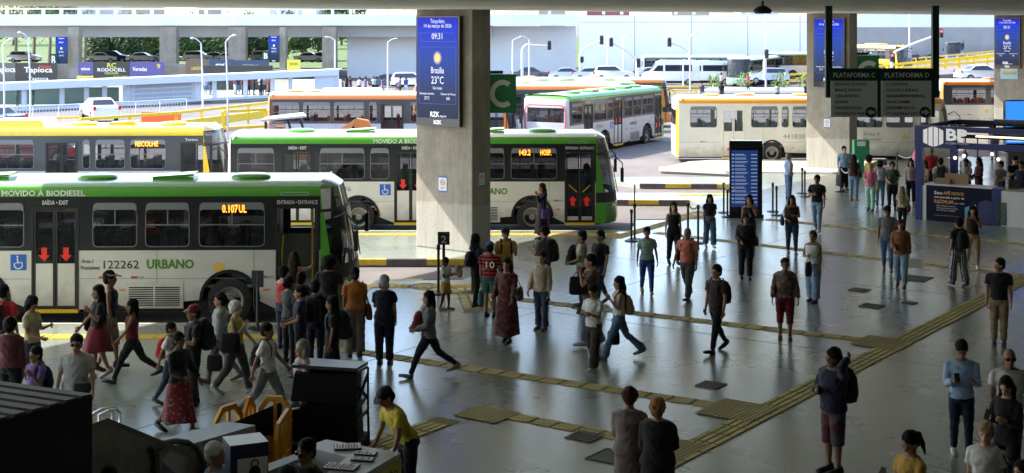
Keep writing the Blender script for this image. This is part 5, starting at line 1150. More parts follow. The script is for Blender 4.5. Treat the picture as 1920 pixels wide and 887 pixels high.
mb.build('advert_picture', [mat('pool_blue',(.1,.35,.5),.5,var=.5,vscale=8), mat('tower_navy',(.04,.05,.16),.5,var=.5,vscale=10), mat('garden_green',(.08,.13,.11),.5,var=.5,vscale=12)], ks)
for i, (px, py) in enumerate(((1760,296),(1777,292),(1831,289),(1843,299),(1903,290))):
    b = K0+V*kq(px)+U*1.6; z = PZ(py, b.y); root = thing('pendant_bulb', ['lit pendant bulb over the man with a backpack','lit pendant bulb second from the left in the kiosk','lit pendant bulb behind the kiosk middle','lit pendant bulb lowest in the kiosk','lit pendant bulb at the kiosk right end'][i], 'pendant lamp', (b.x,b.y,z), 0, 'lit bulbs hanging in the kiosk')
    mb = MB(); mb.ball((0,0,0),.055,12); mb.build('bulb', mat('warm_bulb',(1,.55,.3),.5,emit=1.3), root, smooth=True); mb = MB(); mb.tube([(0,0,.06),(0,0,2.98-z)],.01,5); mb.build('cord', M['black'], root)
mb = MB(); mb.box((0,0,0),(.75,.02,.35)); tag(mb.build('display_back', mat('cardboard',(.32,.22,.14),.8), None, K0+V*(kq(1766))+U*.3+Vector((0,0,1.17)), (0,0,kz)), 'brown cardboard display standing on the kiosk counter', 'display board')
mb = MB(); mb.box((0,0,0),(.5,.3,.16)); tag(mb.build('cardboard_box', mat('cardboard'), None, K0+V*(kq(1748))+U*.2+Vector((0,0,1.17)), (0,0,kz)), 'low brown box left of the display on the kiosk counter', 'box')
# laptop on the counter
lp = thing('laptop', 'dark laptop open on the right part of the kiosk counter', 'laptop', K0+V*kq(1886)+U*.25+Vector((0,0,1.15)), kz+R(15)); mb = MB(); mb.box((0,0,0),(.34,.24,.02)); mb.build('base', M['dark'], lp); mb = MB(); mb.slab([(0,.24,.02),(.34,.24,.02),(.34,.32,.26),(0,.32,.26)],(0,.012,0)); mb.build('lid', M['dark'], lp)
# large blue video wall on the right
bd = 54.0; vw = thing('video_wall', 'bright blue video screen behind the kiosk beams at the right edge', 'screen', (PX(1886,bd),bd,PZ(286,bd)))
mb = MB(); mb.box((0,0,0),(3.6,.3,PZ(188,bd)-PZ(286,bd)),0); mb.build('cabinet', M['black'], vw); mb = MB(); mb.box((.0,-.01,.35),(3.6,-.002,PZ(190,bd)-PZ(286,bd)),0); mb.build('display', mat('bright_blue_screen',(.03,.22,1),.4,emit=.3), vw)
mb = MB()
for k in range(5): mb.box((.05,-.016,.42+.055*k),(3.5,-.012,.44+.055*k))
mb.build('text_rows', mat('screen_rows',(.7,.85,1),.5,emit=.25), vw)
gp = MB(); gp.box((0,0,0),(3.2,.25,2.0)); o = gp.build('grey_stand', mat('stand_grey',(.10,.105,.11),.6), None, G(1890,322)); tag(o, 'grey stand with white letters behind the kiosk at the right edge', 'stand')
lettering('RZK', .3, M['txtwhite'], o, (.05,-.005,1.5), NEARTXT, .45, 'LEFT', .03)

# ------------------------------------------------------------------ foreground, bottom left
M['blackp'] = mat('matt_black_panel', (.010,.010,.012), .7, spec=.2); M['louvre'] = mat('louvre_slat', (.06,.052,.046), .7, spec=.2)
M['ledge'] = mat('granite_ledge', (.20,.21,.22), .45, var=.2, vscale=20, spec=.6)
M['parap'] = mat('parapet_concrete', (.24,.22,.19), .8, var=.3, vscale=3, bump=.4)
lv = thing('louvred_hood', 'large dark louvred hood over the stairs at the bottom left corner', 'stair hood')
dA = 15.0
TR = P(170,738,dA); TL = P(-60,706,16.5); BL = P(-90,800,12.6); 
mb = MB(); nS = 7
edge0 = [P(-60,706,16.6), P(172,738,15.6)]; edge1 = [P(-60,800,13.4), P(6,776,13.9)]
near = [P(172,745,15.5), P(-60,800,13.4)]
for i in range(nS):
    f0 = i/nS; f1 = (i+.62)/nS
    a0 = edge0[0].lerp(near[1], f0); a1 = edge0[0].lerp(near[1], f1); b0 = edge0[1].lerp(near[0], 0); 
    c0 = edge0[1].lerp(near[1], f0); c1 = edge0[1].lerp(near[1], f1)
    mb.slab([a0, c0, c1, a1], (0,0,-.03))
mb.build('louvre_slats', M['louvre'], lv)
mb = MB(); mb.slab([edge0[0]+Vector((0,0,-.08)), edge0[1]+Vector((0,0,-.08)), near[1]+Vector((0,0,-.08))], (0,0,-.3)); 
b0 = P(173,742,15.5); mb.face([b0, near[1]+Vector((0,0,-.03)), Vector((near[1].x,near[1].y,-.5)), Vector((b0.x,b0.y,-.5))]); mb.face([b0, edge0[0], Vector((edge0[0].x,edge0[0].y,0)), Vector((b0.x,b0.y,0))])
mb.build('side_panel', M['blackp'], lv, fix=False)
# escalator parapet, ledge, handrail
es = thing('escalator', 'escalator with concrete parapets and a black rubber handrail at the bottom left', 'escalator')
a = P(171,800,15.6); b = P(394,889,17.6)
mb = MB(); mb.slab([a, b, Vector((b.x,b.y,-.5)), Vector((a.x,a.y,-.5))], (.1,.2,0)); mb.build('parapet', M['parap'], es)
mb = MB(); mb.slab([a+Vector((0,0,.0)), b, b+Vector((.02,.03,.03)), a+Vector((.02,.03,.03))], (.1,.2,0)); mb.build('parapet_edge', mat('worn_edge',(.2,.17,.13),.7), es)
l0 = P(256,836,17.2); l1 = P(424,790,19.6); wv_ = Vector((.42,-.1,0))
mb = MB(); mb.slab([l0, l1, Vector((l1.x,l1.y,-.3)), Vector((l0.x,l0.y,-.3))], (.42,-.12,-.02)); lo_ = mb.build('wall_ledge', [M['ledge']], es)
mb = MB(); rail = [P(282,845,16.4),P(305,832,16.8),P(330,827,17.2),P(352,830,17.4),P(370,842,17.4),P(381,862,17.3),P(385,887,17.2),P(386,930,17.1)]
mb.tube(rail, (.05,.035), 10, ax=(.4,-1,0)); mb.build('handrail', M['rubber'], es, smooth=True)
mb = MB(); pts = [P(290,852,16.5),P(330,834,17.2),P(365,845,17.4),P(376,870,17.3),P(378,930,17.1),P(290,930,16.4)]; mb.slab(pts, (.05,.03,0)); mb.build('balustrade_panel', mat('balustrade_dark',(.06,.055,.05),.3), es)
# steel loop rails
for lab, x0, dd in (('front steel hoop rail beside the louvred hood', 0, 18.6), ('rear steel hoop rail beside the louvred hood', -14, 19.2)):
    mb = MB(); c = [(186+x0,778-abs(x0)*.1),(205+x0,770-abs(x0)*.2),(219+x0,768-abs(x0)*.2),(225+x0,775),(225+x0,790),(218+x0,800),(208+x0,802)]
    pts = [P(x,y,dd) for x, y in c]; pts = [P(186+x0,815,dd)]+pts
    mb.tube(pts, .022, 8); tag(mb.build('hoop_rail', M['steel'], smooth=True), lab, 'rail')
# yellow plastic fence
M['plasty'] = mat('plastic_amber', (.62,.28,.02), .45)
def plastic_barrier(lab, p0, p1, h=1.0):
    root = thing('plastic_barrier', lab, 'barrier', p0, 0, 'amber plastic barriers'); b = Vector(p1)-Vector(p0); b.z = 0; L_ = b.length; b.normalize(); n = Vector((-b.y,b.x,0))*.05
    def q(s_, z): return b*s_+Vector((0,0,z))
    o_ = [q(0,.06),q(L_,.06),q(L_,h-.18),q(L_-.14,h),q(.14,h),q(0,h-.18)]; i_ = [q(.07,.2),q(L_-.07,.2),q(L_-.07,h-.2),q(L_-.17,h-.08),q(.17,h-.08),q(.07,h-.2)]
    mb = MB(); mb.ringplate(o_, i_, n)
    k = max(2, int(L_/.3))
    for j in range(1, k): mb.slab([q(L_*j/k-.02,.1),q(L_*j/k+.02,.1),q(L_*j/k+.02,h-.05),q(L_*j/k-.02,h-.05)], n)
    mb.slab([q(.05,.1),q(L_-.05,.1),q(L_-.05,.42),q(.05,.42)], n*.7); mb.build('panel', M['plasty'], root)
    for s_ in (.15, L_-.15):
        mb = MB(); mb.slab([q(s_-.04,0)-n*4,q(s_+.04,0)-n*4,q(s_+.04,0)+n*5,q(s_-.04,0)+n*5],(0,0,.06)); mb.build('foot', M['plasty'], root)
def top(px, py, h=1.0): v = G(px,py,h); return Vector((v.x,v.y,0))
plastic_barrier('amber plastic barrier left end by the granite ledge', top(404,768), top(456,752))
plastic_barrier('middle amber plastic barrier with sloping top', top(460,750), top(480,738))
plastic_barrier('amber plastic barrier against the black rack', top(484,742), top(546,744))
plastic_barrier('amber plastic barrier standing behind the black board', top(520,800,1.0), top(546,760,1.0))
mb = MB(); bp0 = P(430,795,19.5); bp1 = P(524,755,21.4); mb.slab([bp0, bp1, Vector((bp1.x,bp1.y,0)), Vector((bp0.x,bp0.y,0))], (.03,.05,0))
tag(mb.build('black_board', M['blackp']), 'black board leaning in front of the amber barriers', 'board')
# stack of black racks
rk = thing('rack_stack', 'stack of two black folding display racks in the foreground', 'rack', G(620,852))
mb = MB(); dR = G(620,852).y; o0 = G(620,852)
def RQ(px, py, dy=0): p = P(px,py,dR+dy); return p-o0
mb.slab([RQ(552,700),RQ(668,703),RQ(668,758),RQ(545,752)],(0,.75,0)); mb.slab([RQ(545,762),RQ(668,768),RQ(672,836),RQ(541,826)],(0,.75,0)); mb.slab([RQ(538,835),RQ(684,838),RQ(684,872),RQ(536,872)],(0,.8,0)); mb.build('case', M['blackp'], rk)
mb = MB(); mb.slab([RQ(547,690),RQ(668,697),RQ(690,684,.8),RQ(562,676,.8)],(0,0,.05)); mb.build('lid', mat('rack_lid',(.05,.055,.06),.4,var=.3,vscale=14), rk)
mb = MB()
for a, b in (((670,697),(688,688)),((672,752),(690,700)),((664,716),(688,745)),((690,690),(690,780)),((668,770),(686,745)),((664,796),(688,770)),((690,770),(692,850)),((668,838),(690,810))): mb.bar(RQ(*a), RQ(*b,.5), .035)
mb.build('hinge_frame', M['dark'], rk)
mb = MB(); mb.tube([RQ(540,790,-.1),RQ(536,776,-.1),RQ(548,768,-.1),RQ(562,765,-.1)],.02,7); mb.tube([RQ(536,840,-.1),RQ(524,812,-.1),RQ(522,800,-.1),RQ(536,790,-.1),RQ(550,787,-.1)],.02,7); mb.build('handle', M['steel'], rk)
mb = MB(); mb.box(tuple(RQ(555,800,-.02)),tuple(RQ(578,770,.0))); 
# white L-shaped counter
ct = thing('white_counter', 'white sales counter with a yellow handwritten poster on its front', 'counter')
zc = 1.05
M['cwhite'] = mat('counter_white', (.40,.41,.42), .4); M['poster'] = mat('poster_yellow', (.48,.42,.04), .6)
ptop = [G(500,873,zc),G(655,904,zc),G(750,851,zc),G(612,823,zc),G(574,833,zc)]
inner = [G(500,873,zc),G(590,872,zc)]
poly_ = [G(480,906,zc),G(612,823,zc),G(751,850,zc),G(655,905,zc),G(604,896,zc),G(648,856,zc),G(589,841,zc),G(500,886,zc)]
poly_ = [G(588,832,zc),G(612,824,zc),G(751,849,zc),G(655,906,zc),G(604,893,zc),G(650,857,zc),G(588,841,zc)]
mb = MB(); k = [ (p.x,p.y) for p in poly_]; mb.prism(k, zc-.06, zc, 0); 
g0 = [ (p.x,p.y) for p in (G(750,851,zc),G(656,905,zc))]
mb.build('countertop', M['cwhite'], ct)
mb = MB(); a = Vector((*k[2],0)); b = Vector((*k[3],0)); dn = (b-a).normalized(); nn = Vector((dn.y,-dn.x,0))
if nn.dot(Vector((1,-1,0))) < 0: nn = -nn
ins_ = -nn*.03
mb.slab([a+ins_, b+ins_, b+ins_+Vector((0,0,zc-.06)), a+ins_+Vector((0,0,zc-.06))], -nn*.02, 0)
for i0, i1 in ((1,2),(5,4),(6,5),(3,4),(0,6)):
    p = Vector((*k[i0],0)); q = Vector((*k[i1],0)); dd_ = (q-p).normalized(); n2 = Vector((-dd_.y,dd_.x,0))*.01
    mb.slab([p*1+n2, q+n2, q+n2+Vector((0,0,zc-.062)), p+n2+Vector((0,0,zc-.062))], n2, 0)
mb.build('side_panel', M['cwhite'], ct)
mb = MB(); pa = a.lerp(b,.0)+nn*.004; pb = a.lerp(b,.98)+nn*.004; mb.slab([pb+Vector((0,0,.1)), pa+Vector((0,0,.1)), pa+Vector((0,0,zc-.07)), pb+Vector((0,0,zc-.07))], nn*.004, 0); mb.build('poster', M['poster'], ct)
rot_ = math.atan2(-dn.y, -dn.x)
lettering('combo', .17, M['txtblack'], ct, tuple(a.lerp(b,.48)+nn*.012+Vector((0,0,.80))), (R(90),0,rot_), .5, 'LEFT', .01); lettering('açaí', .24, M['txtblack'], ct, tuple(a.lerp(b,.95)+nn*.012+Vector((0,0,.66))), (R(90),0,rot_), .6, 'LEFT', .02)
def leaflet(lab, px, py, w, h, rz, n=6, m=None):
    p = G(px,py,zc+.004); mb = MB(); mb.box((-w/2,-h/2,0),(w/2,h/2,.02),0); mb.box((-w/2+.01,-h/2+.01,.0205),(w/2-.01,h/2-.01,.022),1)
    for i in range(n): mb.box((-w/2+.03+(w-.06)*i/n,-h/2+.03,.0225),(-w/2+.03+(w-.06)*(i+.6)/n,h/2-.03-.03*(i % 2),.024),2+(i % 2))
    tag(mb.build('leaflet_stack', [M['dark'], M['paper'], mat('print_dark',(.10,.08,.09),.6), mat('print_rose',(.35,.16,.16),.6)], None, p, (0,0,rz)), lab, 'leaflets', 'leaflets on the white counter')
leaflet('spread of printed leaflets farthest back on the white counter', 652, 839, .34, .24, R(8), 8); leaflet('small leaflet stack nearest the worker in yellow', 686, 852, .26, .14, R(-12), 4); leaflet('narrow leaflet stack second from the front', 680, 863, .27, .13, R(-10), 5); leaflet('large leaflet spread nearest the camera on the counter', 640, 877, .4, .24, R(-14), 8)
# ledge beside the counter
mb = MB(); a0 = G(490,880,.95); b0 = G(588,838,.95); mb.slab([a0+Vector((-.9,-1.2,0)), b0, b0+Vector((.0,-.3,0)), a0+Vector((-.75,-1.5,0))], (0,0,-.95)); tag(mb.build('low_wall', M['ledge']), 'low granite topped wall behind the white haired man', 'low wall')
# appliance carton
cb = thing('appliance_carton', 'navy and white appliance carton behind the white haired man', 'box', P(460,905,16.6)); cb.rotation_euler = (0,0,R(24))
mb = MB(); mb.box((-.22,-.2,.0),(.22,.2,.5),0); mb.box((-.14,-.203,.02),(.21,-.2005,.34),1); mb.box((-.221,-.201,.5005),(.221,.201,.503),2); mb.build('carton', [mat('carton_navy',(.02,.03,.08),.5), M['paper'], mat('carton_top_foil',(.45,.47,.52),.25)], cb)
mb = MB(); mb.ball((.06,-.206,.16),(.07,.003,.09),12); mb.ringplate([(.06+.05*math.cos(6.28*i/12),-.208,.27+.05*math.sin(6.28*i/12)) for i in range(12)],[(.06+.035*math.cos(6.28*i/12),-.208,.27+.035*math.sin(6.28*i/12)) for i in range(12)],(0,.003,0)); mb.build('printed_picture', M['dark'], cb)
# ------------------------------------------------------------------ people
PENDING = []      # (object, extra MB, extra materials, wrinkle)
def soft(mb, name, mats, parent, vox, sm=3, extra=None, wrinkle=0.0, seed=0):
    me = mb.mesh(name, [mats[0]]); o = link(name, me, parent)
    r_ = o.modifiers.new('r', 'REMESH'); r_.mode = 'VOXEL'; r_.voxel_size = vox
    s_ = o.modifiers.new('s', 'SMOOTH'); s_.factor = .5; s_.iterations = sm
    PENDING.append((o, extra, mats, wrinkle, seed)); return o
def bake_soft():
    dg = bpy.context.evaluated_depsgraph_get(); dg.update(); res = []
    for o, ex, mats, wr, seed in PENDING:
        res.append(bpy.data.meshes.new_from_object(o.evaluated_get(dg)))
    for (o, ex, mats, wr, seed), me in zip(PENDING, res):
        old = o.data; o.modifiers.clear(); me.materials.clear()
        for m in mats: me.materials.append(m)
        if wr:
            n = len(me.vertices); co = np.empty(n*3, np.float32); no = np.empty(n*3, np.float32)
            me.vertices.foreach_get('co', co); me.vertices.foreach_get('normal', no); co = co.reshape(-1,3); no = no.reshape(-1,3); q = co+seed*1.37
            f = (np.sin(q[:,0]*17+2.1*np.sin(q[:,2]*13))*np.sin(q[:,2]*19+1.7*np.sin(q[:,1]*15+q[:,0]*9))+.6*np.sin(q[:,2]*41+3*np.sin(q[:,0]*23+q[:,1]*19)))*.7
            co += no*(f*wr)[:,None]; me.vertices.foreach_set('co', co.ravel())
        me.polygons.foreach_set('material_index', [0]*len(me.polygons)); me.polygons.foreach_set('use_smooth', [True]*len(me.polygons))
        if ex is not None and ex.v:
            em = ex.mesh('e', mats); bm = bmesh.new(); bm.from_mesh(me); bm.from_mesh(em); bm.to_mesh(me); bm.free(); bpy.data.meshes.remove(em)
            me.polygons.foreach_set('use_smooth', [True]*len(me.polygons))
        me.name = o.name; o.data = me; bpy.data.meshes.remove(old)
    PENDING.clear()
SKIN = {'l': (.52,.32,.22), 'm': (.36,.20,.125), 't': (.25,.135,.08), 'd': (.12,.065,.04), 'x': (.06,.035,.025)}
CL = dict(black=(.012,.012,.015), navy=(.018,.025,.055), dnavy=(.012,.016,.035), white=(.62,.62,.62), grey=(.17,.18,.19), lgrey=(.34,.35,.37), dgrey=(.06,.062,.068), red=(.42,.025,.03), dred=(.16,.018,.03), pink=(.66,.16,.26), wine=(.09,.02,.035), beige=(.40,.33,.23), cream=(.52,.48,.40), khaki=(.28,.20,.12), brown=(.12,.07,.05), dbrown=(.045,.028,.024), tan=(.36,.24,.15), orange=(.45,.16,.04), coral=(.50,.16,.11), mustard=(.48,.28,.06), yellow=(.50,.40,.04), lime=(.32,.36,.06), teal=(.05,.18,.20), aqua=(.14,.40,.40), lblue=(.30,.42,.60), sky=(.24,.33,.50), denim=(.08,.14,.25), ldenim=(.20,.30,.42), ddenim=(.03,.05,.09), green=(.05,.14,.08), mint=(.36,.62,.50), violet=(.14,.08,.30), rust=(.20,.075,.04), blue=(.04,.08,.30), olive=(.09,.09,.05), taupe=(.20,.16,.15), mauve=(.42,.30,.33))
def cloth(c, pat=None, c2=None):
    key = 'cloth_%s_%s_%s' % (c, pat, c2)
    if key in MATS: return MATS[key]
    m = bpy.data.materials.new(key); m.use_nodes = True; N, Lk = nodes_of(m); b = N['Principled BSDF']; b.inputs['Roughness'].default_value = .85; b.inputs['Specular IOR Level'].default_value = .25; b.inputs['Sheen Weight'].default_value = .15
    tc = N.new('ShaderNodeTexCoord'); n = N.new('ShaderNodeTexNoise'); n.inputs['Scale'].default_value = 7; n.inputs['Detail'].default_value = 6; Lk.new(tc.outputs['Object'], n.inputs['Vector'])
    mr = N.new('ShaderNodeMapRange'); mr.inputs[1].default_value = .3; mr.inputs[2].default_value = .7; mr.inputs[3].default_value = .75; mr.inputs[4].default_value = 1.25; Lk.new(n.outputs['Fac'], mr.inputs[0])
    mx = N.new('ShaderNodeMix'); mx.data_type = 'RGBA'; mx.blend_type = 'MULTIPLY'; mx.inputs[0].default_value = 1; Lk.new(mr.outputs[0], mx.inputs[7]); mx.inputs[6].default_value = (*CL[c], 1)
    if pat:
        p = N.new('ShaderNodeMix'); p.data_type = 'RGBA'; p.inputs[6].default_value = (*CL[c], 1); p.inputs[7].default_value = (*CL[c2], 1)
        if pat in ('h', 'v', 'H'):
            w = N.new('ShaderNodeTexWave'); w.bands_direction = 'Z' if pat in 'hH' else 'X'; w.inputs['Scale'].default_value = {'h':9,'v':7,'H':4}[pat]; Lk.new(tc.outputs['Object'], w.inputs['Vector'])
            q = N.new('ShaderNodeMath'); q.operation = 'GREATER_THAN'; q.inputs[1].default_value = .5; Lk.new(w.outputs['Fac'], q.inputs[0]); Lk.new(q.outputs[0], p.inputs[0])
        else:
            w = N.new('ShaderNodeTexVoronoi' if pat == 'dot' else 'ShaderNodeTexNoise'); w.inputs['Scale'].default_value = 15 if pat == 'dot' else 9; Lk.new(tc.outputs['Object'], w.inputs['Vector'])
            q = N.new('ShaderNodeMath'); q.operation = 'LESS_THAN'; q.inputs[1].default_value = .28 if pat == 'dot' else .48; Lk.new(w.outputs[0], q.inputs[0]); Lk.new(q.outputs[0], p.inputs[0])
        Lk.new(p.outputs[2], mx.inputs[6])
    Lk.new(mx.outputs[2], b.inputs['Base Color'])
    n2 = N.new('ShaderNodeTexNoise'); n2.inputs['Scale'].default_value = 16; n2.inputs['Detail'].default_value = 3; Lk.new(tc.outputs['Object'], n2.inputs['Vector'])
    bp = N.new('ShaderNodeBump'); bp.inputs['Strength'].default_value = .45; bp.inputs['Distance'].default_value = .03; Lk.new(n2.outputs['Fac'], bp.inputs['Height']); Lk.new(bp.outputs[0], b.inputs['Normal'])
    MATS[key] = m; return m
def skinm(k): return mat('skin_'+k, SKIN[k], .6, var=.08, vscale=12, spec=.3)
HAIRC = dict(black=(.008,.007,.007), brown=(.035,.02,.014), auburn=(.05,.022,.014), blond=(.36,.25,.13), grey=(.26,.26,.26), white=(.62,.62,.60), curlblond=(.28,.15,.07))
def hairm(k): return mat('hair_'+k, HAIRC[k], .75, var=.35, vscale=30, bump=.8, bscale=90, spec=.15)
M['eye'] = mat('eye_dark', (.01,.01,.01), .2); M['lip'] = mat('lip', (.30,.09,.08), .5)
ARMS = dict(down=(.04,.10,.18,0), fwd=(.42,.10,.35,0), back=(-.42,.12,.15,0), phone=(.30,.10,1.65,.35), face=(.75,.15,2.25,.45), fold=(.30,.12,1.55,.95), strap=(.25,.12,2.25,.15), reach=(1.45,.15,.25,0), hip=(-.15,.45,1.2,.6), carry=(.15,.12,1.1,.3), up=(2.3,.5,2.0,.6), table=(.9,.1,.25,.15), low=(.15,.22,.25,-.1), clasp=(-.1,.12,.9,.9), chin=(.55,.1,2.2,.7))
VOX = .0145
def person(lab, loc, yaw, h=1.65, sex='f', top='black', ts='short', bot='denim', bs='slim', skin='m', hair='black', hs='long', gait=0.0, arms=('down','down'), lean=0.0, shoe='black', fat=1.0, turn=0.0, bend=0.0, hat=None, cut=0.0, tp=None, bp=None, coarse=1.0, group='people walking and waiting in the hall', seated=False, glasses=False):
    """faces -Y before the yaw; z up, metres for a 1.70 m person scaled to h"""
    k = h/1.70; seed = sum(map(ord, lab)) % 97
    root = thing('person', lab, 'person', loc, yaw, group); root.scale = (k, k, k)
    gait *= 1.12; fem = sex == 'f'; sw = (.165 if fem else .195)*(.5+.5*fat); hw = (.092 if fem else .085)
    vox = VOX*coarse
    # legs
    def leg(side, g):
        th = g*.46+.02; kn = .05+(.42*max(0, -g) if g < 0 else .10*g)
        if seated: th, kn = 1.45, 1.45
        hip = Vector((side*hw, .01, .90))
        d1 = Vector((side*.02, -math.sin(th), -math.cos(th))); knee = hip+d1*.42
        a2 = th-kn; d2 = Vector((-side*.0, -math.sin(a2), -math.cos(a2))); ank = knee+d2*.40
        pitch = -.45 if g < -.3 else (.3 if g > .5 else 0)
        return [hip, knee, ank, pitch]
    legs = [leg(1, gait), leg(-1, -gait)]
    def foot_pts(l):
        ank, pit = l[2], l[3]; f = Vector((0, -math.cos(pit), math.sin(pit))); u = Vector((0, math.sin(pit), math.cos(pit)))
        return ank-u*.055-f*.045, ank-u*.06+f*.10, ank-u*.068+f*.165, u
    zmin = min(min(p.z for p in foot_pts(l)[:3]) for l in legs)-.022
    if seated: zmin = .43
    up = Vector((0, 0, -zmin))
    for l in legs:
        for i in range(3): l[i] += up
    pel = Vector((0, .0, .93))+up
    RM = Matrix.Rotation(lean+bend, 3, 'X')
    def T(x, y, z):                        # torso point, z measured on the upright figure
        return pel+RM @ Vector((x, y, z-.93))
    ta = RM @ Vector((0,0,1))
    # torso rings (z, rx, ry, y)
    ring = [(.80,.150 if fem else .145,.105,.01),(.88,.172 if fem else .158,.118,.012),(.96,.160 if fem else .155,.110,.005),(1.06,.128 if fem else .145,.098,.0),(1.16,.140 if fem else .160,.108,.0),(1.27,.155 if fem else .178,.118 if fem else .115,.004),(1.36,.158 if fem else .182,.095,.012),(1.405,.130 if fem else .152,.072,.016),(1.45,.062,.058,.012)]
    ring = [(z, rx*fat, ry*(fat**1.4), y) for z, rx, ry, y in ring]
    def torso(mb, z0, z1, inf=0.0, flare=0.0):
        pts = []; rr = []
        zs = sorted(set([z0, z1]+[r[0] for r in ring if z0 < r[0] < z1]))
        for z in zs:
            for a, b in zip(ring[:-1], ring[1:]):
                if a[0] <= z <= b[0]+1e-6:
                    f = (z-a[0])/(b[0]-a[0]); rx, ry, y = (a[i]+(b[i]-a[i])*f for i in (1,2,3)); break
            else: rx, ry, y = ring[0][1:] if z < ring[0][0] else ring[-1][1:]
            fl = flare*max(0, (1.0-z)/.4); pts.append(T(0, y, z)); rr.append((rx+inf+fl, ry+inf+fl))
        mb.tube(pts, rr, 18, ax=(1,0,0))
    # head
    nk = T(0,.012,1.44); HM = RM @ Matrix.Rotation(-(lean+bend)*.75+.08+(.45 if 'phone' in arms or bend > .3 else 0), 3, 'X') @ Matrix.Rotation(turn, 3, 'Z') @ Matrix.Scale(1.09, 3)
    hc = nk+(RM @ Matrix.Rotation(-(lean+bend)*.4, 3, 'X')) @ Vector((0,-.015,.130))
    def Hh(x, y, z): return hc+HM @ Vector((x,y,z))
    body = MB()
    body.tube([T(0,.015,1.38), nk, Hh(0,.02,-.05)], [.062 if not fem else .054,.056 if not fem else .047,.055], 12)
    body.ball(Hh(0,.012,.028), (.076,.096,.094), 16, M=HM); body.ball(Hh(0,-.028,-.045), (.056,.060,.068), 14, M=HM); body.ball(Hh(0,-.055,-.088), (.030,.028,.024), 8, M=HM)
    body.tube([Hh(0,-.082,.012), Hh(0,-.106,-.024), Hh(0,-.088,-.034)], [.010,.015,.012], 8)
    for s in (-1,1): body.ball(Hh(s*.077,.012,-.012), (.012,.022,.034), 8, M=HM)
    torso(body, .80, 1.45)
    # limbs
    for l in legs:
        hip, knee, ank, pit = l; f_ = fat**.8
        body.tube([hip+Vector((0,0,.03)), hip.lerp(knee,.35), hip.lerp(knee,.85), knee, knee.lerp(ank,.3), knee.lerp(ank,.8), ank], [.088*f_,.080*f_,.058*f_,.054*f_,.056*f_,.038,.036], 12)
        a, b, c, u = foot_pts(l); body.tube([a+Vector((0,.015,.01)), a+Vector((0,0,.012)), b, c+Vector((0,-.03,0))], ([(.018,.02),(.024,.024),(.028,.014),(.02,.01)] if shoe else [(.024,.03),(.034,.034),(.042,.024),(.034,.016)]), 10, ax=(1,0,0))
    hands = []; armsk = []; ex = MB()
    for side, ap in ((1, arms[0]), (-1, arms[1])):
        fl, ab, el, inn = ARMS[ap] if isinstance(ap, str) else ap
        sh = T(side*sw, .015, 1.352)
        d1 = Vector((side*math.sin(ab), -math.sin(fl)*math.cos(ab), -math.cos(fl)*math.cos(ab))); elb = sh+d1*.275
        a2 = fl+el; d2 = Vector((side*(math.sin(ab)*.4)-side*inn*min(1, el), -math.sin(a2), -math.cos(a2))).normalized(); wr = elb+d2*.235
        m_ = .92 if fem else 1.05
        body.tube([T(side*(sw-.085),.015,1.378), T(side*(sw-.03),.015,1.370), sh, sh.lerp(elb,.25), sh.lerp(elb,.8), elb, elb.lerp(wr,.25), wr], [.034*m_,.042*m_,.048*m_,.047*m_,.038*m_,.036*m_,.038*m_,.025*m_], 10)
        sideax = d2.cross(Vector((side*1.0, 0, 0))); 
        if sideax.length < .2: sideax = Vector((0,1,0))
        sideax.normalize(); nrm = d2.cross(sideax)
        palm = wr+d2*.085
        body.tube([wr-d2*.01, wr+d2*.03, palm], [(.024,.018),(.036,.016),(.038,.014)], 10, ax=tuple(sideax))
        curl = nrm*(-1 if (nrm.x*side) > 0 else 1)
        for i, (o_, ln) in enumerate(((-.029,.066),(-.010,.076),(.009,.071),(.027,.055))):
            b0 = palm-d2*.012+sideax*o_; ex.tube([b0, b0+d2*ln*.5+curl*.006, b0+d2*ln*.85+curl*.028, b0+d2*ln*.95+curl*.046], [.0098,.009,.008,.006], 6)
        tb = wr+d2*.03-sideax*.026; ex.tube([tb, tb+d2*.03-sideax*.026, tb+d2*.062-sideax*.030+curl*.014], [.012,.0105,.008], 6)
        hands.append((palm+d2*.03, side, d2)); armsk.append((sh, elb, wr, side))
    for s in (-1,1):
        ex.ball(Hh(s*.030,-.079,.008), (.012,.008,.007), 8, 1, M=HM); ex.ball(Hh(s*.031,-.082,.030), (.019,.006,.004), 8, 1, M=HM)
    ex.ball(Hh(0,-.087,-.058), (.022,.008,.007), 8, 2, M=HM)
    if glasses:
        for s in (-1,1): ex.ball(Hh(s*.032,-.090,.006), (.030,.008,.022), 10, 1, M=HM); ex.tube([Hh(s*.06,-.08,.012), Hh(s*.08,.02,.008)], .004, 5, 1)
    soft(body, 'body', [skinm(skin), M['eye'], M['lip']], root, vox, 3, ex)
    # shoes
    if shoe:
        for l in legs:
            a, b, c, u = foot_pts(l); mb = MB()
            mb.tube([a+Vector((0,.022,-.006)), a+Vector((0,0,-.003)), b+Vector((0,0,-.002)), c+Vector((0,-.055,-.004))], [(.036,.034),(.046,.050),(.052,.038),(.038,.026)], 12, ax=(1,0,0), mi=0)
            mb.tube([a+Vector((0,0,.02)), l[2]+u*.01], [(.038,.042),(.040,.042)], 10)
            mb.build('shoe', mat('shoe_'+shoe, CL[shoe], .5), root, smooth='all', fix=True)
    # lower garment
    bm_ = cloth(bot, *(bp or ())); mb = MB()
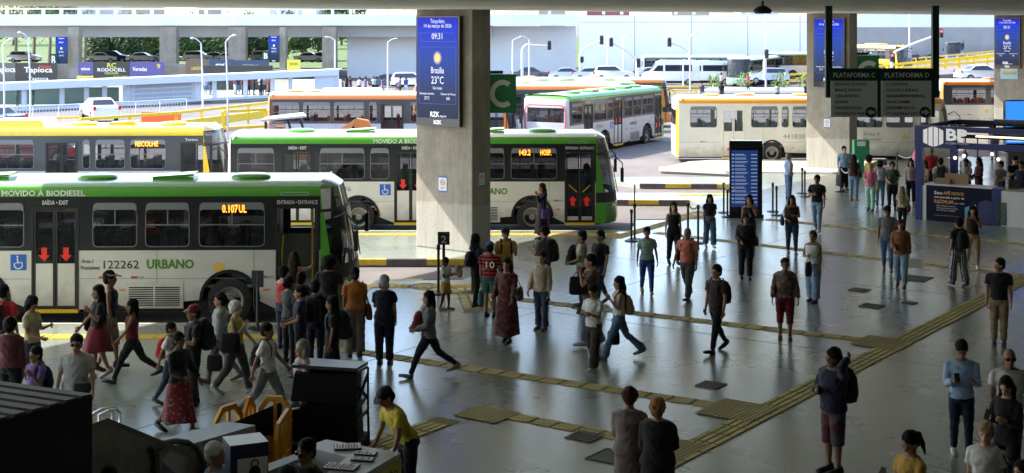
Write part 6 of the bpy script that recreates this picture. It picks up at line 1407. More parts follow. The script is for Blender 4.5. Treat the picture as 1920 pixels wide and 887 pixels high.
    if bs in ('skirt','longskirt','dress','longdress'):
        zb = {'skirt':.50,'dress':.48,'longskirt':.22,'longdress':.16}[bs]; rows = []; n = 28; zt = 1.02
        kn = [(l[0]+l[1])*.5 for l in legs]
        for i in range(9):
            f = i/8; z = zt+(zb-zt)*f; rx = .150*fat+.045*min(1, f*3)+(.06 if 'long' in bs else .075)*f; ry = .112*fat+.03*min(1, f*3)+(.10+.10*abs(gait))*f
            yo = 0; row = []
            for j in range(n):
                a = 2*math.pi*j/n; wv_ = 1+.07*f*math.sin(a*6+seed)+.03*f*math.sin(a*11); row.append(Vector((rx*math.cos(a)*wv_, .01+ry*math.sin(a)*wv_+yo, z+.02*f*math.sin(a*3+seed)))+up)
            rows.append(row)
        inner = [[Vector(((p.x-up.x)*.955+up.x, p.y*.955, p.z+.003)) for p in r_] for r_ in reversed(rows)]
        mb.grid(rows+inner, close=True); mb.build('skirt', bm_, root, smooth='all')
    else:
        cfg = dict(slim=(.100,.072,.060,.048,1), straight=(.104,.082,.072,.066,1), wide=(.108,.098,.096,.098,1), flare=(.100,.070,.066,.095,1), shorts=(.106,.098,.09,.09,.5), knee=(.104,.088,.085,.08,.62), capri=(.098,.070,.062,.055,.78))[bs]
        torso(mb, .80, .985, .008); mb.ball(pel+Vector((0,.01,-.07)), (.15*fat,.12*fat,.11), 14)
        for l in legs:
            hip, knee, ank, pit = l; f_ = fat**.8; r0, r1, r2, r3, fr = cfg
            pts = [hip+Vector((0,0,.05)), hip.lerp(knee,.3)]; rr = [r0*f_*.95, r0*f_]
            if fr <= .5: pts.append(hip.lerp(knee,.85)); rr.append(r1*f_)
            else:
                e = ank+(ank-knee).normalized()*.0
                pts += [hip.lerp(knee,.7), knee]; rr += [(r0+r1)/2*f_, r1*f_]
                q = (fr-.5)*2
                for g_ in (.4, .75, 1.0):
                    if g_ <= q+.01 or (g_ == .4): g2 = min(g_, q); pts.append(knee.lerp(e, g2)); rr.append((r1+(r2-r1)*g2/.5 if g2 < .5 else r2+(r3-r2)*(g2-.5)/.5)*f_)
            mb.tube(pts, rr, 14)
        soft(mb, 'shorts' if bs == 'shorts' else 'trousers', [bm_], root, vox, 3, None, .006, seed)
    # upper garment
    if top:
        mb = MB(); zlo = {'short':.90,'long':.88,'none':.92,'jacket':.84,'coat':.52,'tank':.94,'crop':1.02,'hood':.84}.get(ts, .9); infl = {'jacket':.032,'coat':.04,'hood':.034}.get(ts, .019)
        if bs in ('dress','longdress'): zlo = .93
        if ts == 'coat':
            rows = []; 
            torso(mb, .86, 1.43, infl, .03); mb.tube([pel+Vector((0,.01,-.02)), pel+Vector((0,.01,-.42))], [(.19*fat,.155*fat),(.21*fat,.175*fat)], 18, ax=(1,0,0))
        else: torso(mb, zlo, 1.425 if ts not in ('tank','none') else 1.36, infl, .02 if ts in ('short','long') else 0)
        if ts in ('tank','none'):
            for s in (-1,1): mb.tube([T(s*.085,-.075,1.30), T(s*.085,-.02,1.435), T(s*.09,.08,1.33)], .022, 8)
        fr = {'short':.62,'crop':.45,'long':2,'jacket':2,'coat':2,'hood':2}.get(ts, 0)
        for sh, elb, wr, side in armsk:
            if not fr: continue
            w_ = .016 if ts in ('short','long','crop') else .026
            pts = [T(side*(sw-.09),.015,1.372), T(side*(sw-.03),.015,1.366), sh, sh.lerp(elb,.3)]; rr = [.030+w_, .040+w_, .047+w_, .048+w_+(.006 if fr < 1 else 0)]
            if fr < 1: pts.append(sh.lerp(elb, fr)); rr.append(.046+w_+.008)
            else: pts += [sh.lerp(elb,.8), elb, elb.lerp(wr,.3), elb.lerp(wr,.93)]; rr += [.042+w_,.042+w_,.042+w_,.032+w_]
            mb.tube(pts, rr, 12)
        if ts == 'hood': mb.ball(T(0,.07,1.42), (.10,.07,.06), 12)
        soft(mb, {'jacket':'jacket','coat':'coat','hood':'hoodie'}.get(ts,'shirt'), [cloth(top, *(tp or ()))], root, vox, 3, None, .007, seed+5)
    # hair
    hm = hairm(hair); mb = MB()
    if hs != 'bald':
        mb.ball(Hh(0,.028,.050), (.090,.104,.094), 16, M=HM); mb.ball(Hh(0,.052,-.01), (.080,.075,.085), 14, M=HM)
        if hs == 'short':
            pass
        elif hs == 'long':
            mb.tube([Hh(0,.06,.03), Hh(0,.088,-.08), T(0,.10,1.36), T(0,.115,1.20)], [(.085,.06),(.095,.05),(.095,.04),(.05,.02)], 14, ax=(1,0,0))
            for s in (-1,1): mb.tube([Hh(s*.07,.0,.04), Hh(s*.088,.01,-.06), T(s*.085,-.03,1.38), T(s*.08,-.085,1.26)], [.03,.03,.032,.014], 8)
        elif hs == 'vlong':
            mb.tube([Hh(0,.06,.03), Hh(0,.088,-.08), T(0,.11,1.34), T(0,.13,1.05)], [(.088,.06),(.10,.055),(.11,.05),(.07,.02)], 14, ax=(1,0,0))
            for s in (-1,1): mb.tube([Hh(s*.07,.0,.04), Hh(s*.09,.02,-.06), T(s*.10,-.01,1.36), T(s*.10,-.03,1.15)], [.03,.035,.035,.014], 8)
        elif hs == 'bob':
            for s in (-1,0,1): mb.ball(Hh(s*.055,.03+.02*(s == 0),-.05), (.048,.06,.085), 10, M=HM)
        elif hs == 'bun': mb.ball(Hh(0,.125,.05), .045, 10, M=HM)
        elif hs == 'lowbun': mb.ball(Hh(0,.125,-.02), .048, 10, M=HM)
        elif hs == 'pony': mb.tube([Hh(0,.10,.06), Hh(0,.165,.02), Hh(0,.15,-.12), Hh(0,.12,-.25)], [.025,.034,.034,.012], 8)
        elif hs in ('afro','curly'):
            rr = random.Random(seed); R_ = .125 if hs == 'afro' else .098
            q_ = R_*.92; mb.ball(Hh(0,.032,.038), (q_,q_*1.02,q_*1.0), 16, M=HM); mb.ball(Hh(0,.062,-.015), (q_*.95,q_*.75,q_*.95), 14, M=HM)
            for i in range(70):
                a = rr.uniform(0,6.28); z = rr.uniform(-.55,1); q = math.sqrt(max(0,1-z*z)); y = q*math.sin(a)
                if y < -.45 and z < .55: continue
                mb.ball(Hh(q*math.cos(a)*R_*.85, .03+y*R_*.9, .035+z*R_*.85), rr.uniform(.022,.036), 7)
        elif hs == 'dreads':
            rr = random.Random(seed)
            for i in range(26):
                a = rr.uniform(-.6,3.74); x, y = math.cos(a)*.09, .02+math.sin(a)*.09; mb.tube([Hh(x*.8,y,.08), Hh(x*1.25,y+.02,-.02), Hh(x*1.3,y+.04,-.16)], [.018,.018,.012], 6)
        ho = soft(mb, 'hair', [hm], root, min(vox, .013), 2 if hs not in ('afro','curly','dreads') else 1, None, .008 if hs != 'short' else .004, seed)
    if hat:
        mb = MB(); kind, c = hat
        if kind != 'visor': mb.ball(Hh(0,.022,.066), (.095,.108,.078), 14, M=HM)
        else: mb.tube([Hh(0,.01,.05), Hh(0,.01,.085)], [(.100,.112),(.098,.110)], 16, ax=(1,0,0))
        pts = [Hh(.085*math.cos(a), -.06-(.09 if kind != 'visor' else .12)*math.sin(a), .062-.02*math.sin(a)) for a in [math.pi*i/10 for i in range(11)]]
        mb.slab(pts, HM @ Vector((0,0,.008))); mb.build('cap', cloth(c), root, smooth=True)
    bpy.context.view_layer.update() if False else None
    RW = Matrix.Translation(Vector(loc)) @ Matrix.Rotation(yaw, 4, 'Z') @ Matrix.Scale(k, 4)
    root_info = dict(root=root, RW=RW, hands=[(h_[0], h_[1], h_[2]) for h_ in hands], T=T, up=up, k=k, loc=loc, yaw=yaw, fat=fat, RM=RM, sh=armsk)
    return root_info
def backpack(pi, lab, c='black', s=1.0, front=False):
    T = pi['T']; sg = -1 if front else 1; y0 = .115*pi['fat']**1.4+.02
    root = thing('backpack', lab, 'backpack', pi['RW'] @ T(0, sg*y0, 1.0), pi['yaw'], 'backpacks'); root.scale = (pi['k'],)*3
    Q = pi['RM']; mb = MB(); m_ = cloth(c)
    mb.ball((0,0,0),.01,4) if False else None
    def q(x, y, z): return Q @ Vector((x, sg*y, z))
    rows = []
    for z, rx, ry, yy in ((-.06,.10,.05,.07),(-.04,.145,.085,.08),(.10,.155,.10,.09),(.26,.145,.09,.08),(.36,.11,.06,.06),(.39,.06,.03,.05)):
        rows.append([q(rx*s*math.copysign(abs(math.cos(a))**.6, math.cos(a)), yy*s+ry*s*math.copysign(abs(math.sin(a))**.6, math.sin(a)), z*s) for a in [2*math.pi*j/20 for j in range(20)]])
    k = mb.grid(rows, close=True); mb.f.append(tuple(k+j for j in range(20))); mb.m.append(0); mb.f.append(tuple(k+5*20+j for j in range(20))); mb.m.append(0)
    mb.build('bag_body', m_, root, smooth='all')
    mb = MB(); mb.ball(q(0,.175*s,.06*s), (.11*s,.04*s,.10*s), 12, M=Q, e=.7); mb.build('front_pocket', m_, root, smooth='all')
    for sd in (-1,1):
        mb = MB(); mb.tube([q(sd*.08,.02,.34), q(sd*.10,-.05,.45), q(sd*.105,-.14,.46), q(sd*.11,-.245*pi['fat'],.32), q(sd*.12,-.24*pi['fat'],.16), q(sd*.16,-.10,.04), q(sd*.12,.02,-.02)], [(.022,.008)]*7, 8, ax=(1,0,0)); mb.build('strap', m_, root, smooth=True)
    return root
def handbag(pi, lab, c='black', side=1, mode='hand', w=.28, h=.24, hide=False, z=None, nostrap=False):
    T = pi['T']; m_ = cloth(c); RW = pi['RW']
    if mode == 'hand':
        hp = [q for q in pi['hands'] if q[1] == side][0]; p = hp[0]; drop = .16; base = p-Vector((0,0,drop+h)); top = p
    elif mode == 'shoulder':
        base = T(side*(.235*pi['fat']+.02), .02, (z or 1.0)-h*.5); top = T(side*.15, .015, 1.44)
    else:   # crossbody resting on hip front
        base = T(side*.14, -.17*pi['fat']-.03, .95-h*.4); top = T(-side*.12, .0, 1.44)
    root = thing('handbag', lab, 'bag', RW @ base, pi['yaw'], 'handbags and shopping bags'); root.scale = (pi['k'],)*3
    mb = MB(); rows = []
    ax = (0,1) if mode != 'cross' else (1,0)
    for zz, kx, ky in ((0,.85,.8),(.04,1,1),(h*.5,1.0,.95),(h*.9,.92,.6),(h,.85,.3)):
        row = []
        for j in range(18):
            a = 2*math.pi*j/18; cx = math.copysign(abs(math.cos(a))**.6, math.cos(a))*w/2*kx; cy = math.copysign(abs(math.sin(a))**.6, math.sin(a))*.06*ky
            row.append((cy, cx, zz) if ax == (0,1) else (cx, cy, zz))
        rows.append(row)
    k = mb.grid(rows, close=True); mb.f.append(tuple(k+j for j in range(18))); mb.m.append(0); mb.f.append(tuple(k+4*18+j for j in range(18))); mb.m.append(0)
    mb.build('bag_body', m_, root, smooth='all')
    t = top-base; mb = MB()
    if nostrap: return root
    e0, e1 = (Vector((0,w*.35,h*.92)), Vector((0,-w*.35,h*.92))) if ax == (0,1) else (Vector((w*.4,0,h*.92)), Vector((-w*.4,0,h*.92)))
    mb.tube([e0, e0.lerp(t,.6)+Vector((0,.01,0)), t, e1.lerp(t,.6), e1], .009, 6); mb.build('strap', m_, root, smooth=True)
    return root
def phone(pi, lab, side=1):
    hp = [q for q in pi['hands'] if q[1] == side][0]
    mb = MB(); mb.box((-.037,-.005,-.07),(.037,.005,.07),0); mb.box((-.034,.0052,-.066),(.034,.006,.066),1)
    o = mb.build('phone', [M['black'], mat('phone_glow',(.5,.6,.8),.3,emit=.6)], None, pi['RW'] @ (hp[0]+hp[2]*.02+Vector((0,0,.03))), (R(-35),0,pi['yaw'])); tag(o, lab, 'phone', 'phones held by people')
def pp(px, yf, yt=None, h=None, top_=None):
    """stand a person at photo pixel: foot row yf, or head row top_ with height h"""
    if top_ is not None: d = (CH-h)*F/(top_-HY); return Vector((PX(px,d),d,0)), h
    v = G(px, yf); return v, (h if h else CH*(yf-yt)/(yf-HY))
def man(lab, px, yf, yt, yaw, h=None, **kw):
    if yf is None: loc, hh = pp(px, None, None, h, yt)
    else: loc, hh = pp(px, yf, yt, h)
    return person(lab, loc, R(yaw), h=hh, **kw)
# ---- left group, in the shade of the stairs
p = man('man in a red shirt cut by the left edge of the picture', 8, None, 535, 160, 1.70, sex='m', top='red', bot='ddenim', skin='t', hs='short', fat=1.15); backpack(p, 'black backpack on the man in red at the left edge')
man('woman with curly dark hair in dark purple clothes at the left edge', 20, None, 597, 170, 1.62, top='wine', ts='long', bot='black', skin='t', hs='curly', fat=1.2)
man('woman in a beige top and grey trousers walking right near the left edge', 60, None, 561, 75, 1.62, top='beige', bot='dgrey', skin='m', hs='bob', gait=.35, arms=('phone','carry'))
p = man('woman with dark glasses in a grey top walking towards the camera at the left', 143, None, 630, 5, 1.68, top='lgrey', bot='dnavy', skin='m', hs='lowbun', fat=1.2, arms=('low','low'), glasses=True); handbag(p, 'black belt bag on the woman with dark glasses', 'black', 1, 'cross', .26, .14, nostrap=True)
p = man('youngster in a violet top with short dark hair behind the louvred hood', 66, None, 652, -35, 1.50, top='violet', bot='black', skin='t', hs='short', arms=('strap','down')); backpack(p, 'navy backpack on the youngster in violet', 'dnavy', .9)
p = man('woman wearing a pink sun visor in front of the bus grille', 207, 696, 514, 100, top='dnavy', ts='none', bot='taupe', bs='knee', skin='t', hair='black', hs='short', gait=.3, arms=('carry','down'), hat=('visor','mauve'))
p = man('woman in black with a dark pink skirt and round glasses, carrying a big black bag', 183, 712, 540, -60, top='black', bot='dred', bs='skirt', skin='m', hs='vlong', gait=.35, arms=('strap','fwd'), shoe='beige'); handbag(p, 'big black bag on the shoulder of the woman in a dark pink skirt', 'black', -1, 'shoulder', .42, .34)
man('woman in a red top and black leggings striding left', 247, 716, 561, -80, 1.52, top='dred', ts='tank', bot='black', skin='t', hs='long', gait=.95, arms=('fwd','down'))
p = man('boy in a white shirt walking behind the woman in a patterned skirt', 322, None, 606, 80, 1.35, sex='m', top='white', bot='ddenim', skin='t', hs='short', gait=.5, arms=('fwd','back'), shoe='dgrey'); backpack(p, 'red school backpack on the boy in a white shirt', 'red', .95)
man('woman in a dark red spotted skirt striding past the ledge', 336, 811, 634, 60, 1.56, top='black', ts='long', bot='dred', bs='longskirt', bp=('dot','taupe'), skin='d', hs='short', gait=.6, arms=('fwd','carry'))
p = man('man in a dark red cap and black shirt in front of the bus', 362, 760, 574, -60, sex='m', top='black', bot='black', bs='straight', skin='t', hs='short', gait=.1, arms=('fold','carry'), hat=('cap','dred')); backpack(p, 'bulky black backpack on the man in the dark red cap', 'black', 1.2)
p = man('woman in a grey cardigan and grey trousers walking left in front of the wheel', 412, 716, 549, -85, top='lgrey', ts='jacket', bot='grey', skin='m', hs='lowbun', gait=.6, arms=('down','down'), shoe='brown'); handbag(p, 'black bag hanging beside the woman in a grey cardigan', 'black', 1, 'hand', .3, .3)
p = man('woman with white curly hair in a lime top striding right', 443, 738, 563, 80, top='lime', ts='tank', bot='dgrey', bs='straight', skin='l', hair='white', hs='curly', gait=.6, arms=('fwd','strap'), shoe='lgrey'); handbag(p, 'large black bag on the white haired woman in lime', 'black', -1, 'shoulder', .38, .36)
p = man('man in a white shirt striding right by the amber barriers', 502, 786, 601, 80, sex='m', top='white', bot='grey', bs='straight', skin='t', hs='short', gait=.85, arms=('fwd','back')); backpack(p, 'small navy backpack on the man in a white shirt', 'dnavy', .85)
man('woman with greying hair just behind the black rack', 566, None, 640, -60, 1.60, top='mauve', bot='dgrey', skin='m', hair='grey', hs='bob')
# boarding queue
p = man('person in dark clothes packed between the tall man and the bus door', 592, None, 527, 170, 1.62, sex='m', top='black', ts='long', bot='dnavy', skin='t', hs='short'); backpack(p, 'rounded black backpack in the thick of the boarding crowd', 'black', 1.1)
man('woman in a dark grey top squeezed among the boarding passengers', 543, None, 520, 140, 1.60, top='dgrey', bot='black', skin='t', hs='lowbun', arms=('carry','down'))
man('woman with long fair hair in pink boarding the bus, hand on the rail', 552, None, 474, 170, 1.66, top='pink', ts='tank', bot='denim', skin='l', hair='brown', hs='vlong', arms=('down','reach'))
man('woman in a red tank top waiting at the bus door', 533, None, 500, 150, 1.60, top='red', ts='tank', bot='navy', skin='m', hs='curly')
p = man('person in a navy shirt with a black backpack at the bus door', 566, None, 512, 160, 1.64, sex='m', top='dnavy', bot='black', skin='t', hs='short'); backpack(p, 'black backpack on the person in navy at the bus door', 'black', 1.1)
man('tall young man in black with short curly hair next to the bus', 617, None, 482, 175, 1.74, sex='m', top='black', bot='black', bs='straight', skin='t', hs='afro', fat=1.05)
man('woman in a navy shirt with a denim jacket tied round her waist', 562, 705, 537, -85, top='navy', bot='black', skin='m', hs='lowbun', arms=('carry','carry'))
p = man('woman in black looking left behind the black rack', 622, None, 559, -80, 1.62, top='black', bot='black', bs='straight', skin='t', hs='long', gait=.4); backpack(p, 'dark backpack on the woman in black behind the rack', 'black', 1.15)
p = man('woman in an orange top with a low bun seen from behind', 665, 668, 503, -165, top='orange', bot='taupe', bs='wide', skin='t', hs='lowbun', fat=1.08); handbag(p, 'dark red bag hanging by the woman in orange', 'wine', -1, 'shoulder', .3, .3, z=.85)
man('stout grey haired woman in a navy shirt seen from behind', 721, 683, 518, 175, top='dnavy', bot='dnavy', bs='straight', skin='m', hair='grey', hs='bob', fat=1.12, arms=('phone','down'))
p = man('woman in a grey hoodie striding left', 803, 707, 547, -85, 1.60, top='grey', ts='hood', bot='dnavy', skin='m', hs='long', gait=.95, arms=('carry','carry'), shoe='grey'); backpack(p, 'dark red backpack worn in front by the woman in a grey hoodie', 'dred', .85, True)
p = man('barefoot boy in a white shirt and mustard shorts beside the number sign', 836, 580, 484, 60, sex='m', top='white', bot='mustard', bs='shorts', skin='x', hs='short', gait=.2, arms=('phone','phone'), shoe='brown')
hb = p['hands'][0][0]; mb = MB(); rb = random.Random(5)
for i in range(14): mb.ball((rb.uniform(-.05,.05),rb.uniform(-.05,.05),rb.uniform(0,.16)), rb.uniform(.04,.07), 8)
tag(mb.build('plush_toy', cloth('tan'), None, p['RW'] @ (hb+Vector((0,-.06,-.05))), smooth='all'), 'brown plush bundle held by the boy in mustard shorts', 'toy')
p = man('woman in a navy top and black leggings beside the football fan', 893, 574, 440, 120, top='dnavy', bot='black', skin='d', hs='long', gait=.15); backpack(p, 'thin pink strapped black backpack on the woman beside the football fan', 'black', .8)
p = man('football fan in a red and black shirt with a blue cap seen from behind', 919, 594, 455, 165, sex='m', top='red', tp=('H','black'), bot='teal', bp=('h','black'), bs='shorts', skin='t', hs='short', arms=('down','carry'), hat=('cap','blue'))
lettering('10', .22, M['txtwhite'], p['root'], (-.13,.146,1.12), (R(90),0,R(180)), .2, name='shirt_number') if False else None
nb = lettering('10', .22, M['txtwhite'], p['root'], (.11,.148,1.14), (R(90),0,R(180)), .2, name='shirt_number')
handbag(p, 'teal drawstring bag hanging from the football fan\'s hand', 'teal', 1, 'hand', .26, .34)
p = man('woman in a long wine patterned dress walking towards the camera', 950, 645, 489, -20, top='wine', tp=('n','brown'), bot='wine', bs='longdress', bp=('n','brown'), skin='m', hs='long', gait=.35, arms=('fwd','low'), fat=1.1, ts='long'); handbag(p, 'small brown bag on the woman in the wine dress', 'brown', 1, 'shoulder', .24, .26)
p = man('man in a mustard shirt and black cap left of the grey shirted man', 948, None, 429, 10, 1.68, sex='m', top='mustard', bot='dgrey', skin='m', hs='short', hat=('cap','black'), arms=('strap','down')); backpack(p, 'black backpack on the man in mustard', 'black', .9)
p = man('man in a grey shirt seen from behind left', 1020, 566, 427, -130, sex='m', top='grey', bot='ddenim', skin='m', hs='short', arms=('phone','phone')); backpack(p, 'large black backpack on the man in a grey shirt', 'black', 1.15)
man('woman in a beige jacket and flared jeans in the middle of the hall', 1015, 618, 474, -25, top='beige', ts='jacket', bot='ddenim', bs='flare', skin='l', hair='brown', hs='pony', arms=('down','low'), gait=.12, shoe='brown')
p = man('man in a cream shirt half hidden behind the man in black', 1090, 575, 434, -100, sex='m', top='cream', bot='dgrey', skin='t', hs='short', arms=('carry','carry')); backpack(p, 'black backpack on the man in a cream shirt', 'black', 1.0, True)
man('man in a black shirt and dark jeans walking away from the man in brown', 1125, 572, 434, -50, sex='m', top='black', bot='ddenim', skin='m', hs='short', gait=.5, arms=('low','down'))
p = man('heavy man in a brown shirt and jeans walking left', 1106, 650, 482, -85, sex='m', top='brown', bot='denim', bs='straight', skin='m', hs='short', gait=.35, fat=1.15, arms=('face','carry'), shoe='lgrey'); handbag(p, 'large black tote held by the heavy man in brown', 'black', 1, 'hand', .4, .34)
p = man('woman in a black dungaree over white walking left looking at a phone', 1112, 697, 537, -35, top='white', bot='dbrown', bs='wide', skin='m', hs='lowbun', gait=.45, arms=('phone','phone'), shoe='cream'); phone(p, 'phone held by the woman in black dungarees', -1)
mb = MB()
p = man('woman in a white top and blue jeans striding left', 1160, 673, 514, -85, top='white', ts='tank', bot='denim', bs='flare', skin='m', hs='vlong', gait=.85, arms=('strap','down'), shoe='grey'); backpack(p, 'beige backpack on the woman in a white top', 'tan', .85); handbag(p, 'black handbag carried low by the woman in a white top', 'black', -1, 'hand', .26, .28)
man('woman in a striped turquoise top and blue trousers', 1213, 553, 433, 0, 1.56, top='aqua', tp=('h','cream'), bot='blue', skin='t', hs='lowbun', gait=.5, arms=('low','low'), fat=1.05, shoe='tan')
man('woman in a black tank top and trousers by the belted queue posts', 1263, 497, 383, 5, top='black', ts='tank', bot='black', bs='straight', skin='l', hair='brown', hs='long', gait=.3, arms=('down','low'))
p = man('man in a coral shirt and dark trousers walking left', 1289, 562, 426, -30, sex='m', top='coral', bot='dgrey', bs='straight', skin='t', hs='bald', gait=.6, arms=('down','low'), fat=1.1); backpack(p, 'dark backpack on the man in a coral shirt', 'dgrey', .9)
man('woman in a short black top and blue jeans by the queue posts', 1331, 466, 368, 5, top='black', ts='crop', bot='denim', bs='wide', skin='t', hs='vlong', gait=.3, arms=('clasp','down'), shoe='white')
p = man('woman in black with a hand at her cheek in front of the timetable', 1405, 480, 368, -15, 1.64, top='black', ts='tank', bot='ddenim', skin='m', hs='long', arms=('face','fold'))
p = man('woman in a black jacket over a turquoise top crossing the hall', 1398, 523, 402, -5, top='black', ts='jacket', bot='black', bs='straight', skin='t', hs='bob', arms=('down','carry'), gait=.15, fat=1.1); handbag(p, 'black bag on the arm of the woman in a turquoise top', 'black', 1, 'shoulder', .3, .24)
p = man('man in black with a watch walking left in the middle right', 1343, 660, 496, -50, sex='m', top='dbrown', bot='black', skin='m', hs='short', gait=.6, arms=('down','down')); backpack(p, 'black backpack on the man all in black', 'black', 1.0)
man('woman in a brown patterned blouse and red leggings', 1472, 635, 496, -8, 1.60, top='brown', tp=('n','taupe'), bot='dred', bs='capri', skin='t', hair='brown', hs='lowbun', fat=1.22, arms=('low','low'), ts='long', shoe='brown', gait=.15)
p = man('woman in a white tank top and wide light jeans', 1524, 566, 441, -35, 1.60, top='white', ts='tank', bot='ldenim', bs='wide', skin='t', hair='brown', hs='lowbun', fat=1.12, gait=.2, arms=('down','fold')); handbag(p, 'black jacket bag hanging by the woman in a white tank top', 'black', -1, 'hand', .24, .34)
p = man('woman with very long wavy hair hugging a navy bag', 1485, 475, 376, -5, 1.58, top='dbrown', ts='tank', bot='ddenim', skin='t', hs='vlong', fat=1.12, gait=.25, arms=('fold','carry'), shoe='lgrey'); handbag(p, 'navy tote hugged by the woman with very long hair', 'navy', -1, 'shoulder', .4, .3, z=.98)
man('man in a black polo shirt and light jeans looking up', 1532, 437, 332, -25, sex='m', top='black', bot='ldenim', skin='t', hs='short', gait=.3, arms=('down','fold'), shoe='white')
man('elderly man in a pale blue shirt with hands behind his back', 1479, 374, 288, 100, sex='m', top='sky', bot='denim', bs='straight', skin='l', hair='grey', hs='short', fat=1.15, arms=('clasp','clasp'))
# crowd by the right pillar and kiosk
p = man('big man in a light blue shirt leaning by the right pillar', 1583, 356, 275, 10, sex='m', top='lblue', bot='black', bs='straight', skin='l', hs='short', fat=1.25, arms=('down','low')); handbag(p, 'black bag in the hand of the big man in light blue', 'black', -1, 'hand', .34, .44)
p = man('woman with very long hair and pale jeans seen from behind', 1601, 376, 291, 150, top='dbrown', bot='ldenim', bs='straight', skin='m', hair='brown', hs='vlong', shoe='tan'); handbag(p, 'small black bag on the long haired woman in pale jeans', 'black', -1, 'shoulder', .26, .26)
man('person with a big afro in a yellow shirt', 1631, 378, 292, 120, top='yellow', bot='denim', skin='d', hs='afro', arms=('carry','carry'))
p = man('woman in a pink shirt and mint trousers', 1632, 397, 309, -20, top='pink', bot='mint', bs='straight', skin='l', hair='blond', hs='short', gait=.4, arms=('fold','fold'), shoe='dgrey'); handbag(p, 'beige handbag of the woman in mint trousers', 'beige', 1, 'shoulder', .34, .28, z=.9)
p = man('person with black hair seen from behind wearing grey by the afro', 1650, 384, 301, 170, top='mauve', bot='denim', skin='m', hs='bob'); backpack(p, 'pale grey backpack between the pink shirt and the brown haired woman', 'lgrey', .95)
p = man('woman with reddish curly hair in a dark patterned shirt', 1673, 393, 304, -10, top='dbrown', tp=('n','green'), bot='black', skin='m', hair='auburn', hs='curly', fat=1.15, arms=('carry','carry')); 
p = man('woman in a pale pink blouse and black trousers by the kiosk post', 1708, 382, 300, -15, top='mauve', bot='black', bs='straight', skin='m', hs='long')
man('woman with long fair hair in a pale blouse behind the kiosk post', 1733, None, 302, -60, 1.60, top='beige', bot='black', skin='l', hair='brown', hs='vlong', arms=('carry','carry'))
p = man('blond woman in a white blouse and black leggings walking away', 1692, 434, 350, 150, top='cream', bot='black', skin='m', hair='blond', hs='vlong', gait=.2, arms=('down','down')); handbag(p, 'dark red bag of the blond woman in a white blouse', 'dred', -1, 'shoulder', .3, .24, z=.9)
man('man in a grey shirt holding a dark hat beside the woman in a brown jacket', 1664, 512, 391, -15, top='grey', sex='m', bot='denim', skin='t', hs='short', gait=.3, arms=('phone','down'), shoe='tan')
p = man('woman in a brown jacket and light jeans', 1689, 541, 415, -20, top='rust', ts='jacket', bot='ldenim', bs='straight', skin='m', hair='brown', hs='bob', gait=.4, arms=('down','carry'), shoe='brown')
q = MB(); q.box((0,0,0),(.30,.12,.22),0); tag(q.build('white_carrier_bag', M['paper'], None, p['RW'] @ (p['hands'][0][0]+Vector((.0,-.06,-.22))), (0,0,R(-10))), 'white paper bag carried by the woman in a brown jacket', 'bag')
man('woman in a dark top and beige trousers with a hand at her mouth', 1824, 505, 393, -5, 1.60, top='dbrown', ts='tank', bot='tan', skin='m', hs='vlong', gait=.4, arms=('chin','down'), shoe='white')
p = man('person in black and white striped trousers seen from behind', 1797, 537, 413, -165, top='black', bot='black', bp=('v','lgrey'), bs='wide', skin='m', hs='short', gait=.3); backpack(p, 'round black backpack above the striped trousers', 'black', 1.0)
man('man in a black shirt and khaki trousers standing right', 1873, 646, 486, -18, sex='m', top='black', bot='khaki', bs='straight', skin='m', hs='short', arms=('down','down'), turn=-.9, shoe='dgrey')
# people in the kiosk
man('man in a red shirt inside the kiosk', 1746, None, 278, 15, 1.74, sex='m', top='red', bot='black', skin='d', hs='bald', fat=1.1)
p = man('person in beige with a black backpack at the kiosk counter', 1764, None, 297, 165, 1.72, sex='m', top='beige', bot='dgrey', skin='t', hs='short'); backpack(p, 'black backpack of the person in beige at the kiosk', 'black', 1.1)
man('person in a white top deep inside the kiosk', 1810, None, 287, 0, 1.62, top='white', bot='dnavy', skin='t', hs='short')
man('woman in a grey top and black vest with folded arms in the kiosk', 1811, None, 299, -40, 1.62, top='lgrey', bot='black', skin='t', hs='short', arms=('fold','fold'))
man('woman with long dark hair in a wine top in the kiosk', 1835, None, 297, -80, 1.64, top='wine', ts='long', bot='black', skin='m', hs='vlong', arms=('carry','carry'))
man('person in a dark grey shirt leaning on the kiosk counter', 1876, None, 303, -70, 1.62, sex='m', top='dgrey', bot='dgrey', skin='m', hs='short', arms=('carry','down'), fat=1.1)
man('bearded man in black behind the laptop', 1903, None, 294, 10, 1.74, sex='m', top='black', bot='black', skin='l', hs='short', arms=('phone','phone'))
man('person in navy at the kiosk cut by the right edge', 1915, None, 304, -50, 1.66, sex='m', top='dnavy', bot='black', skin='m', hs='short')
man('man in a light blue shirt and jeans far behind the kiosk', 1864, 300, 240, 175, 1.68, sex='m', top='sky', bot='denim', skin='m', hs='short', coarse=1.4)
p = man('person in pale clothes behind the kiosk corner post', 1724, 345, 265, 120, 1.62, top='lgrey', bot='denim', skin='m', hs='short'); backpack(p, 'pink backpack behind the kiosk corner post', 'pink', .9)
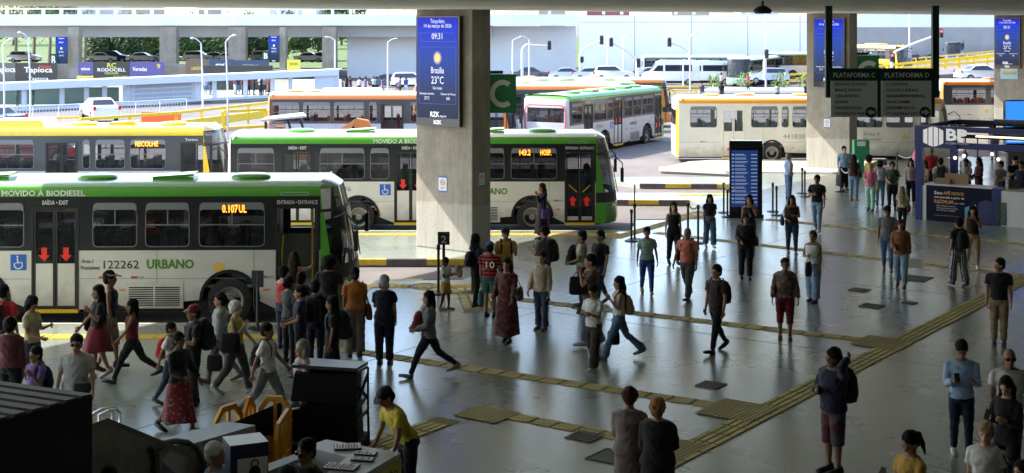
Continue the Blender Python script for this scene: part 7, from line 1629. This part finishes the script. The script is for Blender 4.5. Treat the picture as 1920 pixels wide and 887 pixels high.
# lower right foreground
p = man('man in a light blue shirt and black trousers looking at his phone', 1803, 856, 641, -10, sex='m', top='lblue', ts='long', bot='dnavy', skin='t', hs='short', gait=.22, arms=('phone','phone'), shoe='white'); phone(p, 'phone in the hands of the man in a light blue shirt', -1)
man('man in a white shirt with dark glasses at the right edge', 1893, None, 656, -10, 1.72, sex='m', top='white', bot='dnavy', skin='t', hs='bald', fat=1.1, glasses=True)
p = man('woman in black with a necklace holding a phone at the right edge', 1887, None, 710, -45, 1.62, top='black', ts='long', bot='black', skin='l', hs='long', arms=('phone','phone')); phone(p, 'phone held by the woman in black at the right edge', -1)
p = man('blond woman in a white top at the bottom right corner', 1849, None, 796, -30, 1.62, top='white', bot='denim', skin='l', hair='blond', hs='bun', fat=1.15); handbag(p, 'black shoulder bag of the blond woman at the bottom right', 'black', 1, 'shoulder', .3, .3, z=1.1)
p = man('woman with a ponytail in a tan top looking at a phone at the bottom', 1707, None, 813, -60, 1.62, top='mustard', bot='black', skin='t', hs='pony', arms=('phone','phone'), shoe='black'); phone(p, 'phone held by the woman with a ponytail', -1)
man('person in olive at the very bottom right corner', 1915, None, 868, -60, 1.55, top='olive', ts='jacket', bot='black', skin='m', hs='short')
p = man('person with dreadlocks in a black hoodie and patterned long shorts', 1562, 885, 655, -60, sex='m', top='dnavy', ts='hood', bot='wine', bp=('n','dgrey'), bs='knee', skin='t', hs='dreads', arms=('up','fold'), fat=1.12); backpack(p, 'black backpack on the person with dreadlocks', 'black', 1.1)
man('woman in a long taupe cardigan seen from behind', 1181, None, 730, 165, 1.66, top='taupe', ts='coat', bot='black', skin='m', hair='auburn', hs='curly', arms=('fold','phone'), fat=1.05)
man('woman with fair curly hair in a long black coat', 1234, None, 749, 160, 1.64, top='black', ts='coat', bot='black', skin='m', hair='curlblond', hs='curly', arms=('carry','fold'), fat=1.15)
person('worker in a yellow shirt and cap bending over the white counter', Vector((PX(763,18.9),18.9,0)), R(-60), h=1.68, sex='m', top='yellow', bot='black', bs='straight', skin='t', hs='short', bend=.55, arms=('low','low'), hat=('cap','black'))
man('white haired man at the bottom left foreground', 405, None, 833, 70, 1.70, sex='m', top='sky', bot='dgrey', skin='m', hair='white', hs='short', shoe='black')
man('man in a black shirt with glasses in front of the white counter', 573, None, 827, -40, 1.72, sex='m', top='black', bot='black', skin='t', hs='short', shoe='black', glasses=True)
man('person of whom only dark hair shows at the bottom left', 205, None, 877, 170, 1.60, top='black', bot='black', skin='t', hs='short', shoe='black')
man('person of whom only the top of a dark cap shows by the counter', 540, None, 876, 170, 1.60, top='black', bot='black', skin='t', hs='short', shoe='black', hat=('cap','black'))
# beside the second bus
p = man('woman in a long black dress with waist long hair by the bus wheel', 1016, 449, 348, -70, 1.62, top='black', ts='long', bot='black', bs='longdress', skin='m', hair='brown', hs='vlong', arms=('face','down')); handbag(p, 'violet bag of the woman in the long black dress', 'violet', 1, 'shoulder', .26, .28, z=.8)
# far people
FP = 'distant people beyond the bus lanes'
for i, (px, yt, d, c, b, lab) in enumerate([(650,146,140,'navy','black','distant person in navy left of the black car'),(657,152,138,'wine','denim','distant person in dark red left of the black car'),(674,158,136,'white','black','distant person half hidden by the orange bus roof'),(685,153,137,'violet','denim','distant person in purple in front of the black car'),(701,152,138,'white','black','distant person in white in front of the black car'),(706,153,137,'teal','black','distant person in teal beside the one in white'),(717,149,136,'violet','mauve','distant woman in a purple dress by the lamp'),(750,154,137,'violet','black','distant person in purple in front of the white hatchback'),(761,153,137,'blue','white','distant person in blue beside the middle pillar'),
     (1316,162,122,'dgrey','ldenim','distant person with a backpack beyond the cream bus, left one'),(1353,160,122,'black','dgrey','distant person in black beyond the cream bus, right one'),(1352,138,141,'mauve','black','distant walker on the median behind the plants'),(1402,135,139,'red','black','distant walker in red crossing the median'),(1457,161,120,'lgrey','dgrey','distant person with a dark backpack left of the right pillar'),(1512,163,121,'black','black','distant person in black against the right pillar')]):
    zb = zg(d); h = 1.66
    person(lab, (PX(px,d), d, zb if i not in (11,12) else -.42), R([170,60,-30,-80,10,150,90,-60,0,0,175,-70,-60,170,0][i]), h=h, top=c, bot=b, skin='t', hs='short' if i % 2 else 'bob', gait=(.5 if i in (3,6,11,12) else .1), coarse=2.0, group=FP)
for i, (px, c, b) in enumerate([(386,'sky','denim'),(392,'navy','denim'),(436,'dred','cream'),(446,'navy','denim'),(452,'dred','denim'),(458,'black','black'),(466,'dred','black'),(474,'black','dnavy'),(484,'white','black'),(490,'navy','black'),(502,'dred','brown'),(492,'lgrey','dgrey'),(62,'black','dgrey'),(28,'dgrey','black')]):
    d = 130-.0*i if i < 12 else 112; z0 = -.36
    nm = ['waiting passenger in pale blue farthest left in the glass pavilion','waiting passenger in navy beside the one in pale blue','waiting passenger in dark red with cream trousers in the pavilion','waiting passenger in navy and bright jeans in the pavilion','waiting passenger in dark red and jeans in the pavilion','waiting passenger all in black left of the middle frame post','waiting passenger in dark red and black near the frame post','waiting passenger in black and navy in the pavilion','waiting passenger in a white top in the pavilion','waiting passenger in navy and black in the pavilion','waiting passenger in dark red with a long brown skirt in the pavilion','waiting passenger in grey near the right of the pavilion','lone motorcyclist like figure in black behind the left glass','dim figure behind the leftmost glass'][i]
    nm = nm.replace('lone motorcyclist like figure', 'lone figure')
    person(nm, (PX(px,d), d+(i % 3)*.6, z0), R((i*67) % 360), h=1.62+.03*(i % 4), sex='f' if i % 2 else 'm', top=c, bot=b, skin='t', hs='short' if i % 3 else 'bob', arms=('fold','fold') if i % 2 else ('phone','down'), coarse=2.2, group='waiting passengers in the glass pavilion', bs='slim' if i != 10 else 'longskirt')
# riders and drivers inside the two green buses
for i, (px, d, z, yaw, c, lab) in enumerate([(1101,46.2,.55,90,'sky','driver of the 143.2 bus seen through its front door'),(1016,46.0,.62,90,'black','rider at the big front window of the 143.2 bus'),(610,46.2,.62,80,'pink','rider in pink in the rear window of the 143.2 bus'),(650,46.3,.62,80,'red','rider in red in the rear window of the 143.2 bus'),(704,46.0,.62,80,'black','rider in black in the narrow window of the 143.2 bus'),
     (600,32.9,.60,90,'sky','driver of the nearest green bus'),(420,32.8,.62,90,'dgrey','rider beside the route display in the nearest green bus'),(205,32.9,.62,90,'dnavy','rider in the left window of the nearest green bus'),(300,33.0,.62,90,'black','rider in the middle window of the nearest green bus')]):
    person(lab, (PX(px,d), d, z+.0), R(yaw), h=1.66, sex='m' if i % 2 == 0 else 'f', top=c, bot='black', skin='t', hs='short' if i != 2 else 'long', seated=True, coarse=1.3, group='riders inside the green buses', arms=('carry','carry'))
bake_soft()
